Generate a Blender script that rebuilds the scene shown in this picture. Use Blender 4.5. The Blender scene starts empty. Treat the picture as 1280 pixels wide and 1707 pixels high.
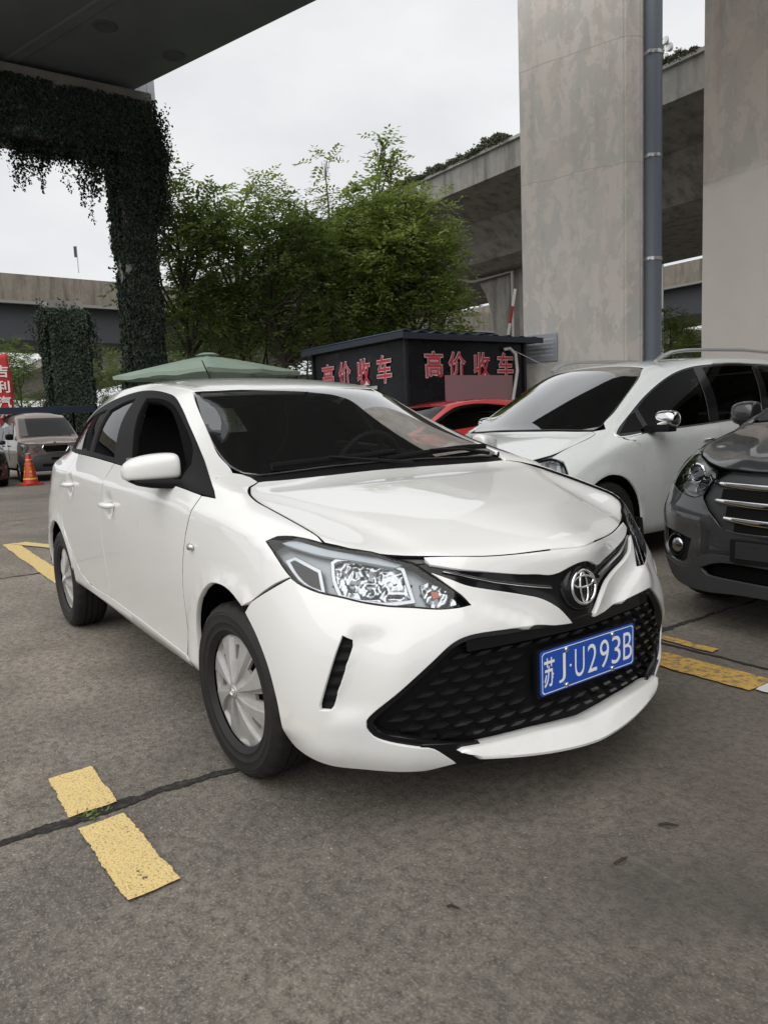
import bpy, bmesh, math, random
from mathutils import Vector, Matrix, Euler, noise
from mathutils.bvhtree import BVHTree
from mathutils.geometry import delaunay_2d_cdt, interpolate_bezier
SC = bpy.context.scene
COL = SC.collection
rnd = random.Random(7)
R = math.radians

# ---------------------------------------------------------------- camera
cd = bpy.data.cameras.new('camera'); cam = bpy.data.objects.new('camera', cd); COL.objects.link(cam)
cd.sensor_fit = 'HORIZONTAL'; cd.sensor_width = 36.0; cd.lens = 36.0*1234.47/1280.0
cd.clip_start = 0.05; cd.clip_end = 3000
_yaw, _pit, _rol = 2.5332348, -0.1226469, 0.0424159
_f = Vector((math.cos(_pit)*math.cos(_yaw), math.cos(_pit)*math.sin(_yaw), math.sin(_pit)))
_r = Vector((math.sin(_yaw), -math.cos(_yaw), 0)); _d = _f.cross(_r)
_c, _s = math.cos(_rol), math.sin(_rol)
_r2 = _c*_r+_s*_d; _d2 = -_s*_r+_c*_d
cam.matrix_world = Matrix(((_r2.x, -_d2.x, -_f.x, 2.28464), (_r2.y, -_d2.y, -_f.y, -1.76702), (_r2.z, -_d2.z, -_f.z, 1.18393), (0, 0, 0, 1)))
SC.camera = cam

# ---------------------------------------------------------------- sky, sun, exposure
SC.view_settings.view_transform = 'Standard'; SC.view_settings.look = 'None'
SC.view_settings.exposure = 0.64; SC.view_settings.gamma = 1.0
SC.render.engine = 'CYCLES'; SC.cycles.use_denoising = True; SC.cycles.denoiser = 'OPENIMAGEDENOISE'; SC.cycles.denoising_input_passes = 'RGB_ALBEDO_NORMAL'; SC.cycles.denoising_prefilter = 'ACCURATE'; SC.cycles.use_adaptive_sampling = False; SC.cycles.max_bounces = 8; SC.cycles.transparent_max_bounces = 16; SC.cycles.sample_clamp_indirect = 4.0
SUN_EL, SUN_AZ = R(56), R(143)     # azimuth clockwise from +Y
w = bpy.data.worlds.new('World'); SC.world = w; w.use_nodes = True
nt = w.node_tree; nt.nodes.clear()
_o = nt.nodes.new('ShaderNodeOutputWorld'); _b = nt.nodes.new('ShaderNodeBackground')
_sky = nt.nodes.new('ShaderNodeTexSky'); _sky.sky_type = 'NISHITA'; _sky.sun_disc = False
_sky.sun_elevation = SUN_EL; _sky.sun_rotation = SUN_AZ; _sky.air_density = 1.0; _sky.dust_density = 4.0
_hs = nt.nodes.new('ShaderNodeHueSaturation'); _hs.inputs['Saturation'].default_value = 0.12
_tc = nt.nodes.new('ShaderNodeTexCoord'); _mp = nt.nodes.new('ShaderNodeMapping'); _mp.inputs['Scale'].default_value = (1.6, 1.6, 4.0)
_nz = nt.nodes.new('ShaderNodeTexNoise'); _nz.inputs['Scale'].default_value = 1.6; _nz.inputs['Detail'].default_value = 6; _nz.inputs['Roughness'].default_value = .55
_cr = nt.nodes.new('ShaderNodeValToRGB'); _cr.color_ramp.elements[0].position = .3; _cr.color_ramp.elements[0].color = (4.9, 5.05, 5.2, 1)
_cr.color_ramp.elements[1].position = .68; _cr.color_ramp.elements[1].color = (6.1, 6.17, 6.25, 1)
_mx = nt.nodes.new('ShaderNodeMix'); _mx.data_type = 'RGBA'; _mx.inputs[0].default_value = 0.9
L = nt.links.new
L(_tc.outputs['Generated'], _mp.inputs['Vector']); L(_mp.outputs[0], _nz.inputs['Vector']); L(_nz.outputs['Fac'], _cr.inputs[0])
L(_sky.outputs[0], _hs.inputs['Color']); L(_hs.outputs[0], _mx.inputs[6]); L(_cr.outputs[0], _mx.inputs[7])
L(_mx.outputs[2], _b.inputs['Color']); _b.inputs['Strength'].default_value = 0.1
L(_b.outputs[0], _o.inputs[0])
sl = bpy.data.lights.new('sun', 'SUN'); sl.energy = 1.6; sl.angle = R(85); sl.color = (1, .97, .93)
sun = bpy.data.objects.new('sun', sl); COL.objects.link(sun)
sun.rotation_euler = (R(90)-SUN_EL, 0, R(180)-SUN_AZ)
# ---------------------------------------------------------------- helpers: objects
def tag(o, label=None, cat=None, group=None, kind=None):
    if label: o['label'] = label
    if cat: o['category'] = cat
    if group: o['group'] = group
    if kind: o['kind'] = kind
    return o
def thing(name, label, cat, loc=(0, 0, 0), rz=0, group=None):
    o = bpy.data.objects.new(name, None); COL.objects.link(o); o.empty_display_size = .2
    o.location = loc; o.rotation_euler = (0, 0, rz)
    return tag(o, label, cat, group)
def obj(name, me, mats, parent=None):
    if isinstance(me, bmesh.types.BMesh):
        bm = me; me = bpy.data.meshes.new(name); bm.to_mesh(me); bm.free()
    me.name = name
    o = bpy.data.objects.new(name, me); COL.objects.link(o)
    if not isinstance(mats, (list, tuple)): mats = [mats]
    for m in mats: me.materials.append(m)
    if parent: o.parent = parent
    return o
def dup(root, loc, rz, label=None, parent=None):
    r = root.copy(); COL.objects.link(r)
    if parent is not None: r.parent = parent
    else:
        r.location = loc; r.rotation_euler = (0, 0, rz)
        if label: r['label'] = label
    for ch in list(root.children): dup(ch, None, None, None, r)
    return r
def smooth(o, ang=None):
    me = o.data
    for p in me.polygons: p.use_smooth = True
    if ang: me.set_sharp_from_angle(angle=R(ang))
    return o
# ---------------------------------------------------------------- helpers: shapes into a bmesh
def box(bm, c, s, rot=None, bev=0):
    m = Matrix.Translation(c)
    if rot is not None: m = m @ (rot if isinstance(rot, Matrix) else Euler(rot).to_matrix().to_4x4())
    g = bmesh.ops.create_cube(bm, size=1, matrix=m @ Matrix.Diagonal((*s, 1)))
    if bev:
        es = list({e for v in g['verts'] for e in v.link_edges})
        bmesh.ops.bevel(bm, geom=es, offset=bev, segments=2, profile=.7, affect='EDGES')
    return g
def tube(bm, pts, rad, n=10, cap=True, squash=1.0):
    pts = [Vector(p) for p in pts]
    if not isinstance(rad, (list, tuple)): rad = [rad]*len(pts)
    rings = []; up = None
    for i, p in enumerate(pts):
        t = (pts[min(i+1, len(pts)-1)]-pts[max(i-1, 0)]).normalized()
        if up is None:
            a = Vector((0, 0, 1)) if abs(t.z) < .9 else Vector((1, 0, 0))
            up = (a-t*a.dot(t)).normalized()
        else:
            up = (up-t*up.dot(t)).normalized()
        b = t.cross(up)
        rings.append([bm.verts.new(p+rad[i]*(math.cos(2*math.pi*k/n)*b+squash*math.sin(2*math.pi*k/n)*up)) for k in range(n)])
    for a, b in zip(rings, rings[1:]):
        for k in range(n): bm.faces.new((a[k], a[(k+1) % n], b[(k+1) % n], b[k]))
    if cap: bm.faces.new(rings[0][::-1]); bm.faces.new(rings[-1])
def lathe(bm, prof, mat=None, n=24, a0=0, a1=2*math.pi):
    """profile of (radius, height) turned about local Z, placed by mat"""
    mat = mat or Matrix(); full = abs(a1-a0-2*math.pi) < 1e-6
    cnt = n if full else n+1
    rings = [[bm.verts.new(mat @ Vector((r*math.cos(a0+(a1-a0)*k/n), r*math.sin(a0+(a1-a0)*k/n), h))) for k in range(cnt)] for r, h in prof]
    for a, b in zip(rings, rings[1:]):
        for k in range(n):
            k2 = (k+1) % cnt
            bm.faces.new((a[k], a[k2], b[k2], b[k]))
    return rings
def prism(bm, poly, h0, h1, mat=None):
    """2-D polygon extruded from local z=h0 to h1"""
    mat = mat or Matrix()
    a = [bm.verts.new(mat @ Vector((x, y, h0))) for x, y in poly]; b = [bm.verts.new(mat @ Vector((x, y, h1))) for x, y in poly]
    n = len(poly)
    for k in range(n): bm.faces.new((a[k], a[(k+1) % n], b[(k+1) % n], b[k]))
    bm.faces.new(a[::-1]); bm.faces.new(b)
def grid(bm, rows):
    vs = [[bm.verts.new(p) for p in r] for r in rows]
    for a, b in zip(vs, vs[1:]):
        for k in range(len(a)-1): bm.faces.new((a[k], a[k+1], b[k+1], b[k]))
    return vs
# ---------------------------------------------------------------- helpers: materials
def mat(name, base=(.5, .5, .5), rough=.5, metal=0, coat=0, spec=None, emit=None):
    m = bpy.data.materials.new(name); m.use_nodes = True
    p = m.node_tree.nodes['Principled BSDF']
    p.inputs['Base Color'].default_value = (*base, 1); p.inputs['Roughness'].default_value = rough; p.inputs['Metallic'].default_value = metal
    if coat: p.inputs['Coat Weight'].default_value = coat; p.inputs['Coat Roughness'].default_value = .02
    if spec is not None: p.inputs['Specular IOR Level'].default_value = spec
    if emit: p.inputs['Emission Color'].default_value = (*emit[0], 1); p.inputs['Emission Strength'].default_value = emit[1]
    return m
class NB:
    """small node-graph builder on a material"""
    def __init__(s, m): s.m = m; s.t = m.node_tree; s.p = s.t.nodes.get('Principled BSDF')
    def n(s, typ, ins=None, **kw):
        nd = s.t.nodes.new('ShaderNode'+typ)
        for k, v in kw.items(): setattr(nd, k, v)
        for k, v in (ins or {}).items():
            i = nd.inputs[k]
            if hasattr(v, 'is_output'): s.t.links.new(v, i)
            else: i.default_value = v
        return nd
    def pos(s): return s.n('NewGeometry').outputs['Position']
    def loc(s): return s.n('TexCoord').outputs['Object']
    def noise(s, vec, scale, detail=4, rough=.55, sc=None, dist=0):
        if sc: vec = s.n('Mapping', {'Vector': vec, 'Scale': sc}).outputs[0]
        return s.n('TexNoise', {'Vector': vec, 'Scale': scale, 'Detail': detail, 'Roughness': rough, 'Distortion': dist}).outputs['Fac']
    def ramp(s, fac, *stops):
        r = s.n('ValToRGB', {0: fac}); e = r.color_ramp.elements
        while len(e) < len(stops): e.new(.5)
        for k, (p, c) in enumerate(stops):
            e[k].position = p; e[k].color = (c, c, c, 1) if not isinstance(c, tuple) else (*c, 1)
        return r.outputs[0]
    def mix(s, fac, a, b, mode='MIX'):
        m = s.n('Mix', data_type='RGBA', blend_type=mode)
        for i, v in ((0, fac), (6, a), (7, b)):
            if hasattr(v, 'is_output'): s.t.links.new(v, m.inputs[i])
            else: m.inputs[i].default_value = (*v, 1) if isinstance(v, tuple) else v
        return m.outputs[2]
    def math(s, op, a, b=0.0):
        return s.n('Math', {0: a, 1: b}, operation=op).outputs[0]
    def col(s, v): s.t.links.new(v, s.p.inputs['Base Color'])
    def rgh(s, v): s.t.links.new(v, s.p.inputs['Roughness'])
    def bump(s, h, strength=.3, dist=.01):
        b = s.n('Bump', {'Height': h, 'Strength': strength, 'Distance': dist}); s.t.links.new(b.outputs[0], s.p.inputs['Normal'])
        return b
def glass(name, tint=(.3, .32, .32), rough=0.0, ior=1.5, boost=1.0):
    m = bpy.data.materials.new(name); m.use_nodes = True; t = m.node_tree; t.nodes.clear()
    o = t.nodes.new('ShaderNodeOutputMaterial'); fr = t.nodes.new('ShaderNodeFresnel'); fr.inputs[0].default_value = ior
    tr = t.nodes.new('ShaderNodeBsdfTransparent'); tr.inputs[0].default_value = (*tint, 1)
    gl = t.nodes.new('ShaderNodeBsdfGlossy'); gl.inputs['Roughness'].default_value = rough
    mu = t.nodes.new('ShaderNodeMath'); mu.operation = 'MULTIPLY'; mu.inputs[1].default_value = boost; mu.use_clamp = True
    mx = t.nodes.new('ShaderNodeMixShader')
    t.links.new(fr.outputs[0], mu.inputs[0]); t.links.new(mu.outputs[0], mx.inputs[0])
    t.links.new(tr.outputs[0], mx.inputs[1]); t.links.new(gl.outputs[0], mx.inputs[2]); t.links.new(mx.outputs[0], o.inputs[0])
    return m
# ---------------------------------------------------------------- helpers: car body shells and the panels cut from them
class Shell:
    """smooth half body (y >= 0) grown from a control cage; panels are cut out of it"""
    def __init__(s, verts, faces, creases, level=4, fit=4, pin=()):
        bm = bmesh.new()
        me = bpy.data.meshes.new('tmp'); me.from_pydata([(0, 0, 0)]*0 or verts, [], faces)
        cr = me.attributes.new('crease_edge', 'FLOAT', 'EDGE')
        for i, e in enumerate(me.edges):
            cr.data[i].value = creases.get(tuple(sorted(e.vertices)), 0.0)
        ob = bpy.data.objects.new('tmp', me); COL.objects.link(ob)
        mi = ob.modifiers.new('m', 'MIRROR'); mi.use_axis = (False, True, False); mi.merge_threshold = 1e-4
        md = ob.modifiers.new('s', 'SUBSURF'); md.levels = 1; md.subdivision_type = 'CATMULL_CLARK'; md.use_limit_surface = True
        tgt = [Vector(v) for v in verts]; cur = [v.copy() for v in tgt]
        for it in range(fit):
            dg = bpy.context.evaluated_depsgraph_get(); dg.update(); ev = ob.evaluated_get(dg).to_mesh()
            for i in range(len(tgt)):
                d = tgt[i]-ev.vertices[i].co
                if abs(tgt[i].y) < 1e-6: d.y = 0
                cur[i] += .9*d
            for i, v in enumerate(cur): me.vertices[i].co = v
            me.update(); ob.evaluated_get(dg).to_mesh_clear()
        md.levels = level
        dg = bpy.context.evaluated_depsgraph_get(); dg.update(); ev = ob.evaluated_get(dg).to_mesh()
        s.V = [v.co.copy() for v in ev.vertices]; s.F = [tuple(p.vertices) for p in ev.polygons]
        s.N = [n.vector.copy() for n in ev.vertex_normals] if hasattr(ev, 'vertex_normals') else [v.normal.copy() for v in ev.vertices]
        ob.evaluated_get(dg).to_mesh_clear(); bpy.data.objects.remove(ob); bpy.data.meshes.remove(me)
        s.T = []
        for f in s.F:
            for k in range(1, len(f)-1): s.T.append((f[0], f[k], f[k+1]))
        s.bvh = BVHTree.FromPolygons(s.V, s.T)
    def nrm(s, p, ti):
        a, b, c = s.T[ti]; A, B, Cc = s.V[a], s.V[b], s.V[c]
        n = (B-A).cross(Cc-A); d = n.length_squared or 1e-12
        wa = (B-p).cross(Cc-p).dot(n)/d; wb = (Cc-p).cross(A-p).dot(n)/d; wc = 1-wa-wb
        return (wa*s.N[a]+wb*s.N[b]+wc*s.N[c]).normalized()
    def cast(s, o, d):
        h = s.bvh.ray_cast(o, d)
        if h[0] is None:
            h = s.bvh.find_nearest(o+d*3.0) if False else None
        return h
def rays(direction):
    """frame of a projection: d = direction from outside to the body; a, b axes of its plane"""
    d = Vector(direction).normalized()
    up = Vector((0, 0, 1)) if abs(d.z) < .9 else Vector((1, 0, 0))
    a = up.cross(d).normalized(); b = d.cross(a)
    return d, a, b
def to2(P, fr): return (Vector(P).dot(fr[1]), Vector(P).dot(fr[2]))
def refine(poly, step, corner=38, closed=True):
    """round a coarse outline: Catmull-Rom between corners sharper than `corner` degrees"""
    P = [Vector(p) for p in poly]; n = len(P); out = []
    def is_c(i):
        if not closed and i in (0, n-1): return True
        a = P[i]-P[i-1]; b = P[(i+1) % n]-P[i]
        return a.length < 1e-9 or b.length < 1e-9 or math.degrees(a.angle(b)) > corner
    C = [is_c(i) for i in range(n)]
    for i in range(n if closed else n-1):
        p1, p2 = P[i], P[(i+1) % n]
        t1 = (p2-P[i-1])*.5 if not C[i] else (p2-p1)
        t2 = (P[(i+2) % n]-p1)*.5 if not C[(i+1) % n] else (p2-p1)
        L = (p2-p1).length
        if t1.length > 1.2*L: t1 *= 1.2*L/t1.length
        if t2.length > 1.2*L: t2 *= 1.2*L/t2.length
        k = max(1, int(round(L/step)))
        for j in range(k):
            t = j/k; h = t*t*t; q = t*t
            out.append((2*h-3*q+1)*p1+(h-2*q+t)*t1+(-2*h+3*q)*p2+(h-q)*t2)
    if not closed: out.append(P[-1].copy())
    return out
def inset2(poly, d):
    n = len(poly); A = sum(poly[i].x*poly[(i+1) % n].y-poly[(i+1) % n].x*poly[i].y for i in range(n))
    sg = 1 if A > 0 else -1; out = []
    for i in range(n):
        e1 = (poly[i]-poly[i-1]); e2 = (poly[(i+1) % n]-poly[i])
        if e1.length < 1e-9: e1 = e2
        if e2.length < 1e-9: e2 = e1
        e1 = e1.normalized(); e2 = e2.normalized()
        n1 = Vector((-e1.y, e1.x)); n2 = Vector((-e2.y, e2.x)); b = n1+n2
        k = b.length_squared
        b = b*(2/k) if k > .35 else b.normalized()*1.7
        out.append(poly[i]+sg*d*b)
    return out
def inside2(p, poly):
    c = False; n = len(poly); x, y = p
    for i in range(n):
        a, b = poly[i], poly[i-1]
        if (a.y > y) != (b.y > y) and x < (b.x-a.x)*(y-a.y)/(b.y-a.y)+a.x: c = not c
    return c
def cdt(pts, edges, outer, holes):
    vo, eo, fo, ov, oe, of = delaunay_2d_cdt([Vector(p) for p in pts], edges, [], 1, 1e-6)
    keep = []
    for f in fo:
        c = sum((vo[i] for i in f), Vector((0, 0)))/len(f)
        if inside2(c, outer) and not any(inside2(c, h) for h in holes): keep.append(f)
    used = sorted({i for f in keep for i in f}); mp = {i: k for k, i in enumerate(used)}
    return [vo[i] for i in used], [[mp[i] for i in f] for f in keep]
def panel_mesh(sh, outline, direction, step=.03, gap=.002, depth=.014, holes=(), off=0.0, corner=38, both=False, disp=None, pre3=True, edge=.002, ext=False, solid=None):
    """panel on shell sh. outline and holes: coarse 3-D points near the surface (or 2-D when pre3 is False), projected along direction.
    off: metres proud of the shell (number or function of the surface point). Edges are rounded and turned in by depth."""
    fr = rays(direction); d, a, b = fr
    def prep(o): return refine([Vector(to2(p, fr)) if pre3 else Vector(p) for p in o], step, corner)
    loops = [inset2(prep(outline), gap)] + [inset2(prep(h), -gap) for h in holes]
    pts = []; edges = []
    for lp in loops:
        k0 = len(pts); pts += lp; edges += [(k0+i, k0+(i+1) % len(lp)) for i in range(len(lp))]
    nb = len(pts)
    xs = [p.x for p in loops[0]]; ys = [p.y for p in loops[0]]
    # bucketed distance test so that inner points keep clear of the outline
    cell = {}
    for p in pts: cell.setdefault((int(p.x//step), int(p.y//step)), []).append(p)
    y = min(ys)+step*.5; r = 0
    while y < max(ys):
        x = min(xs)+step*(.5 if r % 2 else 0.0)
        while x < max(xs):
            q = Vector((x, y)); cx, cy = int(x//step), int(y//step); ok = True
            for i in (-1, 0, 1):
                for j in (-1, 0, 1):
                    for p in cell.get((cx+i, cy+j), ()):
                        if (p-q).length_squared < (.6*step)**2: ok = False
            if ok and inside2(q, loops[0]) and not any(inside2(q, h) for h in loops[1:]): pts.append(q)
            x += step
        y += step*.87; r += 1
    vo, fo = cdt(pts, edges, loops[0], loops[1:])
    V = []; N = []; ok = []
    for q in vo:
        o = a*q.x+b*q.y-d*8
        h = sh.bvh.ray_cast(o, d)
        if h[0] is None:
            h = sh.bvh.find_nearest(a*q.x+b*q.y+d*LASTD[0])
        else: LASTD[0] = h[0].dot(d)
        p = h[0]; n = sh.nrm(p, h[2])
        if n.dot(d) > 0: n = -n
        V.append(p); N.append(n)
    if off or disp:
        V2 = []
        for p, n in zip(V, N):
            k = off(p) if callable(off) else off
            if disp: k += disp(p)
            V2.append(p+n*k)
        if disp or callable(off):
            # shading normals follow the displaced sheet
            acc = [Vector() for _ in V2]
            for f in fo:
                c = (V2[f[1]]-V2[f[0]]).cross(V2[f[2]]-V2[f[0]])
                if c.dot(N[f[0]]) < 0: c = -c
                for i in f: acc[i] += c
            acc0 = [Vector() for _ in V]
            for f in fo:
                c = (V[f[1]]-V[f[0]]).cross(V[f[2]]-V[f[0]])
                if c.dot(N[f[0]]) < 0: c = -c
                for i in f: acc0[i] += c
            N = [(n+(x.normalized()-x0.normalized())).normalized() if x.length > 0 and x0.length > 0 else n for n, x, x0 in zip(N, acc, acc0)]
        V = V2
    # orientation
    F = []
    for f in fo:
        c = (V[f[1]]-V[f[0]]).cross(V[f[2]]-V[f[0]])
        F.append(tuple(f) if c.dot(N[f[0]]) > 0 else tuple(reversed(f)))
    # boundary edges -> rounded, turned-in flange
    cnt = {}
    for f in F:
        for i in range(len(f)):
            u, v = f[i], f[(i+1) % len(f)]; cnt[(u, v)] = cnt.get((u, v), 0)+1
    be = [(u, v) for (u, v) in cnt if (v, u) not in cnt]
    bv = sorted({i for e in be for i in e}); out = {i: Vector() for i in bv}
    for u, v in be:
        t = (V[v]-V[u]).normalized()
        o = t.cross((N[u]+N[v]).normalized()); out[u] += o; out[v] += o
    if depth:
        prev = {i: i for i in bv}
        for q, (oo, dd, nn) in enumerate(((.7, .3, .7), (1.0, 1.0, 1.5), (1.0, None, 9))):
            cur = {}
            for i in bv:
                o = out[i].normalized() if out[i].length > 1e-6 else Vector()
                dep = depth if dd is None else edge*dd
                cur[i] = len(V)
                V.append(V[i]+o*edge*oo-N[i]*dep)
                N.append((N[i]+o*nn).normalized())
            for u, v in be:
                F.append((u, prev[u] if False else cur[u], cur[v], v) if q == 0 else (prev[u], cur[u], cur[v], prev[v]))
            prev = cur
    return V, N, F
LASTD = [0.0]
def panel_obj(name, data, material, parent, flip=False, both=False, label=None):
    V, N, F = data; V = list(V); N = list(N); F = list(F)
    if flip or both:
        V2 = [Vector((v.x, -v.y, v.z)) for v in V]; N2 = [Vector((n.x, -n.y, n.z)) for n in N]; F2 = [tuple(reversed(f)) for f in F]
        if both:
            k = len(V); V = V+V2; N = N+N2; F = F+[tuple(i+k for i in f) for f in F2]
        else: V, N, F = V2, N2, F2
    me = bpy.data.meshes.new(name); me.from_pydata([tuple(v) for v in V], [], F)
    for p in me.polygons: p.use_smooth = True
    me.normals_split_custom_set_from_vertices([tuple(n) for n in N])
    o = obj(name, me, material, parent)
    if label: o['label'] = label
    return o
# ---------------------------------------------------------------- materials
def paint(name, base, rough=.3, metal=0.0, flake=0.0):
    m = mat(name, base, rough+.12, metal, coat=1.0, spec=.3); nb = NB(m)
    # thin road dust on the lower body and an uneven clear coat
    p = nb.pos(); z = nb.n('SeparateXYZ', {0: p}).outputs[2]
    low = nb.n('MapRange', {0: z, 1: .15, 2: .42, 3: 1, 4: 0}).outputs[0]
    n1 = nb.noise(p, 9, 6, .65); k = nb.math('MULTIPLY', low, nb.ramp(n1, (.45, 0.0), (.8, .22)))
    nb.col(nb.mix(k, base, (.30, .27, .23)))
    nb.rgh(nb.n('MapRange', {0: n1, 1: .3, 2: .8, 3: rough*.85, 4: rough*1.3}).outputs[0])
    cn = nb.n('MapRange', {0: nb.noise(p, 3.2, 3), 1: .2, 2: .8, 3: .003, 4: .014}).outputs[0]
    m.node_tree.links.new(cn, nb.p.inputs['Coat Roughness'])
    return m
M = {}
M['white'] = paint('white_paint', (.69, .69, .675), .32)
M['white2'] = paint('pearl_white_paint', (.62, .64, .63), .3)
M['grey'] = paint('dark_grey_metallic_paint', (.042, .043, .047), .3, .45)
M['red'] = paint('red_paint', (.55, .02, .022), .3)
M['taupe'] = paint('taupe_paint', (.21, .165, .14), .35, .2)
M['black_paint'] = paint('black_paint', (.012, .012, .014), .3)
M['gloss_black'] = mat('gloss_black_plastic', (.007, .007, .008), .10, spec=.3)
M['trim'] = mat('matte_black_trim', (.008, .008, .009), .55, spec=.12)
M['rubber'] = mat('tyre_rubber', (.012, .0115, .011), .6, spec=.35)
_n = NB(M['rubber']); _n.col(_n.mix(_n.ramp(_n.noise(_n.pos(), 14, 5), (.4, 0.0), (.85, .3)), (.0115, .011, .0105), (.036, .032, .028)))
M['dark'] = mat('dark_underside', (.008, .008, .008), 1.0, spec=0)
M['interior'] = mat('interior_dark_fabric', (.045, .045, .048), .85, spec=.15)
M['dash'] = mat('dash_plastic', (.055, .055, .058), .55, spec=.3)
M['headliner'] = mat('headliner_grey', (.25, .245, .235), .9)
M['chrome'] = mat('chrome', (.82, .82, .83), .06, 1.0)
M['satin'] = mat('satin_silver', (.55, .55, .55), .35, .85)
M['cap'] = mat('wheel_cover_silver', (.36, .355, .345), .5, .25)
_n = NB(M['cap']); _k = _n.ramp(_n.noise(_n.pos(), 22, 6, .7), (.4, 0.0), (.85, .4)); _n.col(_n.mix(_k, (.36, .355, .345), (.15, .13, .11)))
M['reflector'] = mat('lamp_reflector', (.40, .41, .43), .16, 1.0)
M['lens'] = glass('lamp_lens', (.93, .95, .96), ior=1.45, boost=1.2)
M['ws'] = glass('windscreen_glass', (.56, .59, .59), ior=1.5, boost=3.2)
M['side_glass'] = glass('side_glass', (.10, .105, .105), ior=1.5, boost=1.1)
M['tint'] = glass('dark_tinted_glass', (.02, .021, .022), ior=1.45, boost=.32)
M['tint_ws'] = glass('tinted_windscreen', (.07, .08, .085), ior=1.55, boost=3.6)
M['amber'] = mat('amber_lens', (.55, .12, .02), .2)
M['tail_red'] = mat('red_tail_lens', (.25, .008, .01), .12, coat=1)
M['plate_blue'] = mat('plate_blue', (.012, .075, .42), .38)
M['plate_white'] = mat('plate_white', (.80, .81, .82), .4)
M['under'] = mat('well_liner', (.007, .007, .007), 1.0, spec=0)
# ---------------------------------------------------------------- lettering
def text_bm(bm, s, mtx, w, h, thick=.0, depth=.001, fit=True, ref=None):
    """lettering s set into a w x h box whose centre is the origin of mtx (reading along local X, up local Y)"""
    cu = bpy.data.curves.new('lettering', 'FONT'); cu.body = s; cu.size = 1; cu.offset = thick; cu.extrude = .0; cu.resolution_u = 6
    ob = bpy.data.objects.new('lettering', cu); COL.objects.link(ob)
    dg = bpy.context.evaluated_depsgraph_get(); dg.update(); me = ob.evaluated_get(dg).to_mesh()
    vs = [v.co.copy() for v in me.vertices]; fs = [tuple(p.vertices) for p in me.polygons]
    ob.evaluated_get(dg).to_mesh_clear(); bpy.data.objects.remove(ob); bpy.data.curves.remove(cu)
    if not vs: return
    x0, x1 = min(v.x for v in vs), max(v.x for v in vs); y0, y1 = min(v.y for v in vs), max(v.y for v in vs)
    if ref is not None: x0, x1, y0, y1 = x0+thick-ref, x1-thick+ref, y0+thick-ref, y1-thick+ref
    sx = w/max(x1-x0, 1e-6); sy = h/max(y1-y0, 1e-6)
    if not fit: sx = sy = min(sx, sy)
    nv = [bm.verts.new(mtx @ Vector(((v.x-(x0+x1)/2)*sx, (v.y-(y0+y1)/2)*sy, depth))) for v in vs]
    for f in fs:
        try: bm.faces.new([nv[i] for i in f])
        except ValueError: pass
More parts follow.
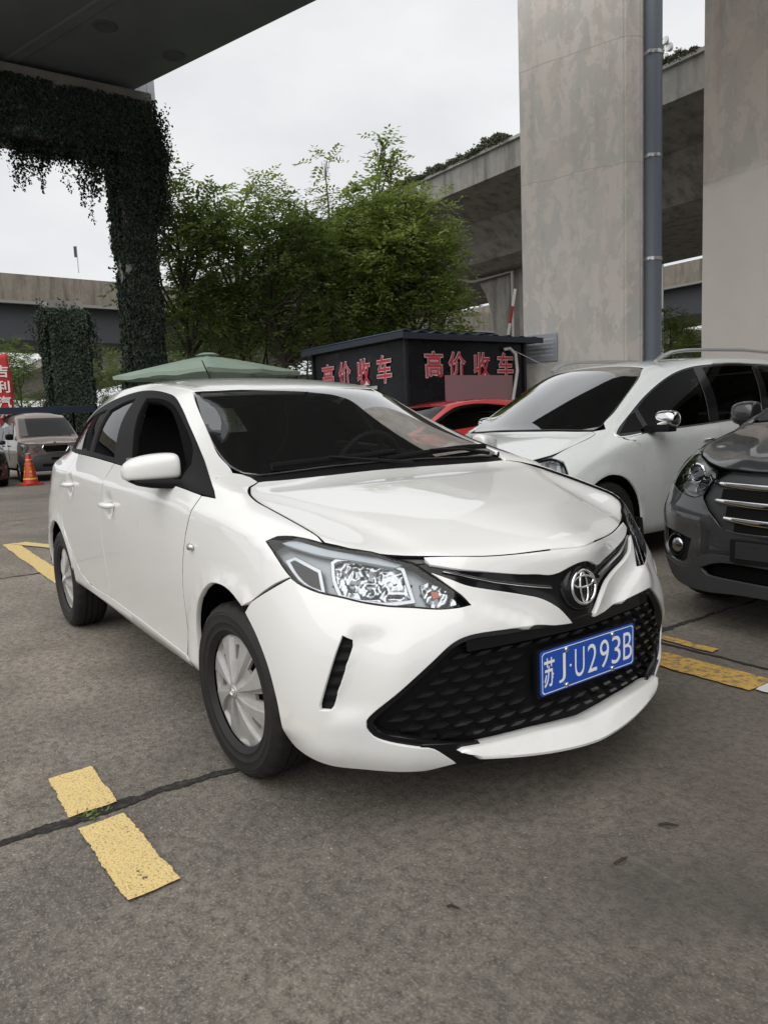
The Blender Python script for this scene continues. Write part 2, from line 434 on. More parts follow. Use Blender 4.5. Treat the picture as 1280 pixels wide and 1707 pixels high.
# ---------------------------------------------------------------- ground
def ground_mat():
    m = mat('worn_concrete', (.15, .145, .135), .9); nb = NB(m); p = nb.pos()
    big = nb.noise(p, .35, 5, .6); mid = nb.noise(p, 2.2, 6, .65); fine = nb.noise(p, 30, 8, .75); grit = nb.noise(p, 120, 3, .7)
    c = nb.mix(nb.ramp(mid, (.33, 0.0), (.70, 1.0)), (.168, .146, .117), (.325, .286, .236))
    c = nb.mix(nb.ramp(big, (.38, 0.0), (.66, .55)), c, (.066, .061, .055))
    c = nb.mix(nb.ramp(fine, (.33, .85), (.56, 0.0)), c, (.040, .037, .033))
    c = nb.mix(nb.ramp(fine, (.56, 0.0), (.78, .6)), c, (.29, .265, .23))
    c = nb.mix(nb.ramp(grit, (.55, 0.0), (.72, .65)), c, (.40, .365, .32))
    c = nb.mix(nb.ramp(grit, (.27, .6), (.42, 0.0)), c, (.03, .028, .026))
    v = nb.n('TexVoronoi', {'Vector': p, 'Scale': 24.0}); sp = nb.math('LESS_THAN', v.outputs['Distance'], .085)
    pick = nb.math('GREATER_THAN', nb.n('SeparateColor', {0: v.outputs['Color']}).outputs[0], .66)
    c = nb.mix(nb.math('MULTIPLY', nb.math('MULTIPLY', sp, pick), .75), c, (.42, .40, .37))
    # soft dark patches, the largest painted-in shade near the bumper, oil drips and long scuffs
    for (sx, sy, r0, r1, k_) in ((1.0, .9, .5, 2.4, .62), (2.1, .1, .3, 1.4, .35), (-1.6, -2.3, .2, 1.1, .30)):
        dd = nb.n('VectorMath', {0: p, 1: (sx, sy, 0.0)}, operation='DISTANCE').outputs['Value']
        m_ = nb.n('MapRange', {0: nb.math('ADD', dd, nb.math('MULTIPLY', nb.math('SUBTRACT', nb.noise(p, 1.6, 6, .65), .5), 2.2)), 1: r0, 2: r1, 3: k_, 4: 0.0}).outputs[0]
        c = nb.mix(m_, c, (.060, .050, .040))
    d = nb.noise(p, 1.1, 3, .5, sc=(1, 1.0, 1)); c = nb.mix(nb.ramp(d, (.60, 0.0), (.72, .55)), c, (.040, .037, .034))
    sc_ = nb.noise(p, 5, 4, .6, sc=(.18, 2.6, 1)); c = nb.mix(nb.ramp(sc_, (.62, 0.0), (.72, .22)), c, (.22, .21, .19))
    cr = nb.n('TexVoronoi', {'Vector': nb.n('Mapping', {'Vector': nb.n('VectorMath', {0: p, 1: nb.n('VectorMath', {0: nb.n('TexNoise', {'Vector': p, 'Scale': 2.0, 'Detail': 6.0}).outputs['Color'], 1: (.5, .5, .5)}, operation='MULTIPLY').outputs[0]}, operation='ADD').outputs[0]}).outputs[0], 'Scale': .33}, feature='DISTANCE_TO_EDGE').outputs['Distance']
    c = nb.mix(nb.ramp(cr, (.0, .3), (.0016, 0.0)), c, (.03, .028, .026))
    nb.col(c)
    nb.rgh(nb.n('MapRange', {0: mid, 1: .3, 2: .7, 3: .72, 4: .95}).outputs[0])
    h = nb.math('ADD', nb.math('MULTIPLY', fine, .7), nb.math('MULTIPLY', grit, .45)); nb.bump(h, .75, .010)
    return m
bm = bmesh.new()
xs = [-900, -200, -60, -20, -8, -3, 0, 3, 8, 20, 60, 200, 900]
grid(bm, [[(x, y, 0) for y in xs] for x in xs]); bmesh.ops.recalc_face_normals(bm, faces=bm.faces)
for f in bm.faces:
    if f.normal.z < 0: f.normal_flip()
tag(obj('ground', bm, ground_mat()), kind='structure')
def wob(t, k, a=.012): return a*(noise.noise(Vector((t*3.1, k*7.7, .3)))+.6*noise.noise(Vector((t*11.0, k*3.3, 1.3)))+.35*noise.noise(Vector((t*47.0, k*5.1, 2.3)))+.25*noise.noise(Vector((t*140.0, k*9.1, 3.3))))
def strip_sheet(name, p0, p1, wdt, z, material, wob_a=.012, n=None, seed=1, kind='structure', **tg):
    """thin painted or tarred sheet with uneven edges, lying z above the ground"""
    a = Vector(p0); b = Vector(p1); L_ = (b-a).length; n = n or max(8, int(L_/.012)); t = (b-a)/L_; q = Vector((-t.y, t.x)); bm = bmesh.new(); rows = []
    for i in range(n+1):
        c = a+t*L_*i/n; e0 = -wdt/2+wob(L_*i/n, seed, wob_a); e1 = wdt/2+wob(L_*i/n, seed+5, wob_a)
        e = 1 if i in (0, n) else 0
        rows.append([(c.x+q.x*e0+t.x*(wob(k_, seed+9, wob_a) if e else 0), c.y+q.y*e0, z) for k_ in (0,)]+[(c.x+q.x*(e0+(e1-e0)*k/4)+t.x*(wob(k*.03, seed+9, wob_a) if e else 0), c.y+q.y*(e0+(e1-e0)*k/4), z) for k in (1, 2, 3, 4)])
    grid(bm, rows)
    bmesh.ops.recalc_face_normals(bm, faces=bm.faces)
    if bm.faces[:][0].normal.z < 0: bmesh.ops.reverse_faces(bm, faces=bm.faces)
    o = obj(name, bm, material); return tag(o, kind=kind, **tg)
MJ = mat('joint_tar', (.012, .011, .010), .95); _n = NB(MJ); _n.col(_n.mix(_n.ramp(_n.noise(_n.pos(), 40, 5), (.45, 0.0), (.75, .8)), (.010, .009, .008), (.06, .055, .048)))
strip_sheet('pavement_joint', (-.045, -9), (-.055, 14), .034, .004, MJ, .026, 2600, 2)
for x, y0, y1, sd in ((-4.6, -14, 14, 3), (-9.2, -14, 14, 4), (-13.8, -14, 14, 5), (4.5, -14, 14, 6)): strip_sheet('pavement_joint', (x, y0), (x, y1), .03, .004, MJ, .02, 500, sd)
for y, x0, x1, sd in ((1.452, -.04, 12, 11), (1.452, -4.59, -.07, 16), (-4.1, -20, 8, 12), (6.4, -20, 8, 13)): strip_sheet('pavement_joint', (x0, y), (x1, y), .03, .0045, MJ, .014, 500, sd)
MY = mat('yellow_road_paint', (.60, .45, .19), .75); _n = NB(MY); _p = _n.pos()
_c = _n.mix(_n.ramp(_n.noise(_p, 9, 5, .7), (.35, 0.0), (.75, .6)), (.64, .48, .20), (.52, .40, .19))
_pit = _n.ramp(_n.noise(_p, 150, 3, .6), (.55, 0.0), (.62, .8)); _c = _n.mix(_pit, _c, (.27, .195, .085)); _hole = _n.ramp(_n.noise(_p, 34, 7, .72), (.63, 0.0), (.655, 1.0)); _c = _n.mix(_hole, _c, (.10, .092, .08)); _n.col(_c)
_n.bump(_n.math('ADD', _n.noise(_p, 110, 3), _n.math('MULTIPLY', _hole, -1.0)), .6, .006)
MYW = mat('worn_yellow_paint', (.45, .27, .05), .8); _n = NB(MYW); _p = _n.pos()
_n.col(_n.mix(_n.ramp(_n.noise(_p, 30, 7, .75), (.47, 0.0), (.60, .95)), (.46, .28, .055), (.10, .092, .08)))
strip_sheet('parking_line', (-.388, -1.290), (-.066, -1.286), .140, .008, MY, .010, 70, 21)
strip_sheet('parking_line', (.018, -1.288), (.462, -1.271), .140, .008, MY, .010, 90, 22)
strip_sheet('parking_line', (-2.4, 1.235), (.70, 1.235), .19, .008, MYW, .012, 90, 23)
strip_sheet('parking_line', (-2.4, 1.525), (.335, 1.525), .07, .008, MYW, .012, 90, 24)
MW = mat('white_road_paint', (.5, .49, .46), .8); strip_sheet('parking_line', (.715, 1.235), (.83, 1.235), .15, .008, MW, .012, 12, 25)
strip_sheet('parking_line', (-6.75, -.54), (-4.0, -.545), .15, .008, MY, .010, 60, 26)
strip_sheet('parking_line', (-6.70, -.46), (-5.35, .06), .15, .012, MY, .010, 40, 27)
# ---------------------------------------------------------------- concrete
def concrete(name, base=(.30, .285, .265), streak=.5, lines=(), below=None, dark=(.07, .066, .06), bscale=1.0, warm=0.0):
    m = mat(name, base, .88); nb = NB(m); p = nb.loc()
    z = nb.n('SeparateXYZ', {0: p}).outputs[2]
    dk = tuple(c*.62 for c in base); lt = tuple(min(1, c*1.22) for c in base)
    c = nb.mix(nb.ramp(nb.noise(p, .55*bscale, 5, .5), (.38, 0.0), (.64, 1.0)), tuple(c*.90 for c in base), tuple(c*1.06 for c in base))
    c = nb.mix(nb.ramp(nb.noise(p, 2.1*bscale, 7, .62, sc=(1, 1, .6)), (.45, 0.0), (.56, .75)), c, (base[0]*.90, base[1]*.97, base[2]*1.0))
    c = nb.mix(nb.ramp(nb.noise(p, 3.0*bscale, 9, .68, sc=(1, 1, .55), dist=.4), (.495, 0.0), (.525, .8)), c, tuple(c_*1.13 for c_ in base))
    c = nb.mix(nb.ramp(nb.noise(p, 5.5*bscale, 9, .7, sc=(1, 1, .35)), (.56, 0.0), (.60, .45)), c, tuple(c_*.80 for c_ in base))
    tie = nb.n('TexVoronoi', {'Vector': nb.n('Mapping', {'Vector': p, 'Scale': (1.0, 1.0, .55)}).outputs[0], 'Scale': 1.15, 'Randomness': .25}); c = nb.mix(nb.math('MULTIPLY', nb.math('LESS_THAN', tie.outputs['Distance'], .022), .7), c, dk)
    v = nb.noise(p, 2.6, 6, .6, sc=(1, 1, .12)); c = nb.mix(nb.ramp(v, (.48, 0.0), (.74, streak)), c, dark)
    if warm: c = nb.mix(nb.math('MULTIPLY', nb.ramp(nb.noise(p, 1.7, 5, .6, sc=(1, 1, .10)), (.52, 0.0), (.68, 1.0)), nb.n('MapRange', {0: z, 1: warm-.5, 2: warm+2.0, 3: 0.0, 4: .55}).outputs[0]), c, (.30, .235, .15))
    c = nb.mix(nb.ramp(nb.noise(p, 45, 5, .7), (.62, 0.0), (.75, .35)), c, dk)
    wz = nb.math('ADD', z, nb.math('MULTIPLY', nb.math('SUBTRACT', nb.noise(p, 1.3, 5, .6), .5), .16))
    for zl, wd in lines:
        k = nb.math('LESS_THAN', nb.math('ABSOLUTE', nb.math('SUBTRACT', wz, zl)), wd); c = nb.mix(nb.math('MULTIPLY', k, .5), c, dk)
    if below:
        wz2 = nb.math('ADD', z, nb.math('MULTIPLY', nb.math('SUBTRACT', nb.noise(p, 2.2, 6, .65), .5), .35))
        k = nb.ramp(nb.math('ADD', nb.math('MULTIPLY', nb.math('SUBTRACT', wz2, below[0]), 6.0), .5), (.0, 1.0), (1.0, 0.0)); c = nb.mix(k, c, nb.mix(nb.noise(p, 1.5, 5), tuple(q*.9 for q in below[1]), tuple(q*1.1 for q in below[1])))
    nb.col(c); nb.bump(nb.math('ADD', nb.noise(p, 14, 6, .6), nb.math('MULTIPLY', nb.noise(p, 90, 3, .6), .5)), .35, .01)
    return m
def T2(x, y, z=0, rz=0): return Matrix.Translation((x, y, z)) @ Matrix.Rotation(rz, 4, 'Z')
def chamfer_box(bm, w_, d_, h0, h1, c):
    """origin at the front left corner: x along the face, y into it"""
    prism(bm, [(0, 0), (w_-c, 0), (w_, c), (w_, d_), (0, d_)], h0, h1)
PIL1 = thing('bridge_pillar', 'tall concrete pillar with a blue-grey drainpipe down its right side and a plaque low down', 'pillar', (-8.20, 9.02, 0), math.atan2(.68, 2.12), 'pillars of the high flyover')
bm = bmesh.new(); chamfer_box(bm, 2.226, 1.35, -.2, 21.5, .22); bmesh.ops.bevel(bm, geom=[e for e in bm.edges if abs(e.verts[0].co.z-e.verts[1].co.z) > 5], offset=.03, segments=2, affect='EDGES')
obj('shaft', bm, concrete('pillar_concrete', (.64, .60, .555), .16, ((7.55, .012), (5.5, .008)), None, (.24, .22, .20), 1.0, 7.6), PIL1)
MP = mat('pipe_blue_grey', (.155, .185, .225), .45); bm = bmesh.new(); px_, py_ = 2.226+.02, .46
tube(bm, [(px_+.10, py_, 0), (px_+.10, py_, 21.5)], .155, 28); smooth(obj('drainpipe', bm, MP, PIL1), 40); PIPE = PIL1.children[-1]
for z in (1.9, 3.85, 5.6, 7.3, 9.0, 10.8, 12.6, 14.4, 16.2, 18, 19.8):
    bm = bmesh.new(); lathe(bm, [(.157, -.03), (.166, -.028), (.166, .028), (.157, .03)], Matrix.Translation((px_+.10, py_, z)), 28); box(bm, (px_+.10, py_-.17, z), (.05, .05, .05)); smooth(obj('pipe_clamp', bm, M['satin'], PIPE), 40)
# plaque on its front face
PQ = thing('plaque', 'grey metal notice plaque fixed low on the concrete pillar beside the booth', 'sign', (0, 0, 0)); PQ.matrix_world = PIL1.matrix_basis @ Matrix.Translation((.40, -.03, 2.44))
bm = bmesh.new(); box(bm, (0, 0, 0), (.64, .03, .52), None, .006); PB = obj('plaque_plate', bm, mat('plaque_grey', (.33, .36, .40), .4, .3), PQ)
MEN = mat('engraving', (.55, .57, .60), .5)
for k in range(5):
    bm = bmesh.new(); a = []; b = []
    for j in range(25):
        h_ = .017 if j % 2 and (k*7+j*3) % 11 else .003
        a.append((-.26+.0215*j, -.0165, .16-.075*k+h_)); b.append((-.26+.0215*j, -.0165, .16-.075*k-h_))
    grid(bm, [a, b]); obj('engraved_line', bm, MEN, PB)
PIL2 = thing('bridge_pillar', 'wide concrete pillar at the right edge with a rough cement band above head height', 'pillar', (-4.03, 8.39, 0), R(-6), 'pillars of the high flyover')
bm = bmesh.new(); chamfer_box(bm, 3.0, 1.9, -.2, 21.5, .25); obj('shaft', bm, concrete('pillar_concrete_dark', (.45, .41, .365), .36, ((4.32, .02),), (4.3, (.58, .545, .505)), (.17, .15, .13)), PIL2)
# high flyover carried by the two pillars
HV = thing('high_flyover', 'high flyover deck resting on the two tall concrete pillars', 'flyover')
bm = bmesh.new(); prism(bm, [(-9.2, 21.9), (-8.6, 21.5), (-.4, 21.5), (.4, 21.9), (.4, 23.0), (-9.2, 23.0)], 7.8, 70, Matrix(((1, 0, 0, 0), (0, 0, 1, 0), (0, 1, 0, 0), (0, 0, 0, 1)))); bmesh.ops.recalc_face_normals(bm, faces=bm.faces)
obj('deck', bm, concrete('deck_concrete', (.20, .195, .185), .3), HV)
# ---------------------------------------------------------------- near flyover deck overhead at the upper left, on its ivy-grown cross-beam
FL = thing('near_flyover', 'dark grey flyover soffit overhead with two small round fittings, upper left', 'flyover')
e0 = Vector((-9.65, 5.78)); e1 = Vector((-15.8, 3.71)); t = (e1-e0).normalized()
DK = [e1+t*.9, e1, e0, Vector((-6.6, 6.62)), Vector((-3.6, 7.05)), Vector((0, 7.2)), Vector((5, 6.9)), Vector((11, 5.9)), Vector((18, 4.0)), Vector((26, 1.2))]; wdk = 5.4  # unseen stretch after e0 is curved to let more sky reach the car
def deckpts(s_, z):
    out = []
    for i, q in enumerate(DK):
        d_ = (DK[min(i+1, len(DK)-1)]-DK[max(i-1, 0)]).normalized(); n_ = Vector((d_.y, -d_.x)); n_ = n_ if n_.y < 0 else -n_
        out.append((q.x+n_.x*s_, q.y+n_.y*s_, z))
    return out
MS = mat('soffit_paint', (.11, .125, .135), .5); _n = NB(MS); _n.col(_n.mix(_n.ramp(_n.noise(_n.pos(), .8, 5), (.35, 0.0), (.7, 1.0)), (.12, .14, .155), (.155, .175, .192)))
bm = bmesh.new(); rows = [deckpts(*q) for q in ((0, 9.9), (0, 8.74), (.10, 8.62), (.6, 8.60), (wdk-.6, 8.60), (wdk-.1, 8.62), (wdk, 8.74), (wdk, 9.9))]; grid(bm, rows+[rows[0]]); bmesh.ops.recalc_face_normals(bm, faces=bm.faces)
obj('deck', bm, MS, FL)
for z, s0 in ((8.597, 2.35),):
    bm = bmesh.new(); rows = [deckpts(s0, 8.595), deckpts(s0+.05, 8.575), deckpts(s0+.25, 8.575), deckpts(s0+.30, 8.595)]; grid(bm, rows); obj('soffit_seam', bm, MS, FL)
for x, y in ((-12.42, 2.70), (-12.87, 4.15)):
    bm = bmesh.new(); lathe(bm, [(.22, .02), (.22, -.005), (.19, -.015), (.15, -.004), (0, -.004)], Matrix.Translation((x, y, 8.59)), 24); smooth(obj('soffit_fitting', bm, mat('fitting_dark', (.09, .10, .11), .5), FL), 40)
# light panel of the next deck, standing on the beam end
bm = bmesh.new()
for k in range(7): box(bm, (-15.9, 3.55+.19*k, 9.05), (.08, .185, 1.1), None, .012)
PNL = obj('girder_panel', bm, mat('panel_pale', (.42, .45, .48), .5), None); tag(PNL, 'pale corrugated girder panel standing on the end of the ivy-covered beam', 'panel')
# pier
PR = thing('ivy_pier', 'bridge pier with a cross-beam, its column and beam overgrown with dark ivy', 'pier', (-14.95, 3.72, 0))
MC = concrete('pier_concrete', (.22, .21, .195), .5); bm = bmesh.new(); box(bm, (0, 0, 3.5), (.70, .62, 7.2), None, .06); obj('column', bm, MC, PR)
bm = bmesh.new(); box(bm, (-.1, -4.1, 7.85), (1.1, 9.2, 1.30), None, .05); obj('crossbeam', bm, MC, PR)
# ---------------------------------------------------------------- ivy
ML = mat('ivy_leaf', (.025, .045, .024), .5)
def leafmat(name, c0, c1, c2, rough=.5, trans=.25):
    m = mat(name, c0, rough); nb = NB(m)
    r = nb.n('ObjectInfo'); g = nb.n('NewGeometry'); rp = g.outputs['Random Per Island']
    p = g.outputs['Position']
    c = nb.mix(nb.ramp(nb.noise(p, .9, 3), (.35, 0.0), (.65, 1.0)), c0, c1); c = nb.mix(nb.ramp(rp, (.62, 0.0), (1.0, .9)), c, c2); nb.col(c)
    if trans:
        t_ = m.node_tree; o = [n for n in t_.nodes if n.type == 'OUTPUT_MATERIAL'][0]; tr = t_.nodes.new('ShaderNodeBsdfTranslucent'); mx = t_.nodes.new('ShaderNodeMixShader'); mx.inputs[0].default_value = trans
        t_.links.new(c, tr.inputs[0]); t_.links.new(nb.p.outputs[0], mx.inputs[1]); t_.links.new(tr.outputs[0], mx.inputs[2]); t_.links.new(mx.outputs[0], o.inputs[0])
    return m
M['ivy'] = leafmat('ivy_leaf', (.015, .027, .018), (.025, .041, .025), (.042, .064, .034), .75, .12)
class Leaves:
    """many leaf-sized faces gathered into one mesh"""
    def __init__(s): s.V = []; s.F = []
    def leaf(s, p, n, up, L_, W_, fold=.25):
        n = n.normalized(); u = (up-n*up.dot(n)); u = u.normalized() if u.length > 1e-6 else n.orthogonal().normalized(); r = n.cross(u)
        k = len(s.V); d = n*fold*W_
        s.V += [tuple(p), tuple(p+u*L_*.45+r*W_*.5+d), tuple(p+u*L_), tuple(p+u*L_*.45-r*W_*.5+d)]
        s.F += [(k, k+1, k+2), (k, k+2, k+3)]
    def build(s, name, material, parent=None):
        me = bpy.data.meshes.new(name); me.from_pydata(s.V, [], s.F); return obj(name, me, material, parent)
def rv(): return Vector((rnd.gauss(0, 1), rnd.gauss(0, 1), rnd.gauss(0, 1)))
def ivy_face(lv, org, u, v, n, nu, nv, dens, size, thick, edge=0):
    """leaves hanging over a flat face org + u*s + v*t; clumps by noise"""
    cnt = int(nu*nv*dens)
    for _ in range(cnt):
        s_, t_ = rnd.uniform(-edge, nu+edge), rnd.uniform(-edge, nv+edge); p = org+u*s_+v*t_
        q = noise.noise(p*1.1)+.5*noise.noise(p*3.1)
        if q < -.62: continue
        dep = thick*(.4+.8*max(0, q+.4))*rnd.random()**.6
        lv.leaf(p+n*dep, (n+rv()*.35), Vector((rnd.gauss(0, .35), rnd.gauss(0, .35), -1)), size*rnd.uniform(.6, 1.3), size*rnd.uniform(.55, 1.0))
def strand(lv, p, length, size, sway=.05):
    q = Vector(p); d = Vector((rnd.gauss(0, .08), rnd.gauss(0, .08), -1))
    n = int(length/(size*.38))
    for k in range(n):
        q += d*size*.38+Vector((rnd.gauss(0, sway*.3), rnd.gauss(0, sway*.3), 0)); w = .2*(1-k/n)+.03
        for _ in range(2 if k > n*.6 else 4): lv.leaf(q+rv()*w*.5, rv(), Vector((rnd.gauss(0, .5), rnd.gauss(0, .5), -1)), size*rnd.uniform(.6, 1.1), size*rnd.uniform(.5, .9))
lv = Leaves(); X, Y, Z = Vector((1, 0, 0)), Vector((0, 1, 0)), Vector((0, 0, 1))
cx, cy = -14.95, 3.72
for (o, u, n, L_) in ((Vector((cx+.35, cy-.31, 0)), Y, X, .62), (Vector((cx-.35, cy-.31, 0)), X, -Y, .70), (Vector((cx-.35, cy+.31, 0)), X, Y, .70), (Vector((cx-.35, cy-.31, 0)), Y, -X, .62)): ivy_face(lv, o, u, Z, n, L_, 7.2, 1150, .085, .13, .02)
for s_ in range(60):
    z = rnd.uniform(.6, 7); a = rnd.choice((0, 1)); strand(lv, (cx+.42, cy+rnd.uniform(-.3, .3), z) if a else (cx+rnd.uniform(-.3, .35), cy+rnd.choice((-.36, .36)), z), rnd.uniform(.3, .7), .09, .02)
bx0, bx1, by0, by1, bz0, bz1 = cx-.65, cx+.45, cy-8.7, cy+.50, 7.20, 8.50
ivy_face(lv, Vector((bx1, by0, bz0)), Y, Z, X, 9.15, 1.12, 1000, .085, .10); ivy_face(lv, Vector((bx0, by1, bz0)), X, Z, Y, 1.1, 1.2, 900, .085, .12); ivy_face(lv, Vector((bx0, by0, bz0)), Y, X, -Z, 9.15, 1.1, 450, .085, .12)
for _ in range(420):
    y = rnd.uniform(by0, by1); k = .45+.55*noise.noise(Vector((y*1.3, 4.2, 0)))+.4*noise.noise(Vector((y*4.0, 1.2, 0)))
    strand(lv, (rnd.uniform(bx0, bx1+.15), y, bz0+rnd.uniform(0, .5)), max(.15, k)*rnd.uniform(.3, 2.3), .075, .02)
for _ in range(70): strand(lv, (rnd.uniform(bx0, bx1+.2), by1+rnd.uniform(-.25, .22), rnd.uniform(7.1, 8.2)), rnd.uniform(.6, 2.2), .075, .02)
tag(lv.build('climbing_ivy', M['ivy']), 'dark ivy curtain hanging from the near pier and its cross-beam', 'ivy')
# a second, farther ivy pier
PR2 = thing('ivy_pier', 'farther bridge pier under the distant viaduct, wrapped in ivy, behind the brown van', 'pier', (-30.5, 5.5, 0)); bm = bmesh.new(); box(bm, (0, 0, 3.2), (1.3, 1.35, 6.6)); obj('column', bm, MC, PR2)
lv = Leaves(); c2 = Vector((-30.5, 5.5, 0))
for (o, u, n, L_) in ((c2+Vector((.65, -.7, 0)), Y, X, 1.4), (c2+Vector((-.65, -.7, 0)), X, -Y, 1.3), (c2+Vector((-.65, .7, 0)), X, Y, 1.3)): ivy_face(lv, o, u, Z, n, L_, 6.2, 800, .13, .22, .03)
for _ in range(60): strand(lv, c2+Vector((rnd.uniform(-.6, .9), rnd.uniform(-1.2, 1.3), rnd.uniform(4.6, 6.6))), rnd.uniform(.5, 2.0), .12, .04)
tag(lv.build('climbing_ivy', M['ivy']), 'ivy thickly covering the farther bridge pier', 'ivy')
# ---------------------------------------------------------------- planted viaduct behind the pillars
MV = concrete('viaduct_concrete', (.255, .245, .225), .75, (), None, (.05, .047, .043), .8)
VD = thing('planted_viaduct', 'long concrete viaduct with shrubs along its parapet and a flared column', 'viaduct')
SW = Matrix(((0, 0, 1, 0), (1, 0, 0, 0), (0, 1, 0, 0), (0, 0, 0, 1)))
prof = [(17.0, 9.38), (17.0, 10.25), (17.25, 10.25), (17.25, 9.6), (31, 9.6), (31, 9.3), (29, 8.8), (27.4, 7.4), (21.0, 7.35), (20.3, 7.62), (19.75, 8.2), (19.0, 8.78), (17.25, 9.30)]
bm = bmesh.new(); prism(bm, prof, -140, 60, SW); bmesh.ops.recalc_face_normals(bm, faces=bm.faces); obj('deck', bm, MV, VD)
bm = bmesh.new(); prism(bm, [(16.90, 10.25), (16.90, 10.35), (17.32, 10.35), (17.32, 10.252)], -140, 60, SW); bmesh.ops.recalc_face_normals(bm, faces=bm.faces); obj('parapet_coping', bm, concrete('coping', (.40, .40, .38), .2), VD)
def flared(bm, x, y, w0, d0, h, w1, z1):
    rows = []
    for z, k in ((-.1, 0), (z1-3.2, 0), (z1-2.3, .06), (z1-1.5, .22), (z1-.8, .5), (z1-.3, .82), (z1, 1.0)):
        w_ = w0+(w1-w0)*k; c = .18; pts = [(-w_/2+c, -d0/2), (-.28, -d0/2), (-.2, -d0/2+.12), (.2, -d0/2+.12), (.28, -d0/2), (w_/2-c, -d0/2), (w_/2, -d0/2+c), (w_/2, d0/2-c), (w_/2-c, d0/2), (-w_/2+c, d0/2), (-w_/2, d0/2-c), (-w_/2, -d0/2+c)]
        rows.append([(x+a, y+b, z) for a, b in pts]+[(x+pts[0][0], y+pts[0][1], z)])
    grid(bm, rows); bmesh.ops.recalc_face_normals(bm, faces=bm.faces)
for x in (-20.9, -48, 8, 36):
    bm = bmesh.new(); flared(bm, x, 22.8, 2.8, 2.4, 7.4, 5.0, 7.4); obj('column', bm, MV, VD)
bm = bmesh.new(); tube(bm, [(-24.9, 17.3, 9.1), (-24.6, 19.2, 8.6), (-24.1, 20.4, 7.45), (-23.2, 21.4, 7.2), (-20.8, 21.42, 7.2), (-20.8, 21.42, 0)], .075, 10); smooth(obj('drainpipe', bm, mat('pipe_pale', (.42, .41, .39), .6), VD), 50)
for x in (-21.3, -28, -35): bm = bmesh.new(); box(bm, (x, 16.95, 9.95), (.28, .10, .42), None, .02); tube(bm, [(x, 16.95, 9.75), (x+.1, 16.96, 9.4)], .03, 6); obj('drain_outlet', bm, mat('outlet_pale', (.55, .54, .51), .6), VD)
# shrubs in the parapet planters
M['shrub'] = leafmat('shrub_leaf', (.055, .075, .030), (.085, .095, .045), (.14, .12, .085), .6, .2)
lv = Leaves()
for _ in range(1500):
    x = rnd.uniform(-.85, .85); h = .42*(1-(x/.9)**2)*(.6+.5*noise.noise(Vector((x*3, .3, 0))))+.10
    lv.leaf(Vector((x, rnd.gauss(0, .16), rnd.uniform(0, 1)**.7*h*1.25)), rv(), Vector((rnd.gauss(0, .6), rnd.gauss(0, .6), 1)), .13, .07)
SH0 = lv.build('parapet_shrub', M['shrub'])
k = 0
for x in [-46, -43.6, -41.5, -39.4, -37.7, -36.1, -34.5, -32.9, -31.2, -29.6, -28.1, -26.9, -25.4, -23.6, -22.0, -20.5, -19.0, -17.4, -12.6, -11.4, -10.2, -8.2]:
    o = SH0 if k == 0 else SH0.copy()
    if k: COL.objects.link(o)
    o.location = (x, 16.98, 10.28); o.rotation_euler = (0, 0, (k*2.4) % 6.28 if k % 2 else 3.14*(k % 4)/2); s_ = .55+.30*((k*37) % 10)/10; o.scale = (s_*1.5, s_*.9, s_*.95); o.rotation_euler = (0, 0, 3.1416*(k % 2))
    tag(o, 'low green shrub in the planter along the top of the viaduct parapet', 'shrub', 'shrubs along the viaduct parapet'); k += 1
# ---------------------------------------------------------------- viaducts farther off
MF = concrete('far_parapet', (.20, .175, .145), .8, (), None, (.06, .05, .04), .8); MG = mat('girder_blue_grey', (.055, .062, .072), .6)
def far_viaduct(name, label, x, y0, y1, z0, z1, along='y'):
    t_ = thing(name, label, 'viaduct'); n = 14
    def P(q, h): return (x+q, None, h)
    bm = bmesh.new(); rows = []
    for i in range(n+1):
        y = y0+(y1-y0)*i/n; z = z0+(z1-z0)*i/n
        rows.append([(x+a, y, z+b) for a, b in ((.0, 0), (0, -1.5), (.06, -1.55), (-.3, -1.6), (-9, -1.6), (-9, 0), (-.3, 0), (0, 0))] if along == 'y' else [(y, x+a, z+b) for a, b in ((.0, 0), (0, -1.5), (-.06, -1.55), (.3, -1.6), (9, -1.6), (9, 0), (.3, 0), (0, 0))])
    grid(bm, rows); bmesh.ops.recalc_face_normals(bm, faces=bm.faces); obj('parapet', bm, MF, t_)
    bm = bmesh.new(); rows = []
    for i in range(n+1):
        y = y0+(y1-y0)*i/n; z = z0+(z1-z0)*i/n
        rows.append([(x+a, y, z+b) for a, b in ((-.6, -1.6), (-.75, -3.6), (-8.2, -3.6), (-8.4, -1.6))] if along == 'y' else [(y, x+a, z+b) for a, b in ((.6, -1.6), (.75, -3.6), (8.2, -3.6), (8.4, -1.6))])
    grid(bm, rows); bmesh.ops.recalc_face_normals(bm, faces=bm.faces); obj('girder', bm, MG, t_)
    bm = bmesh.new(); rows = []
    for i in range(n+1):
        y = y0+(y1-y0)*i/n; z = z0+(z1-z0)*i/n; c = (.04, -1.62)
        rows.append([(x+a, y, z+b) for a, b in ((.14, -1.5), (.14, -1.66), (-.1, -1.66))] if along == 'y' else [(y, x+a, z+b) for a, b in ((-.14, -1.5), (-.14, -1.66), (.1, -1.66))])
    grid(bm, rows); obj('drip_rail', bm, mat('rail_grey', (.22, .22, .215), .6), t_)
    for i in range(1, 60):
        pass
    for y in ([q for q in range(int(y0)+6, int(y1), 30)]):
        bm = bmesh.new(); box(bm, ((x-4.4, y, 3.6) if along == 'y' else (y, x+4.4, 3.6)), (1.6, 1.6, 7.4), None, .1); obj('column', bm, MC, t_)
    return t_
V1 = far_viaduct('distant_viaduct', 'distant viaduct with a brown streaked parapet over a blue-grey girder, at the left', -45, -62, 90, 11.2, 9.3)
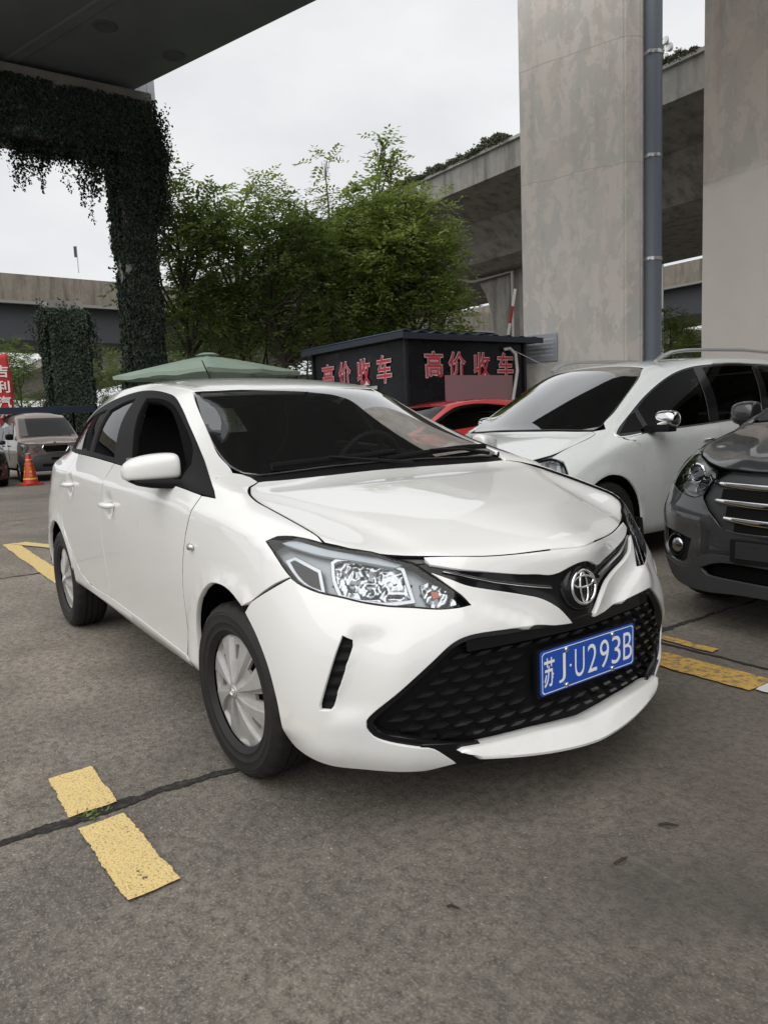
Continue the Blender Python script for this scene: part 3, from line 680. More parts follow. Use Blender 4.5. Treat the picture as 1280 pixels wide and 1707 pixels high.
far_viaduct('distant_viaduct', 'distant viaduct glimpsed in the gap between the two tall pillars', 47, -60, 10, 11.4, 11.4, along='x')
t_ = thing('lamp_post', 'thin mast with a small panel on the distant viaduct parapet', 'lamp post', (-45.2, 9.9, 11.0)); bm = bmesh.new(); tube(bm, [(0, 0, -.3), (0, 0, 1.25)], .03, 6); obj('pole', bm, M['satin'], t_); bm = bmesh.new(); box(bm, (0, -.09, .9), (.05, .15, .62)); obj('panel', bm, MG, t_)
t_ = thing('floodlight_mast', 'cluster of round floodlights on a mast showing beside the big drainpipe', 'lamp post', (-19.6, 30, 0)); bm = bmesh.new(); tube(bm, [(0, 0, 0), (0, 0, 17.9)], .14, 8); obj('pole', bm, M['satin'], t_)
for k in range(6):
    a = k*math.pi/3; bm = bmesh.new(); mm = Matrix.Translation((.42*math.cos(a), 0, 17.4+.42*math.sin(a))) @ Matrix.Rotation(R(70), 4, 'X'); lathe(bm, [(0, -.14), (.12, -.12), (.2, .05), (.2, .08), (0, .06)], mm, 14); tube(bm, [(0, 0, 17.4), mm.translation], .03, 5); obj('floodlight', bm, M['satin'], t_)
# ---------------------------------------------------------------- trees
M['bark'] = mat('bark', (.055, .045, .036), .9)
M['leafA'] = leafmat('leaf_fresh', (.15, .215, .042), (.215, .285, .065), (.33, .39, .12), .55, .5)
M['leafB'] = leafmat('leaf_dark', (.09, .14, .034), (.135, .195, .052), (.21, .27, .075), .55, .42)
def tree_build(seed, height, width, base=.30, clumps=15, leaves=15000, lsize=.15, leafm='leafA', spiky=0):
    """trunk with limbs that carry leaf clumps; every clump is a shell of pinnate sprays"""
    rg = random.Random(seed); bm = bmesh.new(); lv = Leaves()
    def rvec(): return Vector((rg.gauss(0, 1), rg.gauss(0, 1), rg.gauss(0, 1)))
    zb = height*base; ht = height-zb; tr = height*.013
    pts = [Vector((0, 0, -.1))]; d = Vector((rg.gauss(0, .05), rg.gauss(0, .05), 1))
    for k in range(8): d = (d+rvec()*.07+Vector((0, 0, .15))).normalized(); pts.append(pts[-1]+d*height*.80/8)
    tube(bm, pts, [tr*(1-.80*k/8) for k in range(9)], 8, cap=False)
    C = []
    for k in range(clumps):
        f = (k+.5)/clumps; a = k*2.399+rg.uniform(-.5, .5); z = zb+ht*(.08+.78*f)
        prof = math.sin(math.pi*min(1, .22+.66*f))**.6; rr = width/2*prof*rg.uniform(.50, .88)
        C.append((Vector((rr*math.cos(a), rr*math.sin(a), z+rg.uniform(-.05, .05)*ht)), width*rg.uniform(.12, .19)))
    C.append((pts[-1]+Vector((0, 0, -.02*ht)), width*.17))
    for k in range(spiky):
        a = rg.uniform(0, 6.28); r_ = rg.uniform(.03, .16)*width; C.append((Vector((r_*math.cos(a), r_*math.sin(a), height*rg.uniform(.93, 1.10))), width*.085))
    tot = sum(r**2 for c, r in C)
    for c, r in C:
        i = min(7, max(2, int((c.z-.22*r_safe(c, height)-0)/(height*.80)*8*.8))); p0 = pts[i]
        mid = p0.lerp(c, .5)+rvec()*.06*width+Vector((0, 0, -.03*ht)); tube(bm, [p0, p0.lerp(mid, .5)+rvec()*.03, mid, mid.lerp(c, .5)+rvec()*.04, c], [tr*.5, tr*.42, tr*.32, tr*.22, tr*.1], 5, cap=False)
        for _ in range(6): e = c+rvec().normalized()*r*.9; tube(bm, [c.lerp(mid, .25), c.lerp(e, .5)+rvec()*.04, e], [tr*.10, tr*.07, tr*.03], 4, cap=False)
        n = int(leaves*r*r/tot/10)
        for _ in range(n):
            u = rvec(); u.z = u.z*.75+.12; u.normalize(); q0 = c+u*r*rg.uniform(.35, 1.05)**.8
            sd = (u*.7+rvec()*.45+Vector((0, 0, -.10))).normalized(); up = (Vector((0, 0, 1))+rvec()*.28).normalized(); sL = lsize*rg.uniform(2.2, 3.6); ls = lsize*rg.uniform(.8, 1.15)
            r_ = sd.cross(up); r_ = r_.normalized() if r_.length > 1e-4 else Vector((1, 0, 0))
            for k in range(10):
                t_ = k/9; q = q0+sd*sL*t_+Vector((0, 0, -.30*sL*t_*t_))
                if k < 9: lv.leaf(q, up+rvec()*.18, (r_*(-1 if k % 2 else 1)+sd*.55), ls*(1-.35*abs(t_-.45)), ls*.42, .15)
                else: lv.leaf(q, up, sd, ls, ls*.36, .15)
    return obj('trunk', bm, M['bark']), lv.build('crown', M[leafm])
def r_safe(c, h): return max(.3, .35*(c.x*c.x+c.y*c.y)**.5)
def add_tree(name, label, cat, proto, loc, rz=0, sc=1.0, group=None, height=None, width=None):
    """width, height: size of the crown wanted (m); loc: the point under the crown's middle"""
    vs = [v.co for v in proto[1].data.vertices]; sxy = sc; off = Vector((0, 0, 0))
    if height: sc = height/sorted(v.z for v in vs)[-20]; sxy = sc
    if width:
        xs = sorted(v.x for v in vs); ys = sorted(v.y for v in vs); n = len(vs); ext = .5*(xs[int(n*.96)]-xs[int(n*.04)]+ys[int(n*.96)]-ys[int(n*.04)]); sxy = width/ext
        off = Matrix.Rotation(rz, 3, 'Z') @ Vector(((xs[int(n*.96)]+xs[int(n*.04)])/2*sxy, (ys[int(n*.96)]+ys[int(n*.04)])/2*sxy, 0))
    t_ = thing(name, label, cat, Vector(loc)-off, rz, group); t_.scale = (sxy, sxy, sc)
    for nm, src in (('trunk', proto[0]), ('crown', proto[1])):
        o = src if src.parent is None else src.copy()
        if src.parent is not None: COL.objects.link(o)
        o.parent = t_; o.name = nm
    return t_
PD = tree_build(5, 6.5, 3.6, .22, 12, 7000, .17, 'leafB')
PA = tree_build(9, 6.0, 3.0, .25, 12, 9000, .15, 'leafA')
G = 'trees behind the booth'
def at(u, D): return (2.2846+D*(-.8129+(u-640)/1234.5*.571)+0, -1.767+D*(.5665+(u-640)/1234.5*.8206)+0)
for u, D, ytop, wpx, sd, lm, sp, hz, lb in ((340, 20.0, 296, 190, 11, 'leafB', 0, 712, 'dark leafy tree standing just right of the ivy-covered pier'), (430, 22.5, 312, 210, 23, 'leafA', 1, 709, 'broad tree whose crown rises above the green parasol'),
        (520, 20.5, 335, 230, 37, 'leafB', 0, 706, 'dense dark tree between the parasol and the booth'), (592, 22.5, 320, 220, 41, 'leafA', 1, 702, 'bright green tree behind the left wall of the booth'),
        (668, 21.5, 236, 200, 53, 'leafA', 6, 699, 'tallest tree, its thin top twigs standing against the sky'), (704, 20.5, 338, 190, 67, 'leafA', 1, 697, 'rightmost tree reaching over the booth roof toward the flared column')):
    x, y = at(u, D); H_ = 1.184+(hz-ytop)/1234.5*D; W_ = wpx/1234.5*D
    t_ = thing('broadleaf_tree', lb, 'tree', (x, y, 0), sd*.7, G)
    for o in tree_build(sd, H_*(.86 if sd == 53 else 1), W_, .36 if sd != 53 else .46, 21, 10500, .185, lm, sp): o.parent = t_
G2 = 'far trees under the distant viaduct'
for u, D, p_, rz, sc, lb in ((10, 36, PD, 0, .85, 'thin-stemmed tree behind the red banner'), (55, 39, PD, 2, .95, 'slim tree left of the farther ivy pier'), (170, 35, PD, 1, .80, 'bushy tree between the two ivy piers'), (235, 38, PD, 3, .8, 'tree behind the near ivy pier'), (330, 40, PD, 4, .8, 'low tree seen under the dark crowns beyond the parasol'), (430, 42, PD, 5, .85, 'low tree beyond the parasol on the right'), (-60, 38, PD, 3, .9, 'tree at the far left beyond the banner')):
    x, y = at(u, D); add_tree('slim_tree', lb, 'tree', p_, (x, y, 0), rz, sc, G2)
for u, D, p_, rz, sc, lb in ((1118, 30, PA, 1, .66, 'green tree in the gap between the two tall pillars'), (1150, 33, PA, 3, .62, 'second green tree in the pillar gap, nearer the right pillar')):
    x, y = at(u, D); add_tree('broadleaf_tree', lb, 'tree', p_, (x, y, 0), rz, sc*1.35)
# ---------------------------------------------------------------- the white hatchback: smooth body shell (X forward, Y to its left, origin on the ground under the front axle)
def cage(cols, rail, mid, top, nf=4, crease_belt=.5, cr=None):
    """cols: list of belts r0..rK from front centre round to rear centre; rail / mid: greenhouse rows by column index;
    top[j][i]: inner grid rows behind the front edge, i = 0 (centre) .. nf-1"""
    V = []; idx = {}
    def add(k, p): idx[k] = len(V); V.append(tuple(p))
    nr = len(cols[0]); K = nr-1; nc = len(cols)
    for c, col_ in enumerate(cols):
        for r, p in enumerate(col_): add(('b', c, r), p)
    c0 = nf+3                                   # A-pillar base column
    for c in range(c0+1, nc):
        add(('m', c), mid[c]); add(('t', c), rail[c])
    idx[('m', c0)] = idx[('t', c0)] = idx[('b', c0, K)]
    nj = nc-nf*2                                # columns along one side
    for j, row in top.items():
        for i, p in enumerate(row): add(('g', j, i), p)
    last = nc-1-nf-nf                           # j of the roof's rear edge
    def g(j, i):
        if j == 0: return idx[('b', i, K)]
        if i == nf:
            c = nf+j
            return idx[('b', c, K)] if c <= c0 else idx[('t', c)]
        if j == last: return idx[('t', nc-1-i)]
        return idx[('g', j, i)]
    F = []; Cr = {}
    def e(a, b, v): Cr[tuple(sorted((a, b)))] = v
    for c in range(nc-1):
        for r in range(K): F.append((idx[('b', c, r)], idx[('b', c+1, r)], idx[('b', c+1, r+1)], idx[('b', c, r+1)]))
    for c in range(c0, nc-1):
        a = (idx[('b', c, K)], idx[('b', c+1, K)], idx[('m', c+1)], idx[('m', c)]); b = (idx[('m', c)], idx[('m', c+1)], idx[('t', c+1)], idx[('t', c)])
        F += [tuple(dict.fromkeys(a)), tuple(dict.fromkeys(b))]
    for j in range(last):
        for i in range(nf): F.append((g(j, i), g(j, i+1), g(j+1, i+1), g(j+1, i)))
    for k, lst in (cr or {}).items():
        kind, lo, hi, v = lst
        for q in range(lo, hi):
            if kind[0] == 'b': e(idx[('b', q, int(kind[1:]))], idx[('b', q+1, int(kind[1:]))], v)
            elif kind[0] == 't': e(idx[('t', q)], idx[('t', q+1)], v)
            elif kind[0] == 'g': e(g(int(kind[1:]), q), g(int(kind[1:]), q+1), v)
            elif kind[0] == 's': e(g(q, int(kind[1:])), g(q+1, int(kind[1:])), v)
    return V, F, Cr
def hatch_shell():
    cols = [
     [(.80, 0, .165), (.812, 0, .24), (.803, 0, .42), (.803, 0, .55), (.800, 0, .66), (.795, 0, .777)],
     [(.785, .2, .17), (.79, .2, .24), (.785, .2, .42), (.775, .2, .555), (.738, .2, .66), (.722, .2, .773)],
     [(.73, .4, .172), (.752, .4, .243), (.748, .4, .42), (.745, .4, .55), (.712, .4, .648), (.633, .4, .783)],
     [(.64, .575, .178), (.665, .585, .25), (.682, .59, .42), (.668, .585, .55), (.602, .585, .667), (.517, .58, .797)],
     [(.545, .69, .19), (.585, .695, .27), (.598, .70, .42), (.565, .712, .57), (.50, .702, .70), (.42, .692, .833)],
     [(.42, .78, .205), (.455, .805, .28), (.45, .815, .42), (.43, .808, .58), (.37, .782, .757), (.30, .716, .872)],
     [(.15, .79, .235), (.17, .835, .30), (.17, .846, .42), (.17, .846, .63), (.14, .815, .858), (.12, .726, .915)],
     [(-.10, .80, .25), (-.1, .835, .305), (-.1, .844, .42), (-.1, .848, .66), (-.12, .826, .878), (-.08, .756, .965)],
     [(-.42, .80, .262), (-.42, .833, .31), (-.42, .837, .42), (-.42, .848, .66), (-.42, .835, .902), (-.42, .803, .985)],
     [(-.87, .80, .27), (-.87, .83, .315), (-.87, .833, .42), (-.87, .848, .67), (-.87, .84, .925), (-.87, .806, 1.015)],
     [(-1.35, .80, .28), (-1.35, .83, .32), (-1.35, .833, .42), (-1.35, .848, .67), (-1.35, .845, .945), (-1.35, .806, 1.045)],
     [(-1.95, .80, .30), (-1.95, .832, .335), (-1.95, .838, .42), (-1.95, .848, .67), (-1.95, .845, .965), (-1.95, .80, 1.075)],
     [(-2.5, .79, .29), (-2.5, .835, .335), (-2.5, .843, .42), (-2.5, .846, .67), (-2.5, .818, .978), (-2.45, .738, 1.09)],
     [(-2.93, .76, .27), (-2.94, .80, .33), (-2.94, .815, .42), (-2.93, .812, .67), (-2.88, .755, .985), (-2.78, .63, 1.092)],
     [(-3.16, .64, .25), (-3.2, .67, .32), (-3.22, .685, .42), (-3.21, .68, .67), (-3.12, .63, .985), (-2.97, .525, 1.09)],
     [(-3.26, .42, .25), (-3.29, .42, .32), (-3.3, .42, .42), (-3.29, .42, .67), (-3.23, .42, .985), (-3.10, .40, 1.09)],
     [(-3.28, .2, .25), (-3.31, .2, .32), (-3.32, .2, .42), (-3.31, .2, .67), (-3.25, .2, .985), (-3.13, .2, 1.09)],
     [(-3.29, 0, .25), (-3.32, 0, .32), (-3.33, 0, .42), (-3.32, 0, .67), (-3.26, 0, .985), (-3.14, 0, 1.09)]]
    rail = {8: (-.53, .612, 1.113), 9: (-.985, .515, 1.343), 10: (-1.4, .54, 1.403), 11: (-1.95, .553, 1.408), 12: (-2.45, .522, 1.372), 13: (-2.80, .482, 1.337),
            14: (-2.90, .41, 1.352), 15: (-2.96, .30, 1.372), 16: (-2.98, .15, 1.385), 17: (-2.99, 0, 1.39)}
    mid = {8: (-.47, .725, 1.065), 9: (-.92, .69, 1.205), 10: (-1.35, .712, 1.245), 11: (-1.95, .705, 1.255), 12: (-2.44, .648, 1.24), 13: (-2.78, .565, 1.222),
           14: (-2.94, .485, 1.22), 15: (-3.04, .35, 1.23), 16: (-3.07, .18, 1.23), 17: (-3.08, 0, 1.23)}
    top = {1: [(.62, 0, .838), (.585, .19, .836), (.50, .38, .836), (.405, .55, .846)],
           2: [(.30, 0, .905), (.29, .2, .904), (.25, .4, .901), (.19, .58, .903)],
           3: [(-.20, 0, .985), (-.19, .2, .985), (-.165, .42, .983), (-.13, .61, .977)],
           4: [(-.58, 0, 1.190), (-.575, .2, 1.187), (-.56, .38, 1.172), (-.545, .51, 1.148)],
           5: [(-.90, 0, 1.354), (-.905, .2, 1.352), (-.925, .35, 1.349), (-.955, .45, 1.346)],
           6: [(-1.38, 0, 1.438), (-1.38, .2, 1.435), (-1.39, .37, 1.428), (-1.4, .48, 1.417)],
           7: [(-1.95, 0, 1.462), (-1.95, .2, 1.458), (-1.95, .38, 1.447), (-1.95, .49, 1.43)],
           8: [(-2.5, 0, 1.440), (-2.5, .2, 1.435), (-2.48, .36, 1.42), (-2.46, .46, 1.40)]}
    cr = {0: ('b4', 5, 13, .55), 1: ('b5', 7, 14, .5), 2: ('t', 8, 13, .35), 3: ('g5', 0, 4, .35), 4: ('g3', 0, 4, .6), 5: ('s4', 3, 5, .5), 6: ('b5', 0, 4, .3),
          7: ('t', 13, 17, .7), 8: ('b5', 14, 17, .5), 9: ('b1', 5, 13, .5)}
    V, F, Cr = cage(cols, rail, mid, top, 4, cr=cr)
    return Shell(V, F, Cr, level=4, fit=4)
# ---------------------------------------------------------------- wheels
def tyre_bm(Rt=.301, rim=.203, wd=.185, seg=120):
    hw = wd/2
    prof = [(rim-.012, -hw*.80), (rim+.002, -hw*.93), (rim+.008, -hw*.985), (rim+.012, -hw*.965), (rim+.03, -hw*1.01), (rim+.033, -hw*1.035), (rim+.037, -hw*1.035), (rim+.040, -hw*1.02), ((rim+Rt)/2+.012, -hw*1.055), (Rt-.032, -hw*1.02), (Rt-.030, -hw*1.04), (Rt-.024, -hw*1.0), (Rt-.008, -hw*.88), (Rt-.001, -hw*.74)]
    tread = []
    for c in (-.36, 0, .36):
        g = .035
        tread += [(Rt, (c-g)*hw*1.0), (Rt-.007, (c-g*.7)*hw), (Rt-.007, (c+g*.7)*hw), (Rt, (c+g)*hw)]
    prof = prof+tread+[(r, -h) for r, h in prof[::-1]]
    bm = bmesh.new(); rows = []
    for k in range(seg):
        a = 2*math.pi*k/seg; row = []
        for r, h in prof:
            rr = r
            if abs(h) > hw*.44 and r > Rt-.012 and k % 4 == 0: rr -= .006       # shoulder slots
            if abs(h) <= hw*.44 and r >= Rt-.0005 and k % 6 == (0 if h > 0 else 3): rr -= .003
            row.append(bm.verts.new((rr*math.cos(a), rr*math.sin(a), h)))
        rows.append(row)
    for k in range(seg):
        A, B = rows[k], rows[(k+1) % seg]
        for j in range(len(prof)-1): bm.faces.new((A[j], B[j], B[j+1], A[j+1]))
    return bm
def cover_bm(Rc=.201, n=8, slot=(.10, .162)):
    """pressed wheel cover: n flat blades flaring to the rim, a slot beside each; mesh lines run along the blade edges"""
    pit = 2*math.pi/n; bm = bmesh.new()
    rs = [.026, .034, .045, .058, .072, .086, slot[0], slot[0]+.006, (slot[0]*2+slot[1])/3, (slot[0]+2*slot[1])/3, slot[1]-.006, slot[1], .172*Rc/.201, .182*Rc/.201, .190*Rc/.201, .196*Rc/.201, Rc]
    def edges(r):
        wl = -(.17+.05*(r/Rc))*(8/n); wr = (.11+.15*(r/Rc))*(8/n); nx = pit+wl
        v = nx-wr
        return [wl, wl+.05, wl+.08, (wl+wr)/2, wr-.06, wr-.03, wr, wr+v*.18, wr+v*.34, wr+v*.52, wr+v*.70, wr+v*.86]
    UP = [0, .75, 1, 1.0, 1, .75, .0, -.25, -.35, -.35, -.3, -.15]
    rows = []
    for r in rs:
        row = []; base = .030-.026*(r/Rc)**2.0; k = min(1, max(0, (r-.03)/.035))*(1-max(0, min(1, (r-Rc*.90)/(Rc*.06)))); rim = -.9*max(0, r-.193*Rc/.201)
        for b in range(n):
            for d, u in zip(edges(r), UP): a = b*pit+d+.12*(r/Rc); row.append(bm.verts.new((r*math.cos(a), r*math.sin(a), base+rim-.014*k*(1-u))))
        rows.append(row)
    m = len(rows[0])
    for q in range(len(rows)-1):
        for c in range(m):
            if slot[0]+.003 < (rs[q]+rs[q+1])/2 < slot[1]-.003 and (c % 12) in (8, 9, 10): continue
            bm.faces.new((rows[q][c], rows[q+1][c], rows[q+1][(c+1) % m], rows[q][(c+1) % m]))
    bm.faces.new(rows[0][::-1])
    bmesh.ops.recalc_face_normals(bm, faces=bm.faces)
    if sum(f.normal.z for f in bm.faces) < 0: bmesh.ops.reverse_faces(bm, faces=bm.faces)
    r = bmesh.ops.extrude_edge_only(bm, edges=[e for e in bm.edges if e.is_boundary])
    for v in [g for g in r['geom'] if isinstance(g, bmesh.types.BMVert)]: v.co.z -= .012
    return bm
WHEEL = {}
def wheel(parent, x, y, zc, kind='hatch', steer=0.0, Rt=.301, rim=.203, wd=.185):
    key = kind
    s = 1 if y > 0 else -1
    if key not in WHEEL:
        c = obj('tyre', tyre_bm(Rt, rim, wd), M['rubber'], parent); smooth(c, 40)
        n = {'hatch': 8}.get(kind, 5)
        bm = cover_bm(rim-.002, n, (rim*.50, rim*.79))
        cap = obj('wheel_cover', bm, M['cap'], c); smooth(cap, 28)
        cap.location = (0, 0, wd/2-.030)
        bm = bmesh.new()
        lathe(bm, [(0.0, .006), (.018, .0055), (.024, .002), (.026, -.006)], n=28)
        bm2 = bmesh.new(); lathe(bm2, [(rim-.004, .02), (rim-.03, -.03), (.10, -.035), (.07, -.02), (0.0, -.02)], n=40)
        disc = obj('brake_disc', bm2, mat('brake_dark', (.012, .012, .013), .6, .2), c); smooth(disc, 40)
        hub = obj('hub_badge', bm, M['satin'], cap); smooth(hub, 40); hub.location = (0, 0, .030)
        if kind == 'hatch':
            bm = bmesh.new()
            for rx, ry, ox, oy in ((.0155, .0125, 0, 0), (.0120, .0048, 0, .0035), (.0045, .0110, 0, 0)):
                tube(bm, [(ox+rx*math.cos(t), oy+ry*math.sin(t), .0062) for t in [2*math.pi*q/24 for q in range(25)]], .0012, 6)
            hub2 = obj('ring_emblem', bm, M['chrome'], cap); smooth(hub2); hub2.location = (0, 0, .030)
        WHEEL[key] = c; t = c
    else:
        src = WHEEL[key]; t = src.copy(); COL.objects.link(t); t.parent = parent
        for ch in src.children:
            a = ch.copy(); COL.objects.link(a); a.parent = t
            for g_ in ch.children: b = g_.copy(); COL.objects.link(b); b.parent = a
    # local Z (outer face) to the side
    t.matrix_local = Matrix.Translation((x, y, zc)) @ Matrix.Rotation(steer, 4, 'Z') @ Matrix.Rotation(R(-90)*s, 4, 'X') @ Matrix.Rotation(rnd.uniform(0, 6.28) if key != 'hatch' else .33, 4, 'Z')
    t.name = 'wheel'
    for ch in t.children:
        ch.name = ch.name.split('.')[0]
    return t
def wheel_well(bm, x, s, zc, Rw, y0, y1, a0=8, a1=172, n=20):
    """dark liner: half drum round a wheel plus its inner wall"""
    pts = [(x+Rw*math.cos(R(a0+(a1-a0)*k/n)), zc+Rw*math.sin(R(a0+(a1-a0)*k/n))) for k in range(n+1)]
    A = [bm.verts.new((p, s*y0, q)) for p, q in pts]; B = [bm.verts.new((p, s*y1, q)) for p, q in pts]
    for k in range(n): bm.faces.new((A[k], A[k+1], B[k+1], B[k]))
    bm.faces.new(B)
# ---------------------------------------------------------------- the white hatchback
DTF = (-.55, 0, -.83)
DF, DS, DSU, DT, DX = (-.7, -.7, -.12), (0, -1, -.22), (0, -.82, -.57), (0, 0, -1), (-1, 0, 0)
def mir(L): return [(x, -y, z) for x, y, z in L[::-1]]
def build_hatch():
    sh = hatch_shell()
    T = thing('hatchback_car', 'white hatchback with a blue number plate on its black grille, in the foreground', 'car')
    W = M['white']
    def both(name, *a, m=W, **k):
        d = panel_mesh(sh, *a, **k)
        return panel_obj(name, d, m, T, flip=False), panel_obj(name, d, m, T, flip=True)
    hl = [(.251, .791, .836), (.272, .764, .849), (.321, .737, .851), (.373, .713, .845), (.422, .687, .831), (.465, .645, .819), (.515, .585, .805), (.562, .53, .781), (.594, .494, .769), (.621, .475, .747),
          (.661, .438, .712), (.695, .403, .676), (.716, .383, .648), (.707, .415, .642), (.683, .472, .643), (.643, .534, .653), (.601, .595, .66), (.556, .652, .673), (.515, .695, .688), (.466, .741, .702),
          (.419, .770, .720), (.389, .781, .735), (.344, .789, .771), (.298, .792, .807)]
    hl_low = hl[12:22][::-1]          # outer low corner ... inner tip
    hood_side = [(.417, .687, .835), (.388, .690, .854), (.305, .695, .876), (.132, .708, .916), (.031, .713, .938), (-.050, .700, .960), (-.110, .668, .976), (-.150, .615, .987)]
    hood_rear = [(-.160, .49, .985), (-.180, .3, .984), (-.200, .12, .986), (-.205, 0, .987)]
    hood_front = [(.797, 0, .778), (.762, .105, .774), (.722, .205, .773), (.682, .301, .775), (.640, .389, .783), (.593, .47, .789), (.54, .545, .794), (.485, .616, .806), (.445, .66, .822)]
    hoodh = hood_front[1:] + hood_side + hood_rear[:-1]
    hood_out = [hood_front[0]] + hoodh + [hood_rear[-1]] + mir(hoodh)
    def crease(p):
        y = abs(p.y); t = (p.x+.06)/.64; yl = .66-.24*t-.03*math.sin(max(0, min(1, t))*3.14)
        return .010*(max(0, min(1, 1-(y-yl)/.030)) if y > yl else 1)*max(0, min(1, (p.x+.16)/.15))*max(0, min(1, (.70-p.x)/.25)) - .010
    hood = panel_obj('hood', panel_mesh(sh, hood_out, DTF, step=.028, gap=.004, depth=.03, corner=40, disp=lambda p: crease(p)*max(0, min(1, (p.x+.16)/.1))*max(0, min(1, (.72-p.x)/.2))), W, T)
    # white trim between the hood and the upper grille
    low = [(.800, 0, .728), (.797, .045, .722), (.788, .085, .708), (.768, .118, .699), (.742, .151, .697), (.726, .203, .705), (.71, .255, .715), (.695, .306, .727), (.677, .354, .737), (.656, .397, .746), (.62, .455, .762)]
    half = hood_front[1:5] + [(.60, .462, .786)] + low[1:][::-1]
    panel_obj('front_trim', panel_mesh(sh, [hood_front[0]]+half+[low[0]]+mir(half), (-.85, 0, -.53), step=.02, gap=.003, depth=.02, corner=35), W, T)
    # upper grille: gloss black, a little sunk, with a chrome bar and the badge
    ug = [(.80, .06, .756), (.745, .151, .73), (.70, .306, .757), (.66, .397, .77), (.60, .49, .768), (.63, .46, .735), (.665, .38, .69), (.72, .28, .655), (.745, .22, .64), (.77, .17, .60), (.79, .11, .53)]
    panel_obj('upper_grille', panel_mesh(sh, [(.80, 0, .76)]+ug+[(.80, 0, .52)]+mir(ug), DX, step=.02, gap=0, depth=.02, off=-.013), M['gloss_black'], T)
    for s in (1, -1):
        bm = bmesh.new(); L = []
        for y, z in ((.425, .742), (.36, .722), (.29, .7005), (.22, .684), (.16, .672), (.108, .663)):
            h = sh.bvh.ray_cast(Vector((3, y, z)), Vector((-1, 0, 0))); L.append((h[0].x-.006, s*y, z))
        tube(bm, L, [.0035, .006, .0075, .0085, .009, .009], 8, squash=.7)
        smooth(obj('chrome_bar', bm, M['chrome'], T), 60)
    MX = Matrix.Translation((.787, 0, .650)) @ Matrix.Rotation(R(82), 4, 'Y') @ Matrix.Rotation(R(90), 4, 'Z')   # local Z forward, X to the car's left... Y up
    bm = bmesh.new(); lathe(bm, [(.075, -.03), (.073, .0), (.066, .010), (.05, .012), (0, .012)], MX, 40)
    boss = smooth(obj('badge_boss', bm, M['gloss_black'], T), 50)
    bm = bmesh.new()
    for rx, ry, oy, rad in ((.0520, .0515, 0, .0048), (.0455, .0175, .0165, .0038), (.0165, .0455, -.001, .0038)):
        tube(bm, [MX @ Vector((rx*math.cos(t), oy+ry*math.sin(t), .016)) for t in [2*math.pi*q/48 for q in range(49)]], rad, 8)
    smooth(obj('ring_emblem', bm, M['chrome'], boss))
    # bumper
    wing_top = [(.632, .458, .742), (.650, .404, .72), (.667, .352, .696), (.690, .301, .679), (.715, .25, .664), (.741, .199, .649), (.766, .149, .632), (.788, .102, .600), (.798, .062, .560), (.80, .047, .545)]
    wing_bot = [(.79, .116, .550), (.777, .178, .561)]
    gr_top = [(.763, .273, .566), (.746, .381, .571), (.734, .431, .566), (.723, .471, .549), (.707, .528, .506), (.668, .614, .432), (.619, .675, .369), (.606, .689, .347), (.605, .689, .325), (.614, .672, .297), (.636, .637, .279), (.675, .565, .258)]
    lip_tip = [(.696, .520, .247), (.717, .455, .190)]
    bot = [(.66, .55, .172), (.60, .645, .175), (.545, .70, .186), (.47, .76, .200), (.40, .803, .222), (.380, .816, .236), (.364, .826, .258)]
    archf = [(.357, .831, .285), (.354, .834, .32), (.342, .836, .382), (.310, .841, .469), (.251, .844, .55), (.182, .846, .61)]
    split = [(.225, .839, .651), (.381, .784, .739)]
    inner = [(.697, .400, .676), (.664, .434, .712)]
    bump = archf[::-1][:0] + split + hl_low[1:] + inner + wing_top + wing_bot + gr_top + lip_tip + bot + archf
    slit = [(.553, .722, .590), (.572, .702, .578), (.575, .704, .562), (.560, .730, .47), (.544, .759, .387), (.536, .764, .376), (.512, .784, .376), (.512, .784, .390), (.535, .762, .482), (.546, .741, .545)]
    def sm(a, b, x):
        t = max(0, min(1, (x-a)/(b-a))); return t*t*(3-2*t)
    def bdisp(p):
        y, z = abs(p.y), p.z
        k = 0.0
        ys = .712+(.585-z)*.30                      # line of the slit
        s = ys-y
        if s > 0 and .30 < z < .66:
            k -= .014*sm(0, .02, s)*(1-sm(.04, .15, s))*sm(.33, .40, z)*(1-sm(.57, .63, z))
        # the lower edge swells out under the corner
        k += .005*(1-sm(.225, .30, z))*sm(.48, .60, y)*(1-sm(.78, .82, y))
        # the wing steps forward over the grille
        if y < .52:
            zl = .56+(y-.178)*(.645-.56)/(.385-.178)
            k += .010*sm(.02, .09, z-zl)*(1-sm(.30, .40, y))
            k += .015*(1-sm(-.010, .004, z-zl))*(1-sm(.05, .16, zl-z))*sm(.14, .20, y)*(1-sm(.40, .52, y))
        return k
    d = panel_mesh(sh, bump, DF, step=.016, gap=.002, depth=.016, holes=[slit], corner=40, disp=bdisp)
    for fl in (0, 1):
        b = panel_obj('front_bumper', d, W, T, flip=bool(fl))
    both('bumper_vent', slit, DF, m=M['trim'], step=.012, gap=-.004, depth=.01, off=lambda p: -.034+.016*abs(math.sin(p.z*math.pi/.036)))
    # main grille: sunk sheet, raised dashes, gloss frame
    g_half = [(.79, .116, .552), (.777, .178, .563)] + gr_top + [(.71, .50, .235), (.745, .40, .225), (.79, .2, .215)]
    gpoly = [(.80, 0, .553)]+g_half+[(.80, 0, .21)]+mir(g_half)
    panel_obj('grille_recess', panel_mesh(sh, gpoly, DX, step=.03, gap=-.012, depth=-.02, off=-.045, corner=40), M['trim'], T)
    gh2 = [Vector((y, z)) for x, y, z in [(0, 0, .553)]+g_half+[(0, 0, .21)]]
    bm = bmesh.new()
    def on(y, z, off):
        h = sh.bvh.ray_cast(Vector((3, y, z)), Vector((-1, 0, 0))); return h[0]+sh.nrm(h[0], h[2])*off
    row = 0; z = .272
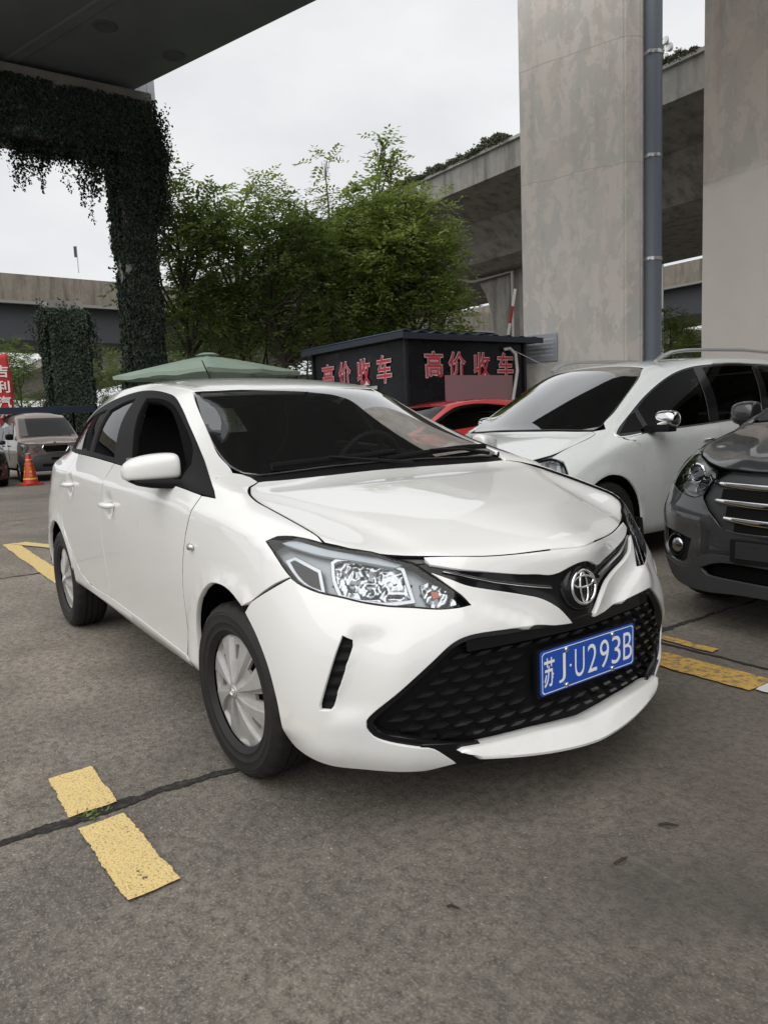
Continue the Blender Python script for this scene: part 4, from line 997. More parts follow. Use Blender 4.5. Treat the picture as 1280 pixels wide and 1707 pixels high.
    while z < .552:
        y = -.705 + (.036 if row % 2 else 0)
        while y < .70:
            w_, hh = .037, .0062
            if all(inside2(Vector((abs(q), r)), gh2) for q, r in ((y-.004, z-.012), (y+w_+.004, z+.012), (y+w_, z-.012), (y-.004, z+.012))) and not (abs(y+w_/2) < .25 and .33 < z < .50):
                sg = 1 if y > 0 else -1
                sk = .010*sg
                q = [on(y-sk, z+hh, -.017), on(y+w_-sk, z+hh, -.017), on(y+w_+sk, z-hh, -.021), on(y+sk, z-hh, -.021)]
                b4 = [on(y-sk*1.4, z+hh*1.15, -.046), on(y+w_-sk*1.4, z+hh*1.15, -.046), on(y+w_+sk*1.2, z-hh*1.2, -.046), on(y+sk*1.2, z-hh*1.2, -.046)]
                A = [bm.verts.new(v) for v in q]; B = [bm.verts.new(v) for v in b4]
                bm.faces.new(A)
                for i in range(4): bm.faces.new((A[i], A[(i+1) % 4], B[(i+1) % 4], B[i]))
            y += .072
        z += .0335; row += 1
    bmesh.ops.recalc_face_normals(bm, faces=bm.faces)
    obj('grille_mesh', bm, mat('grille_black', (.013, .013, .014), .26), T)
    gi = inset2([Vector((y, z)) for x, y, z in gpoly], .011)
    gi = [(.7, p.x, p.y+(.012*max(0, 1-(p.y-.2)/.10) if abs(p.x) > .44 else -.006*max(0, 1-(p.y-.2)/.10))) for p in gi]
    panel_obj('grille_frame', panel_mesh(sh, gpoly, DX, step=.025, gap=-.003, depth=.03, off=-.008, corner=40, holes=[gi]), M['gloss_black'], T)
    # upper shelf of the grille behind the plate top
    bm = bmesh.new(); grid(bm, [[on(y, z, o) for y in [-.42+.06*i for i in range(15)]] for z, o in ((.56, -.05), (.553, -.012), (.520, -.012), (.512, -.045))])
    obj('grille_beam', bm, M['gloss_black'], T)
    for s in (1, -1):
        leg = [(.69, s*.56, .262), (.74, s*.40, .250), (.752, s*.36, .182), (.69, s*.50, .165)]
        panel_obj('grille_strut', panel_mesh(sh, leg, DX, step=.02, gap=0, depth=.012, off=-.002), M['gloss_black'], T)
    # front lip
    bm = bmesh.new(); rows = []
    NL = 56
    for q in range(NL+1):
        u = 2*q/NL-1; y = .462*math.copysign(1-(1-abs(u))**1.6, u) if abs(u) > .0 else 0.0; a = abs(y); t = 1-a/.462
        xt = .814-.33*a*a; zt = .232+.013*min(1, a/.2)
        xb = .858-.40*a*a; zb = .170+.036*(a/.42)**1.4
        k = min(1, .5+.5*t/.03)
        zm = zt*.55+zb*.45; zt2 = zm+(zt-zm)*k; zb2 = zm+(zb-zm)*k; xb2 = xt+(xb-xt)*(.35+.65*k)
        yb = y*.915; ym = y*.957; rows.append([(xt-.05, y, zt2-.004), (xt-.008, y, zt2), (xt+.003, y*.998, zt2-.002), (xt*.8+xb2*.2+.002, y*.988, zt2*.86+zb2*.14), (xt*.45+xb2*.55+.004, ym, zt2*.5+zb2*.5), (xb2, yb, zb2+.010), (xb2-.002, yb, zb2+.002), (xb2-.014, yb, zb2-.003), (xt-.09, yb, zb2)])
    vs = grid(bm, rows); bm.faces.new(vs[0]); bm.faces.new(vs[-1]); bmesh.ops.recalc_face_normals(bm, faces=bm.faces)
    smooth(obj('front_lip', bm, W, T), 45)
    # headlamps
    d_h = panel_mesh(sh, hl, DF, step=.02, gap=.006, depth=-.003, off=-.052, corner=45)
    d_w = panel_mesh(sh, hl, DF, step=.02, gap=.005, depth=0, off=-.055, corner=45)
    d_l = panel_mesh(sh, hl, DF, step=.02, gap=.003, depth=.0, off=.0005, corner=45)
    fr = rays(DF)
    hl2 = refine([Vector(to2(p, fr)) for p in hl], .02, 45); ring_in = inset2(hl2, .0024)
    d_r = panel_mesh(sh, hl2, DF, step=.02, gap=.001, depth=.055, holes=[ring_in], off=.0012, pre3=False, corner=170, edge=.001)
    refl = [(.457, .688, .787), (.463, .675, .795), (.502, .617, .795), (.568, .537, .771), (.583, .522, .762), (.635, .527, .674), (.591, .601, .671), (.538, .667, .685), (.509, .697, .696), (.48, .699, .739)]
    ind = [(.631, .49, .716), (.638, .473, .722), (.667, .437, .703), (.702, .405, .658), (.669, .485, .655), (.645, .495, .688)]
    amb = [(.652, .472, .694), (.662, .458, .694), (.668, .456, .680), (.658, .472, .676)]
    bar_ = [(.290, .762, .838), (.325, .735, .845), (.43, .668, .818), (.52, .572, .797), (.57, .515, .772), (.562, .53, .766), (.50, .605, .786), (.43, .70, .806), (.35, .755, .828)]
    out_d = [(.345, .782, .790), (.37, .775, .800), (.45, .735, .765), (.475, .735, .705), (.43, .765, .722), (.39, .778, .748)]
    def facet(p):
        s_ = (p.y-p.x)*.707; cu, cv = math.floor(s_/.019), math.floor(p.z/.022+.3*math.floor(s_/.019)%1); u = s_/.019-cu-.5; v = p.z/.022-math.floor(p.z/.022)-.5
        h = math.sin(cu*12.9+math.floor(p.z/.022)*78.2)*43758.5; h -= math.floor(h); g = math.sin(cu*39.3+math.floor(p.z/.022)*11.1)*24634.6; g -= math.floor(g)
        return .020*(h-.5)*u+.026*(g-.62)*v-.010*(1-min(1, ((s_-.055)/.10)**2+((p.z-.735)/.06)**2))
    d_rf = panel_mesh(sh, refl, DF, step=.006, gap=0, depth=.02, off=lambda p: -.040+facet(p))
    d_bz = panel_mesh(sh, [tuple(Vector(p)+Vector((0, 0, 0))) for p in refl], DF, step=.02, gap=-.004, depth=.014, off=-.022, holes=[refl])
    d_in = panel_mesh(sh, ind, DF, step=.006, gap=0, depth=.02, off=lambda p: -.034+.9*facet(p))
    d_am = panel_mesh(sh, amb, DF, step=.015, gap=0, depth=.01, off=-.018)
    d_br = panel_mesh(sh, bar_, DF, step=.02, gap=0, depth=.02, off=-.016)
    d_od = panel_mesh(sh, out_d, DF, step=.02, gap=0, depth=.02, off=-.02)
    d_ob = panel_mesh(sh, out_d, DF, step=.02, gap=-.004, depth=.01, off=-.0185, holes=[out_d])
    pale = mat('lamp_light_guide', (.48, .52, .56), .25)
    for fl in (False, True):
        P = panel_obj('headlight', d_r, M['gloss_black'], T, flip=fl)
        for nm, dd, mm in (('lamp_housing', d_h, M['lamp_grey']), ('reflector_bowl', d_rf, M['reflector']), ('reflector_bezel', d_bz, M['lamp_ring']), ('indicator_bowl', d_in, M['reflector']),
                           ('indicator_bulb', d_am, M['amber']), ('light_guide', d_br, pale), ('outer_lamp', d_od, M['gloss_black']), ('outer_lamp_bezel', d_ob, M['lamp_ring']), ('lamp_lens', d_l, M['lens'])):
            o = panel_obj(nm, dd, mm, P, flip=fl)
    # fenders
    seam = [(-.223, .64, 1.012), (-.250, .672, 1.022), (-.245, .735, 1.008), (-.215, .772, .984)]
    gapd = [(-.232, .800, .950), (-.264, .829, .895), (-.309, .841, .807), (-.341, .847, .707), (-.362, .847, .613), (-.364, .844, .517), (-.370, .839, .428), (-.388, .836, .375), (-.409, .834, .325)]
    arch2 = [(-.305, .835, .27), (-.285, .838, .36), (-.261, .843, .482), (-.195, .848, .584), (-.087, .848, .655), (0, .848, .672), (.087, .847, .663), (.17, .846, .625)]
    fender = [hl[0], hl[1], hl[2], hl[3], (.417, .690, .836)] + hood_side[1:] + [(-.19, .62, 1.0)] + seam + [(-.165, .782, .962), (-.136, .788, .944)] + gapd + [(-.415, .80, .262)] + arch2 + split + [hl[21], hl[22], hl[23]]
    both('fender', fender, DSU, step=.028, gap=.004, depth=.02, corner=38, disp=lambda p: .010*max(0, 1-abs(math.hypot(p.x-.02, p.z-.31)-.372)/.035)*(1 if p.z > .33 else max(0, (p.z-.27)/.06)))
    bm = bmesh.new(); tube(bm, [(-.262, -.842, .768), (-.247, -.853, .768), (-.225, -.848, .766)], [.007, .010, .006], 10, squash=1.3)
    sl_ = smooth(obj('side_marker_lamp', bm, M['satin'], T)); o2 = sl_.copy(); COL.objects.link(o2); o2.scale = (1, -1, 1)
    # doors
    dd_ = [(-1.288, .806, 1.040), (-1.317, .822, 1.006), (-1.375, .846, .937), (-1.429, .848, .845), (-1.465, .849, .717), (-1.470, .845, .607), (-1.462, .838, .489), (-1.466, .832, .393), (-1.475, .831, .367)]
    beltf = [(-1.15, .807, 1.030), (-.754, .810, .997), (-.37, .806, .965)]
    fd = gapd + [(-.62, .832, .335), (-1.04, .83, .352)] + dd_[::-1] + beltf
    # cup behind each door handle
    def cup(hx, hz):
        def f(p):
            q = ((p.x-hx)/.075)**2+((p.z-hz)/.046)**2
            return -.020*max(0, 1-q)**.6 if q < 1 else 0.0
        return f
    both('front_door', fd, DS, step=.026, gap=.0042, depth=.02, corner=38, disp=cup(-1.295, .842))
    rear_gap = [(-2.04, .795, 1.075), (-2.149, .838, .977), (-2.304, .845, .807), (-2.352, .846, .732), (-2.325, .847, .647), (-2.19, .845, .533), (-2.05, .839, .425), (-1.84, .834, .372)]
    rd = dd_ + rear_gap[::-1][0:] + [(-1.7, .802, 1.063)]
    both('rear_door', rd, DS, step=.028, gap=.0042, depth=.02, corner=38, disp=cup(-2.075, .902))
    bm = bmesh.new()
    def handle(bm, x, z, s):
        L = []
        for t in (-1, -.8, -.5, 0, .5, .8, 1):
            yy = .860 if abs(t) < .9 else .842
            L.append((x+t*.088, s*(yy+.012*(1-t*t)), z+.002*t-.010*t*t*0))
        tube(bm, L, [.012, .017, .018, .0185, .018, .017, .012], 12, squash=.8)
    for s in (1, -1):
        for x, z in ((-1.285, .846), (-2.066, .907)):
            bm = bmesh.new(); handle(bm, x, z, s); smooth(obj('door_handle', bm, W, T))
    # dark tubes filling the panel gaps to paint in their shade
    def gap_shade(L, d, name='panel_gap_shade'):
        fr = rays(d); pts = refine([Vector(to2(p, fr)) for p in L], .05, 60, closed=False)
        for s in (1, -1):
            bm = bmesh.new(); out = []
            for q in pts:
                h = sh.bvh.ray_cast(fr[1]*q.x+fr[2]*q.y-fr[0]*8, fr[0])
                if h[0] is not None: v = h[0]-sh.nrm(h[0], h[2])*.0066; out.append((v.x, s*v.y, v.z))
            tube(bm, out, .0062, 6); obj(name, bm, M['dark'], T)
    for L, d in ((hood_front[1:]+hood_side, DTF), (gapd, DS), (dd_, DS), (rear_gap, DS), (split, DF), (seam, DSU), (hl, DF)): gap_shade(L, d)
    # sills
    sill = [(-.42, .80, .258), (-.425, .834, .325), (-.62, .832, .331), (-1.04, .83, .348), (-1.475, .831, .363), (-1.84, .834, .368), (-2.05, .838, .418), (-2.16, .84, .50), (-2.20, .84, .42), (-2.19, .83, .34), (-2.12, .80, .30), (-1.5, .80, .285), (-.9, .80, .27)]
    both('sill', sill, DS, step=.03, gap=.001, depth=.03)
    # rear quarter
    ra = [(-2.55+.352*math.cos(R(a)), .842, .31+.352*math.sin(R(a))) for a in (15, 35, 55, 75, 90, 105, 125, 145, 165, 180)]
    q = [rear_gap[i] for i in range(0, 7)] + [(-2.165, .84, .505)] + ra + [(-2.905, .80, .26), (-3.02, .74, .26), (-3.10, .74, .42), (-3.10, .74, .62), (-3.06, .70, .9), (-2.95, .60, 1.075), (-2.78, .63, 1.088), (-2.45, .738, 1.088), (-2.2, .78, 1.08)]
    both('rear_quarter', q, (.12, -1, -.18), step=.03, gap=.002, depth=.02, corner=38, disp=lambda p: .010*max(0, 1-abs(math.hypot(p.x+2.55, p.z-.31)-.37)/.035))
    lamp = [(-2.88, .77, .945), (-2.98, .72, .955), (-3.10, .66, .95), (-3.14, .64, .86), (-3.13, .67, .74), (-3.04, .74, .76), (-2.96, .77, .86)]
    both('tail_light', lamp, (.7, -.7, 0), m=M['tail_red'], step=.03, gap=0, depth=.01, off=.005)
    tg = [(-3.07, .69, .62), (-3.02, .66, .90), (-2.96, .55, 1.085)]
    panel_obj('tailgate', panel_mesh(sh, [(-3.25, y, z) for x, y, z in tg]+[(-3.25, -y, z) for x, y, z in tg[::-1]], (1, 0, 0), step=.05, gap=.002, depth=.02), W, T)
    rb = [(-3.1, .705, .62), (-3.1, .70, .42), (-3.1, .66, .27)]
    panel_obj('rear_bumper', panel_mesh(sh, [(-3.25, y, z) for x, y, z in rb]+[(-3.25, -y, z) for x, y, z in rb[::-1]], (1, 0, 0), step=.05, gap=.002, depth=.02), W, T)
    rw = [(-3, .52, 1.10), (-3, .46, 1.24), (-3, .40, 1.335), (-3, .2, 1.37)]
    panel_obj('rear_window', panel_mesh(sh, rw+[(-3, -y, z) for x, y, z in rw[::-1]], (1, 0, 0), step=.05, gap=.002, depth=.02), M['tint'], T)
    # windscreen, cowl, wipers
    wsd = [(-1.0, .505, 1.348), (-.838, .547, 1.267), (-.70, .580, 1.198), (-.55, .612, 1.125), (-.44, .632, 1.078), (-.316, .645, 1.039), (-.240, .632, 1.014)]
    wsb = [(-.215, .58, 1.005), (-.235, .4, 1.008), (-.262, .2, 1.012)]
    hh = wsd+wsb
    ws = [(-.905, 0, 1.354), (-.92, .2, 1.352), (-.955, .38, 1.350)]+hh+[(-.27, 0, 1.014)]+mir([(-.92, .2, 1.352), (-.955, .38, 1.350)]+hh)
    panel_obj('windscreen', panel_mesh(sh, ws, (-.55, 0, -.83), step=.05, gap=.002, depth=.008, corner=40), M['ws'], T)
    wi = inset2([Vector(to2(p, rays((-.55, 0, -.83)))) for p in ws], .028)
    panel_obj('windscreen_border', panel_mesh(sh, [tuple(to2(p, rays((-.55, 0, -.83)))) for p in ws], (-.55, 0, -.83), step=.05, gap=.004, depth=0, off=-.004, holes=[wi], pre3=False, corner=40), M['trim'], T)
    ch = [(-.150, .612, .988)]+hood_rear[:-1]
    cw = [(-.24, .63, 1.012)]+ch+[hood_rear[-1]]+mir([(-.24, .63, 1.012)]+ch)
    cback = [(-.225, .58, 1.005), (-.245, .4, 1.008), (-.272, .2, 1.012)]
    cpoly = [(-.195, .628, 1.003)]+ch+[hood_rear[-1]]+mir([(-.195, .628, 1.003)]+ch)+[(x, -y, z) for x, y, z in cback]+[(-.28, 0, 1.014)]+cback[::-1]
    panel_obj('cowl_panel', panel_mesh(sh, cpoly, DT, step=.025, gap=-.001, depth=.03, off=-.012), M['trim'], T)
    def onws(x, y, o):
        h = sh.bvh.ray_cast(Vector((x, y, 3)), Vector((0, 0, -1))); return h[0]+sh.nrm(h[0], h[2])*o
    for y0, y1, x0, x1 in ((-.52, .10, -.235, -.300), (.02, .60, -.255, -.275)):
        bm = bmesh.new()
        tube(bm, [onws(x0+(x1-x0)*t, y0+(y1-y0)*t, .016+.004*math.sin(t*3.1)) for t in [q/10 for q in range(11)]], .0075, 6, squash=1.8)
        ar = obj('wiper', bm, M['trim'], T)
        bm = bmesh.new(); ym = (y0+y1)/2
        tube(bm, [onws(-.20, y1+.02 if y1 < .3 else y1-.05, .018), onws(-.235, ym+.12, .032), onws((x0+x1)/2, ym-.05, .030)], [.012, .009, .007], 8, squash=.7)
        obj('wiper_arm', bm, M['trim'], ar)
    # pillars, side windows, roof
    rail = [(-1.008, .507, 1.350), (-1.12, .522, 1.372), (-1.25, .535, 1.390), (-1.4, .541, 1.404), (-1.7, .551, 1.411), (-1.95, .553, 1.409), (-2.2, .545, 1.395), (-2.45, .522, 1.373), (-2.65, .50, 1.353), (-2.79, .482, 1.338)]
    dlo = [(-.136, .786, .944), (-.168, .777, .968), (-.448, .698, 1.069), (-.718, .635, 1.183), (-.93, .592, 1.28), (-1.075, .572, 1.338), (-1.200, .567, 1.362), (-1.36, .57, 1.382), (-1.52, .575, 1.388), (-1.70, .592, 1.382), (-1.90, .605, 1.362), (-2.2, .60, 1.325), (-2.42, .58, 1.285), (-2.60, .58, 1.23), (-2.62, .65, 1.13)]
    side = [seam[1], (-.316, .655, 1.041), (-.44, .642, 1.080), (-.55, .622, 1.127), (-.70, .590, 1.200), (-.838, .557, 1.269), (-.95, .53, 1.327)] + rail + [(-2.79, .565, 1.222), (-2.79, .63, 1.095), (-2.62, .69, 1.092)] + dlo[::-1][0:] + [(-.195, .778, .968), (-.215, .772, .984), seam[2]]
    both('body_side', side, DSU, step=.025, gap=.0015, depth=.02, corner=38)
    both('pillar_lining', side, DSU, m=M['headliner'], step=.04, gap=.004, depth=0, off=-.035, corner=38)
    belt = [(-2.45, .735, 1.092), (-2.04, .795, 1.078), (-1.7, .803, 1.066), (-1.29, .807, 1.043), (-.754, .812, .999), (-.37, .806, .967), (-.236, .798, .953)]
    wf = [(-1.35, .614, 1.345), (-1.20, .602, 1.337), (-1.10, .598, 1.320), (-.98, .605, 1.288), (-.80, .636, 1.212), (-.60, .678, 1.122), (-.45, .74, 1.05), (-.425, .79, .990), (-.75, .80, 1.020), (-1.06, .80, 1.049)]
    wr_ = [(-1.493, .617, 1.351), (-1.62, .63, 1.335), (-1.79, .665, 1.297), (-1.755, .74, 1.19), (-1.719, .797, 1.088), (-1.5, .80, 1.075), (-1.32, .80, 1.065)]
    wq = [(-1.86, .66, 1.308), (-2.1, .63, 1.275), (-2.32, .61, 1.235), (-2.44, .66, 1.14), (-2.35, .74, 1.098), (-1.782, .797, 1.090)]
    frame = dlo + belt
    both('window_frame', frame, DSU, m=M['trim'], step=.025, gap=.001, depth=.02, holes=[wf, wr_, wq], off=-.002, corner=38)
    for nm, lo in (('rear_door_glass', wr_), ('quarter_glass', wq)):
        both(nm, lo, DSU, m=M['side_glass'], step=.04, gap=-.004, depth=0, off=-.012)
    # weather strip along the belt and gutter round the front window
    both('window_seal', wf, DSU, m=M['dark'], step=.02, gap=-.002, depth=.02, off=-.006, holes=[[tuple(Vector(p)) for p in [(-1.325, .622, 1.330), (-1.20, .612, 1.322), (-1.11, .608, 1.306), (-.99, .615, 1.274), (-.82, .645, 1.198), (-.63, .69, 1.105), (-.485, .745, 1.043), (-.465, .79, 1.004), (-.75, .80, 1.030), (-1.05, .80, 1.058)]]])
    # B-pillar inside the open front window
    bm = bmesh.new(); grid(bm, [[(-1.29, s_*.735, 1.02), (-1.245, s_*.738, 1.02)] for s_ in (-1,)]+[[(-1.40, -.60, 1.32), (-1.36, -.60, 1.32)]])
    bp = obj('inner_pillar', bm, W, T); bm = bmesh.new(); grid(bm, [[(-1.29, .735, 1.02), (-1.245, .738, 1.02)], [(-1.40, .60, 1.32), (-1.36, .60, 1.32)]]); obj('inner_pillar', bm, W, T)
    rr = [(-.96, .37, 1.353), (-.925, .2, 1.355)]
    roof = [(-.91, 0, 1.357)]+rr[::-1]+rail+[(-2.88, .41, 1.353), (-2.94, .28, 1.37), (-2.96, .14, 1.383)]
    roof = roof+[(-2.97, 0, 1.388)]+mir(roof[1:])
    panel_obj('roof', panel_mesh(sh, roof, DT, step=.05, gap=.0025, depth=.03, corner=40, edge=.004), W, T)
    panel_obj('headliner', panel_mesh(sh, roof, DT, step=.08, gap=.01, depth=0, off=-.035), M['headliner'], T)
    bm = bmesh.new(); tube(bm, [(-2.00, 0, 1.455), (-2.02, 0, 1.47), (-2.14, 0, 1.60)], [.018, .006, .003], 8); obj('antenna', bm, M['trim'], T)
    # door mirrors
    for s in (-1, 1):
        bm = bmesh.new(); rows = []
        for y, cx, h0, h1, dxa, dxb in ((.966, -.605, 1.018, 1.036, .012, .012), (.963, -.603, 1.002, 1.053, .030, .028), (.950, -.597, .996, 1.070, .046, .040), (.920, -.585, .992, 1.086, .058, .05), (.880, -.567, .991, 1.0945, .064, .052), (.835, -.548, .992, 1.099, .064, .052), (.795, -.530, .993, 1.098, .060, .05), (.781, -.524, .995, 1.092, .052, .046), (.776, -.522, 1.002, 1.080, .04, .04)):
            zc = (h0+h1)/2; hz = (h1-h0)/2; r_ = []
            for k in range(24):
                a = 2*math.pi*k/24; c_, s2 = math.cos(a), math.sin(a)
                c_ = math.copysign(abs(c_)**.75, c_); s2 = math.copysign(abs(s2)**(.7 if s2 > 0 else .45), s2)
                r_.append(bm.verts.new((cx+(dxa if c_ > 0 else dxb)*c_, s*y, zc+hz*s2)))
            rows.append(r_)
        for a_, b_ in zip(rows, rows[1:]):
            for k in range(24): bm.faces.new((a_[k], a_[(k+1) % 24], b_[(k+1) % 24], b_[k]))
        bm.faces.new(rows[0]); bm.faces.new(rows[-1]); bmesh.ops.recalc_face_normals(bm, faces=bm.faces)
        mi = smooth(obj('door_mirror', bm, W, T), 60)
        sub = mi.modifiers.new('s', 'SUBSURF'); sub.levels = 1; sub.render_levels = 1
        bm = bmesh.new(); rows = []
        for y, cx, z0, z1, hx in ((.948, -.592, .992, .999, .03), (.915, -.583, .974, 1.000, .062), (.87, -.565, .963, 1.000, .070), (.82, -.54, .958, .999, .070), (.79, -.505, .954, .994, .07), (.765, -.44, .950, .995, .07)):
            rows.append([bm.verts.new(v) for v in ((cx+hx, s*y, z0+.006), (cx+hx, s*y, z1), (cx-hx, s*y, z1), (cx-hx, s*y, z0+.006), (cx, s*y, z0))])
        for a_, b_ in zip(rows, rows[1:]):
            for k in range(5): bm.faces.new((a_[k], a_[(k+1) % 5], b_[(k+1) % 5], b_[k]))
        bm.faces.new(rows[0]); bm.faces.new(rows[-1]); bmesh.ops.recalc_face_normals(bm, faces=bm.faces)
        bmesh.ops.bevel(bm, geom=bm.edges[:], offset=.004, segments=1, affect='EDGES')
        smooth(obj('mirror_arm', bm, M['trim'], mi), 50)
        bm = bmesh.new(); box(bm, (-.612, s*.87, 1.045), (.004, .14, .075), (0, 0, s*.35)); obj('mirror_glass', bm, M['reflector'], mi)
    # mirror sail triangle
    both('mirror_sail', [(-.136, .786, .945), (-.168, .777, .968), (-.448, .698, 1.069), (-.60, .672, 1.130), (-.45, .745, 1.050), (-.425, .79, .975), (-.33, .803, .961), (-.236, .798, .954)], DSU, m=M['trim'], step=.03, gap=.001, depth=.02, off=.004)
    # number plate
    PM = Matrix.Translation((.792, .037, .4135)) @ Matrix.Rotation(R(-.55), 4, 'Z') @ Matrix.Rotation(R(.9), 4, 'X') @ Matrix.Rotation(R(90), 4, 'Z') @ Matrix.Rotation(R(91), 4, 'X')   # local X to the car's left, Y up, Z forward
    bm = bmesh.new(); box(bm, (0, 0, -.012), (.46, .152, .016), bev=.003)
    holder = obj('plate_holder', bm, M['gloss_black'], T); holder.matrix_local = PM
    bm = bmesh.new(); pts = refine([Vector(p) for p in [(-.22, -.062), (-.22, .062), (-.212, .07), (.212, .07), (.22, .062), (.22, -.062), (.212, -.07), (-.212, -.07)]], .5, 90)
    prism(bm, [(p.x, p.y) for p in pts], -.003, .0, None); pl = obj('number_plate', bm, M['plate_blue'], T); pl.matrix_local = PM
    bm = bmesh.new()
    o_ = [(-.214, -.058), (-.214, .058), (-.206, .065), (.206, .065), (.214, .058), (.214, -.058), (.206, -.065), (-.206, -.065)]
    i_ = [(x*.986, y*.958) for x, y in o_]
    A = [bm.verts.new((x, y, .0012)) for x, y in o_]; B = [bm.verts.new((x, y, .0012)) for x, y in i_]
    for k in range(8): bm.faces.new((A[k], A[(k+1) % 8], B[(k+1) % 8], B[k]))
    for ch_, x, w_, h_, th in (('苏', -.182, .046, .092, .012), ('J', -.126, .030, .092, .0), ('·', -.089, .009, .009, .0), ('U', -.047, .044, .092, .0), ('2', .012, .044, .092, .0), ('9', .070, .044, .092, .0), ('3', .128, .044, .092, .0), ('B', .186, .044, .092, .0)):
        text_bm(bm, ch_, Matrix.Translation((x, 0, 0)), w_, h_, th if th else -.004, .0012)
    bmesh.ops.recalc_face_normals(bm, faces=bm.faces)
    lt = obj('plate_lettering', bm, M['plate_white'], pl)
    for x, y in ((-.108, .055), (.108, .055), (-.108, -.058), (.108, -.058)):
        bm = bmesh.new(); lathe(bm, [(.0085, 0), (.0085, .004), (.006, .0065), (0, .007)], Matrix.Translation((x, y, 0)), 14); smooth(obj('plate_bolt', bm, M['chrome'], pl), 40)
    # wheels and the dark insides of the arches
    for x, st in ((0, .045), (-2.55, 0)):
        for s in (-1, 1): wheel(T, x, s*.735, .298, 'hatch', st)
    for x in (0.02, -2.55):
        for s in (-1, 1): bm = bmesh.new(); wheel_well(bm, x, s, .31, .375, .825, .46); obj('wheel_liner', bm, M['under'], T)
    bm = bmesh.new()
    box(bm, (-1.30, 0, .33), (1.75, 1.50, .05)); box(bm, (.15, 0, .27), (.9, 1.0, .16)); box(bm, (-2.9, 0, .32), (.5, 1.2, .12)); box(bm, (-2.5, 0, .33), (.9, .95, .1))
    obj('underbody', bm, M['dark'], T)
    bm = bmesh.new(); box(bm, (.10, 0, .52), (.7, .9, .36)); obj('engine_block', bm, M['dark'], T)
    # cabin
    bm = bmesh.new(); rows = []
    for x, z in ((-.27, .985), (-.40, .985), (-.62, .985), (-.72, .965), (-.78, .90), (-.78, .70), (-.70, .5), (-.30, .45), (-.25, .95)):
        rows.append([(x-.04*(1-(y/.72)**2), y, z-.01*(y/.7)**2) for y in [-.74+.148*k for k in range(11)]])
    grid(bm, rows); dashb = smooth(obj('dashboard', bm, M['dash'], T), 40)
    bm = bmesh.new(); SM = Matrix.Translation((-.90, .36, .955)) @ Matrix.Rotation(R(-66), 4, 'Y')
    tube(bm, [SM @ Vector((.185*math.cos(t), .185*math.sin(t), 0)) for t in [2*math.pi*q_/36 for q_ in range(37)]], .014, 8)
    for a in (20, 160, 270): tube(bm, [SM @ Vector((0, 0, -.02)), SM @ Vector((.18*math.cos(R(a)), .18*math.sin(R(a)), 0))], .014, 6)
    lathe(bm, [(0.0, .01), (.05, .008), (.065, -.02), (.05, -.25)], SM, 16)
    smooth(obj('steering_wheel', bm, M['dash'], T), 50)
    for y in (-.36, .36):
        bm = bmesh.new()
        box(bm, (-1.30, y, .62), (.52, .50, .16), (0, R(-6), 0), .05); box(bm, (-1.62, y, .95), (.14, .48, .62), (0, R(-14), 0), .05)
        box(bm, (-1.74, y, 1.33-.02), (.09, .26, .17), (0, R(-10), 0), .035)
        smooth(obj('seat', bm, M['interior'], T), 60)
    bm = bmesh.new(); box(bm, (-2.2, 0, .62), (.5, 1.3, .18), None, .05); box(bm, (-2.5, 0, .90), (.14, 1.24, .5), (0, R(-18), 0), .05); smooth(obj('rear_seat', bm, M['interior'], T), 60)
    bm = bmesh.new(); box(bm, (-.86, 0, 1.262), (.03, .23, .07), (0, R(12), 0), .012); tube(bm, [(-.84, 0, 1.27), (-.86, 0, 1.335)], .01, 6); smooth(obj('rear_view_mirror', bm, M['trim'], T), 50)
    bm = bmesh.new(); box(bm, (-1.55, 0, .42), (2.3, 1.5, .05)); box(bm, (-2.75, 0, .75), (.1, 1.2, .6)); obj('cabin_floor', bm, M['interior'], T)
    for nm, o_ in (('front_door', fd), ('rear_door', rd)):
        both('door_lining', o_, DS, m=M['interior'], step=.09, gap=.02, depth=0, off=-.06)
    bm = bmesh.new(); sp = [(-.935, -.30+x_, z) for x_, z in ((0, 0),)]
    # small green inspection sticker behind the glass
    bm = bmesh.new(); c_ = sh.bvh.ray_cast(Vector((-.91, -.37, 3)), Vector((0, 0, -1)))
    P0 = c_[0]; n0 = sh.nrm(c_[0], c_[2]); u_ = Vector((0, 1, 0)); v_ = n0.cross(u_).normalized()
    vs = [bm.verts.new(P0-n0*.006+u_*a+v_*b) for a, b in ((-.028, -.012), (.028, -.012), (.028, .014), (-.028, .014))]; bm.faces.new(vs)
    obj('inspection_sticker', bm, mat('sticker_green', (.10, .35, .12), .5), T)
    return T
M['lamp_grey'] = mat('lamp_grey', (.26, .275, .295), .35, .5)
M['lamp_ring'] = mat('lamp_ring', (.42, .43, .45), .25, .8)
HATCH = build_hatch()
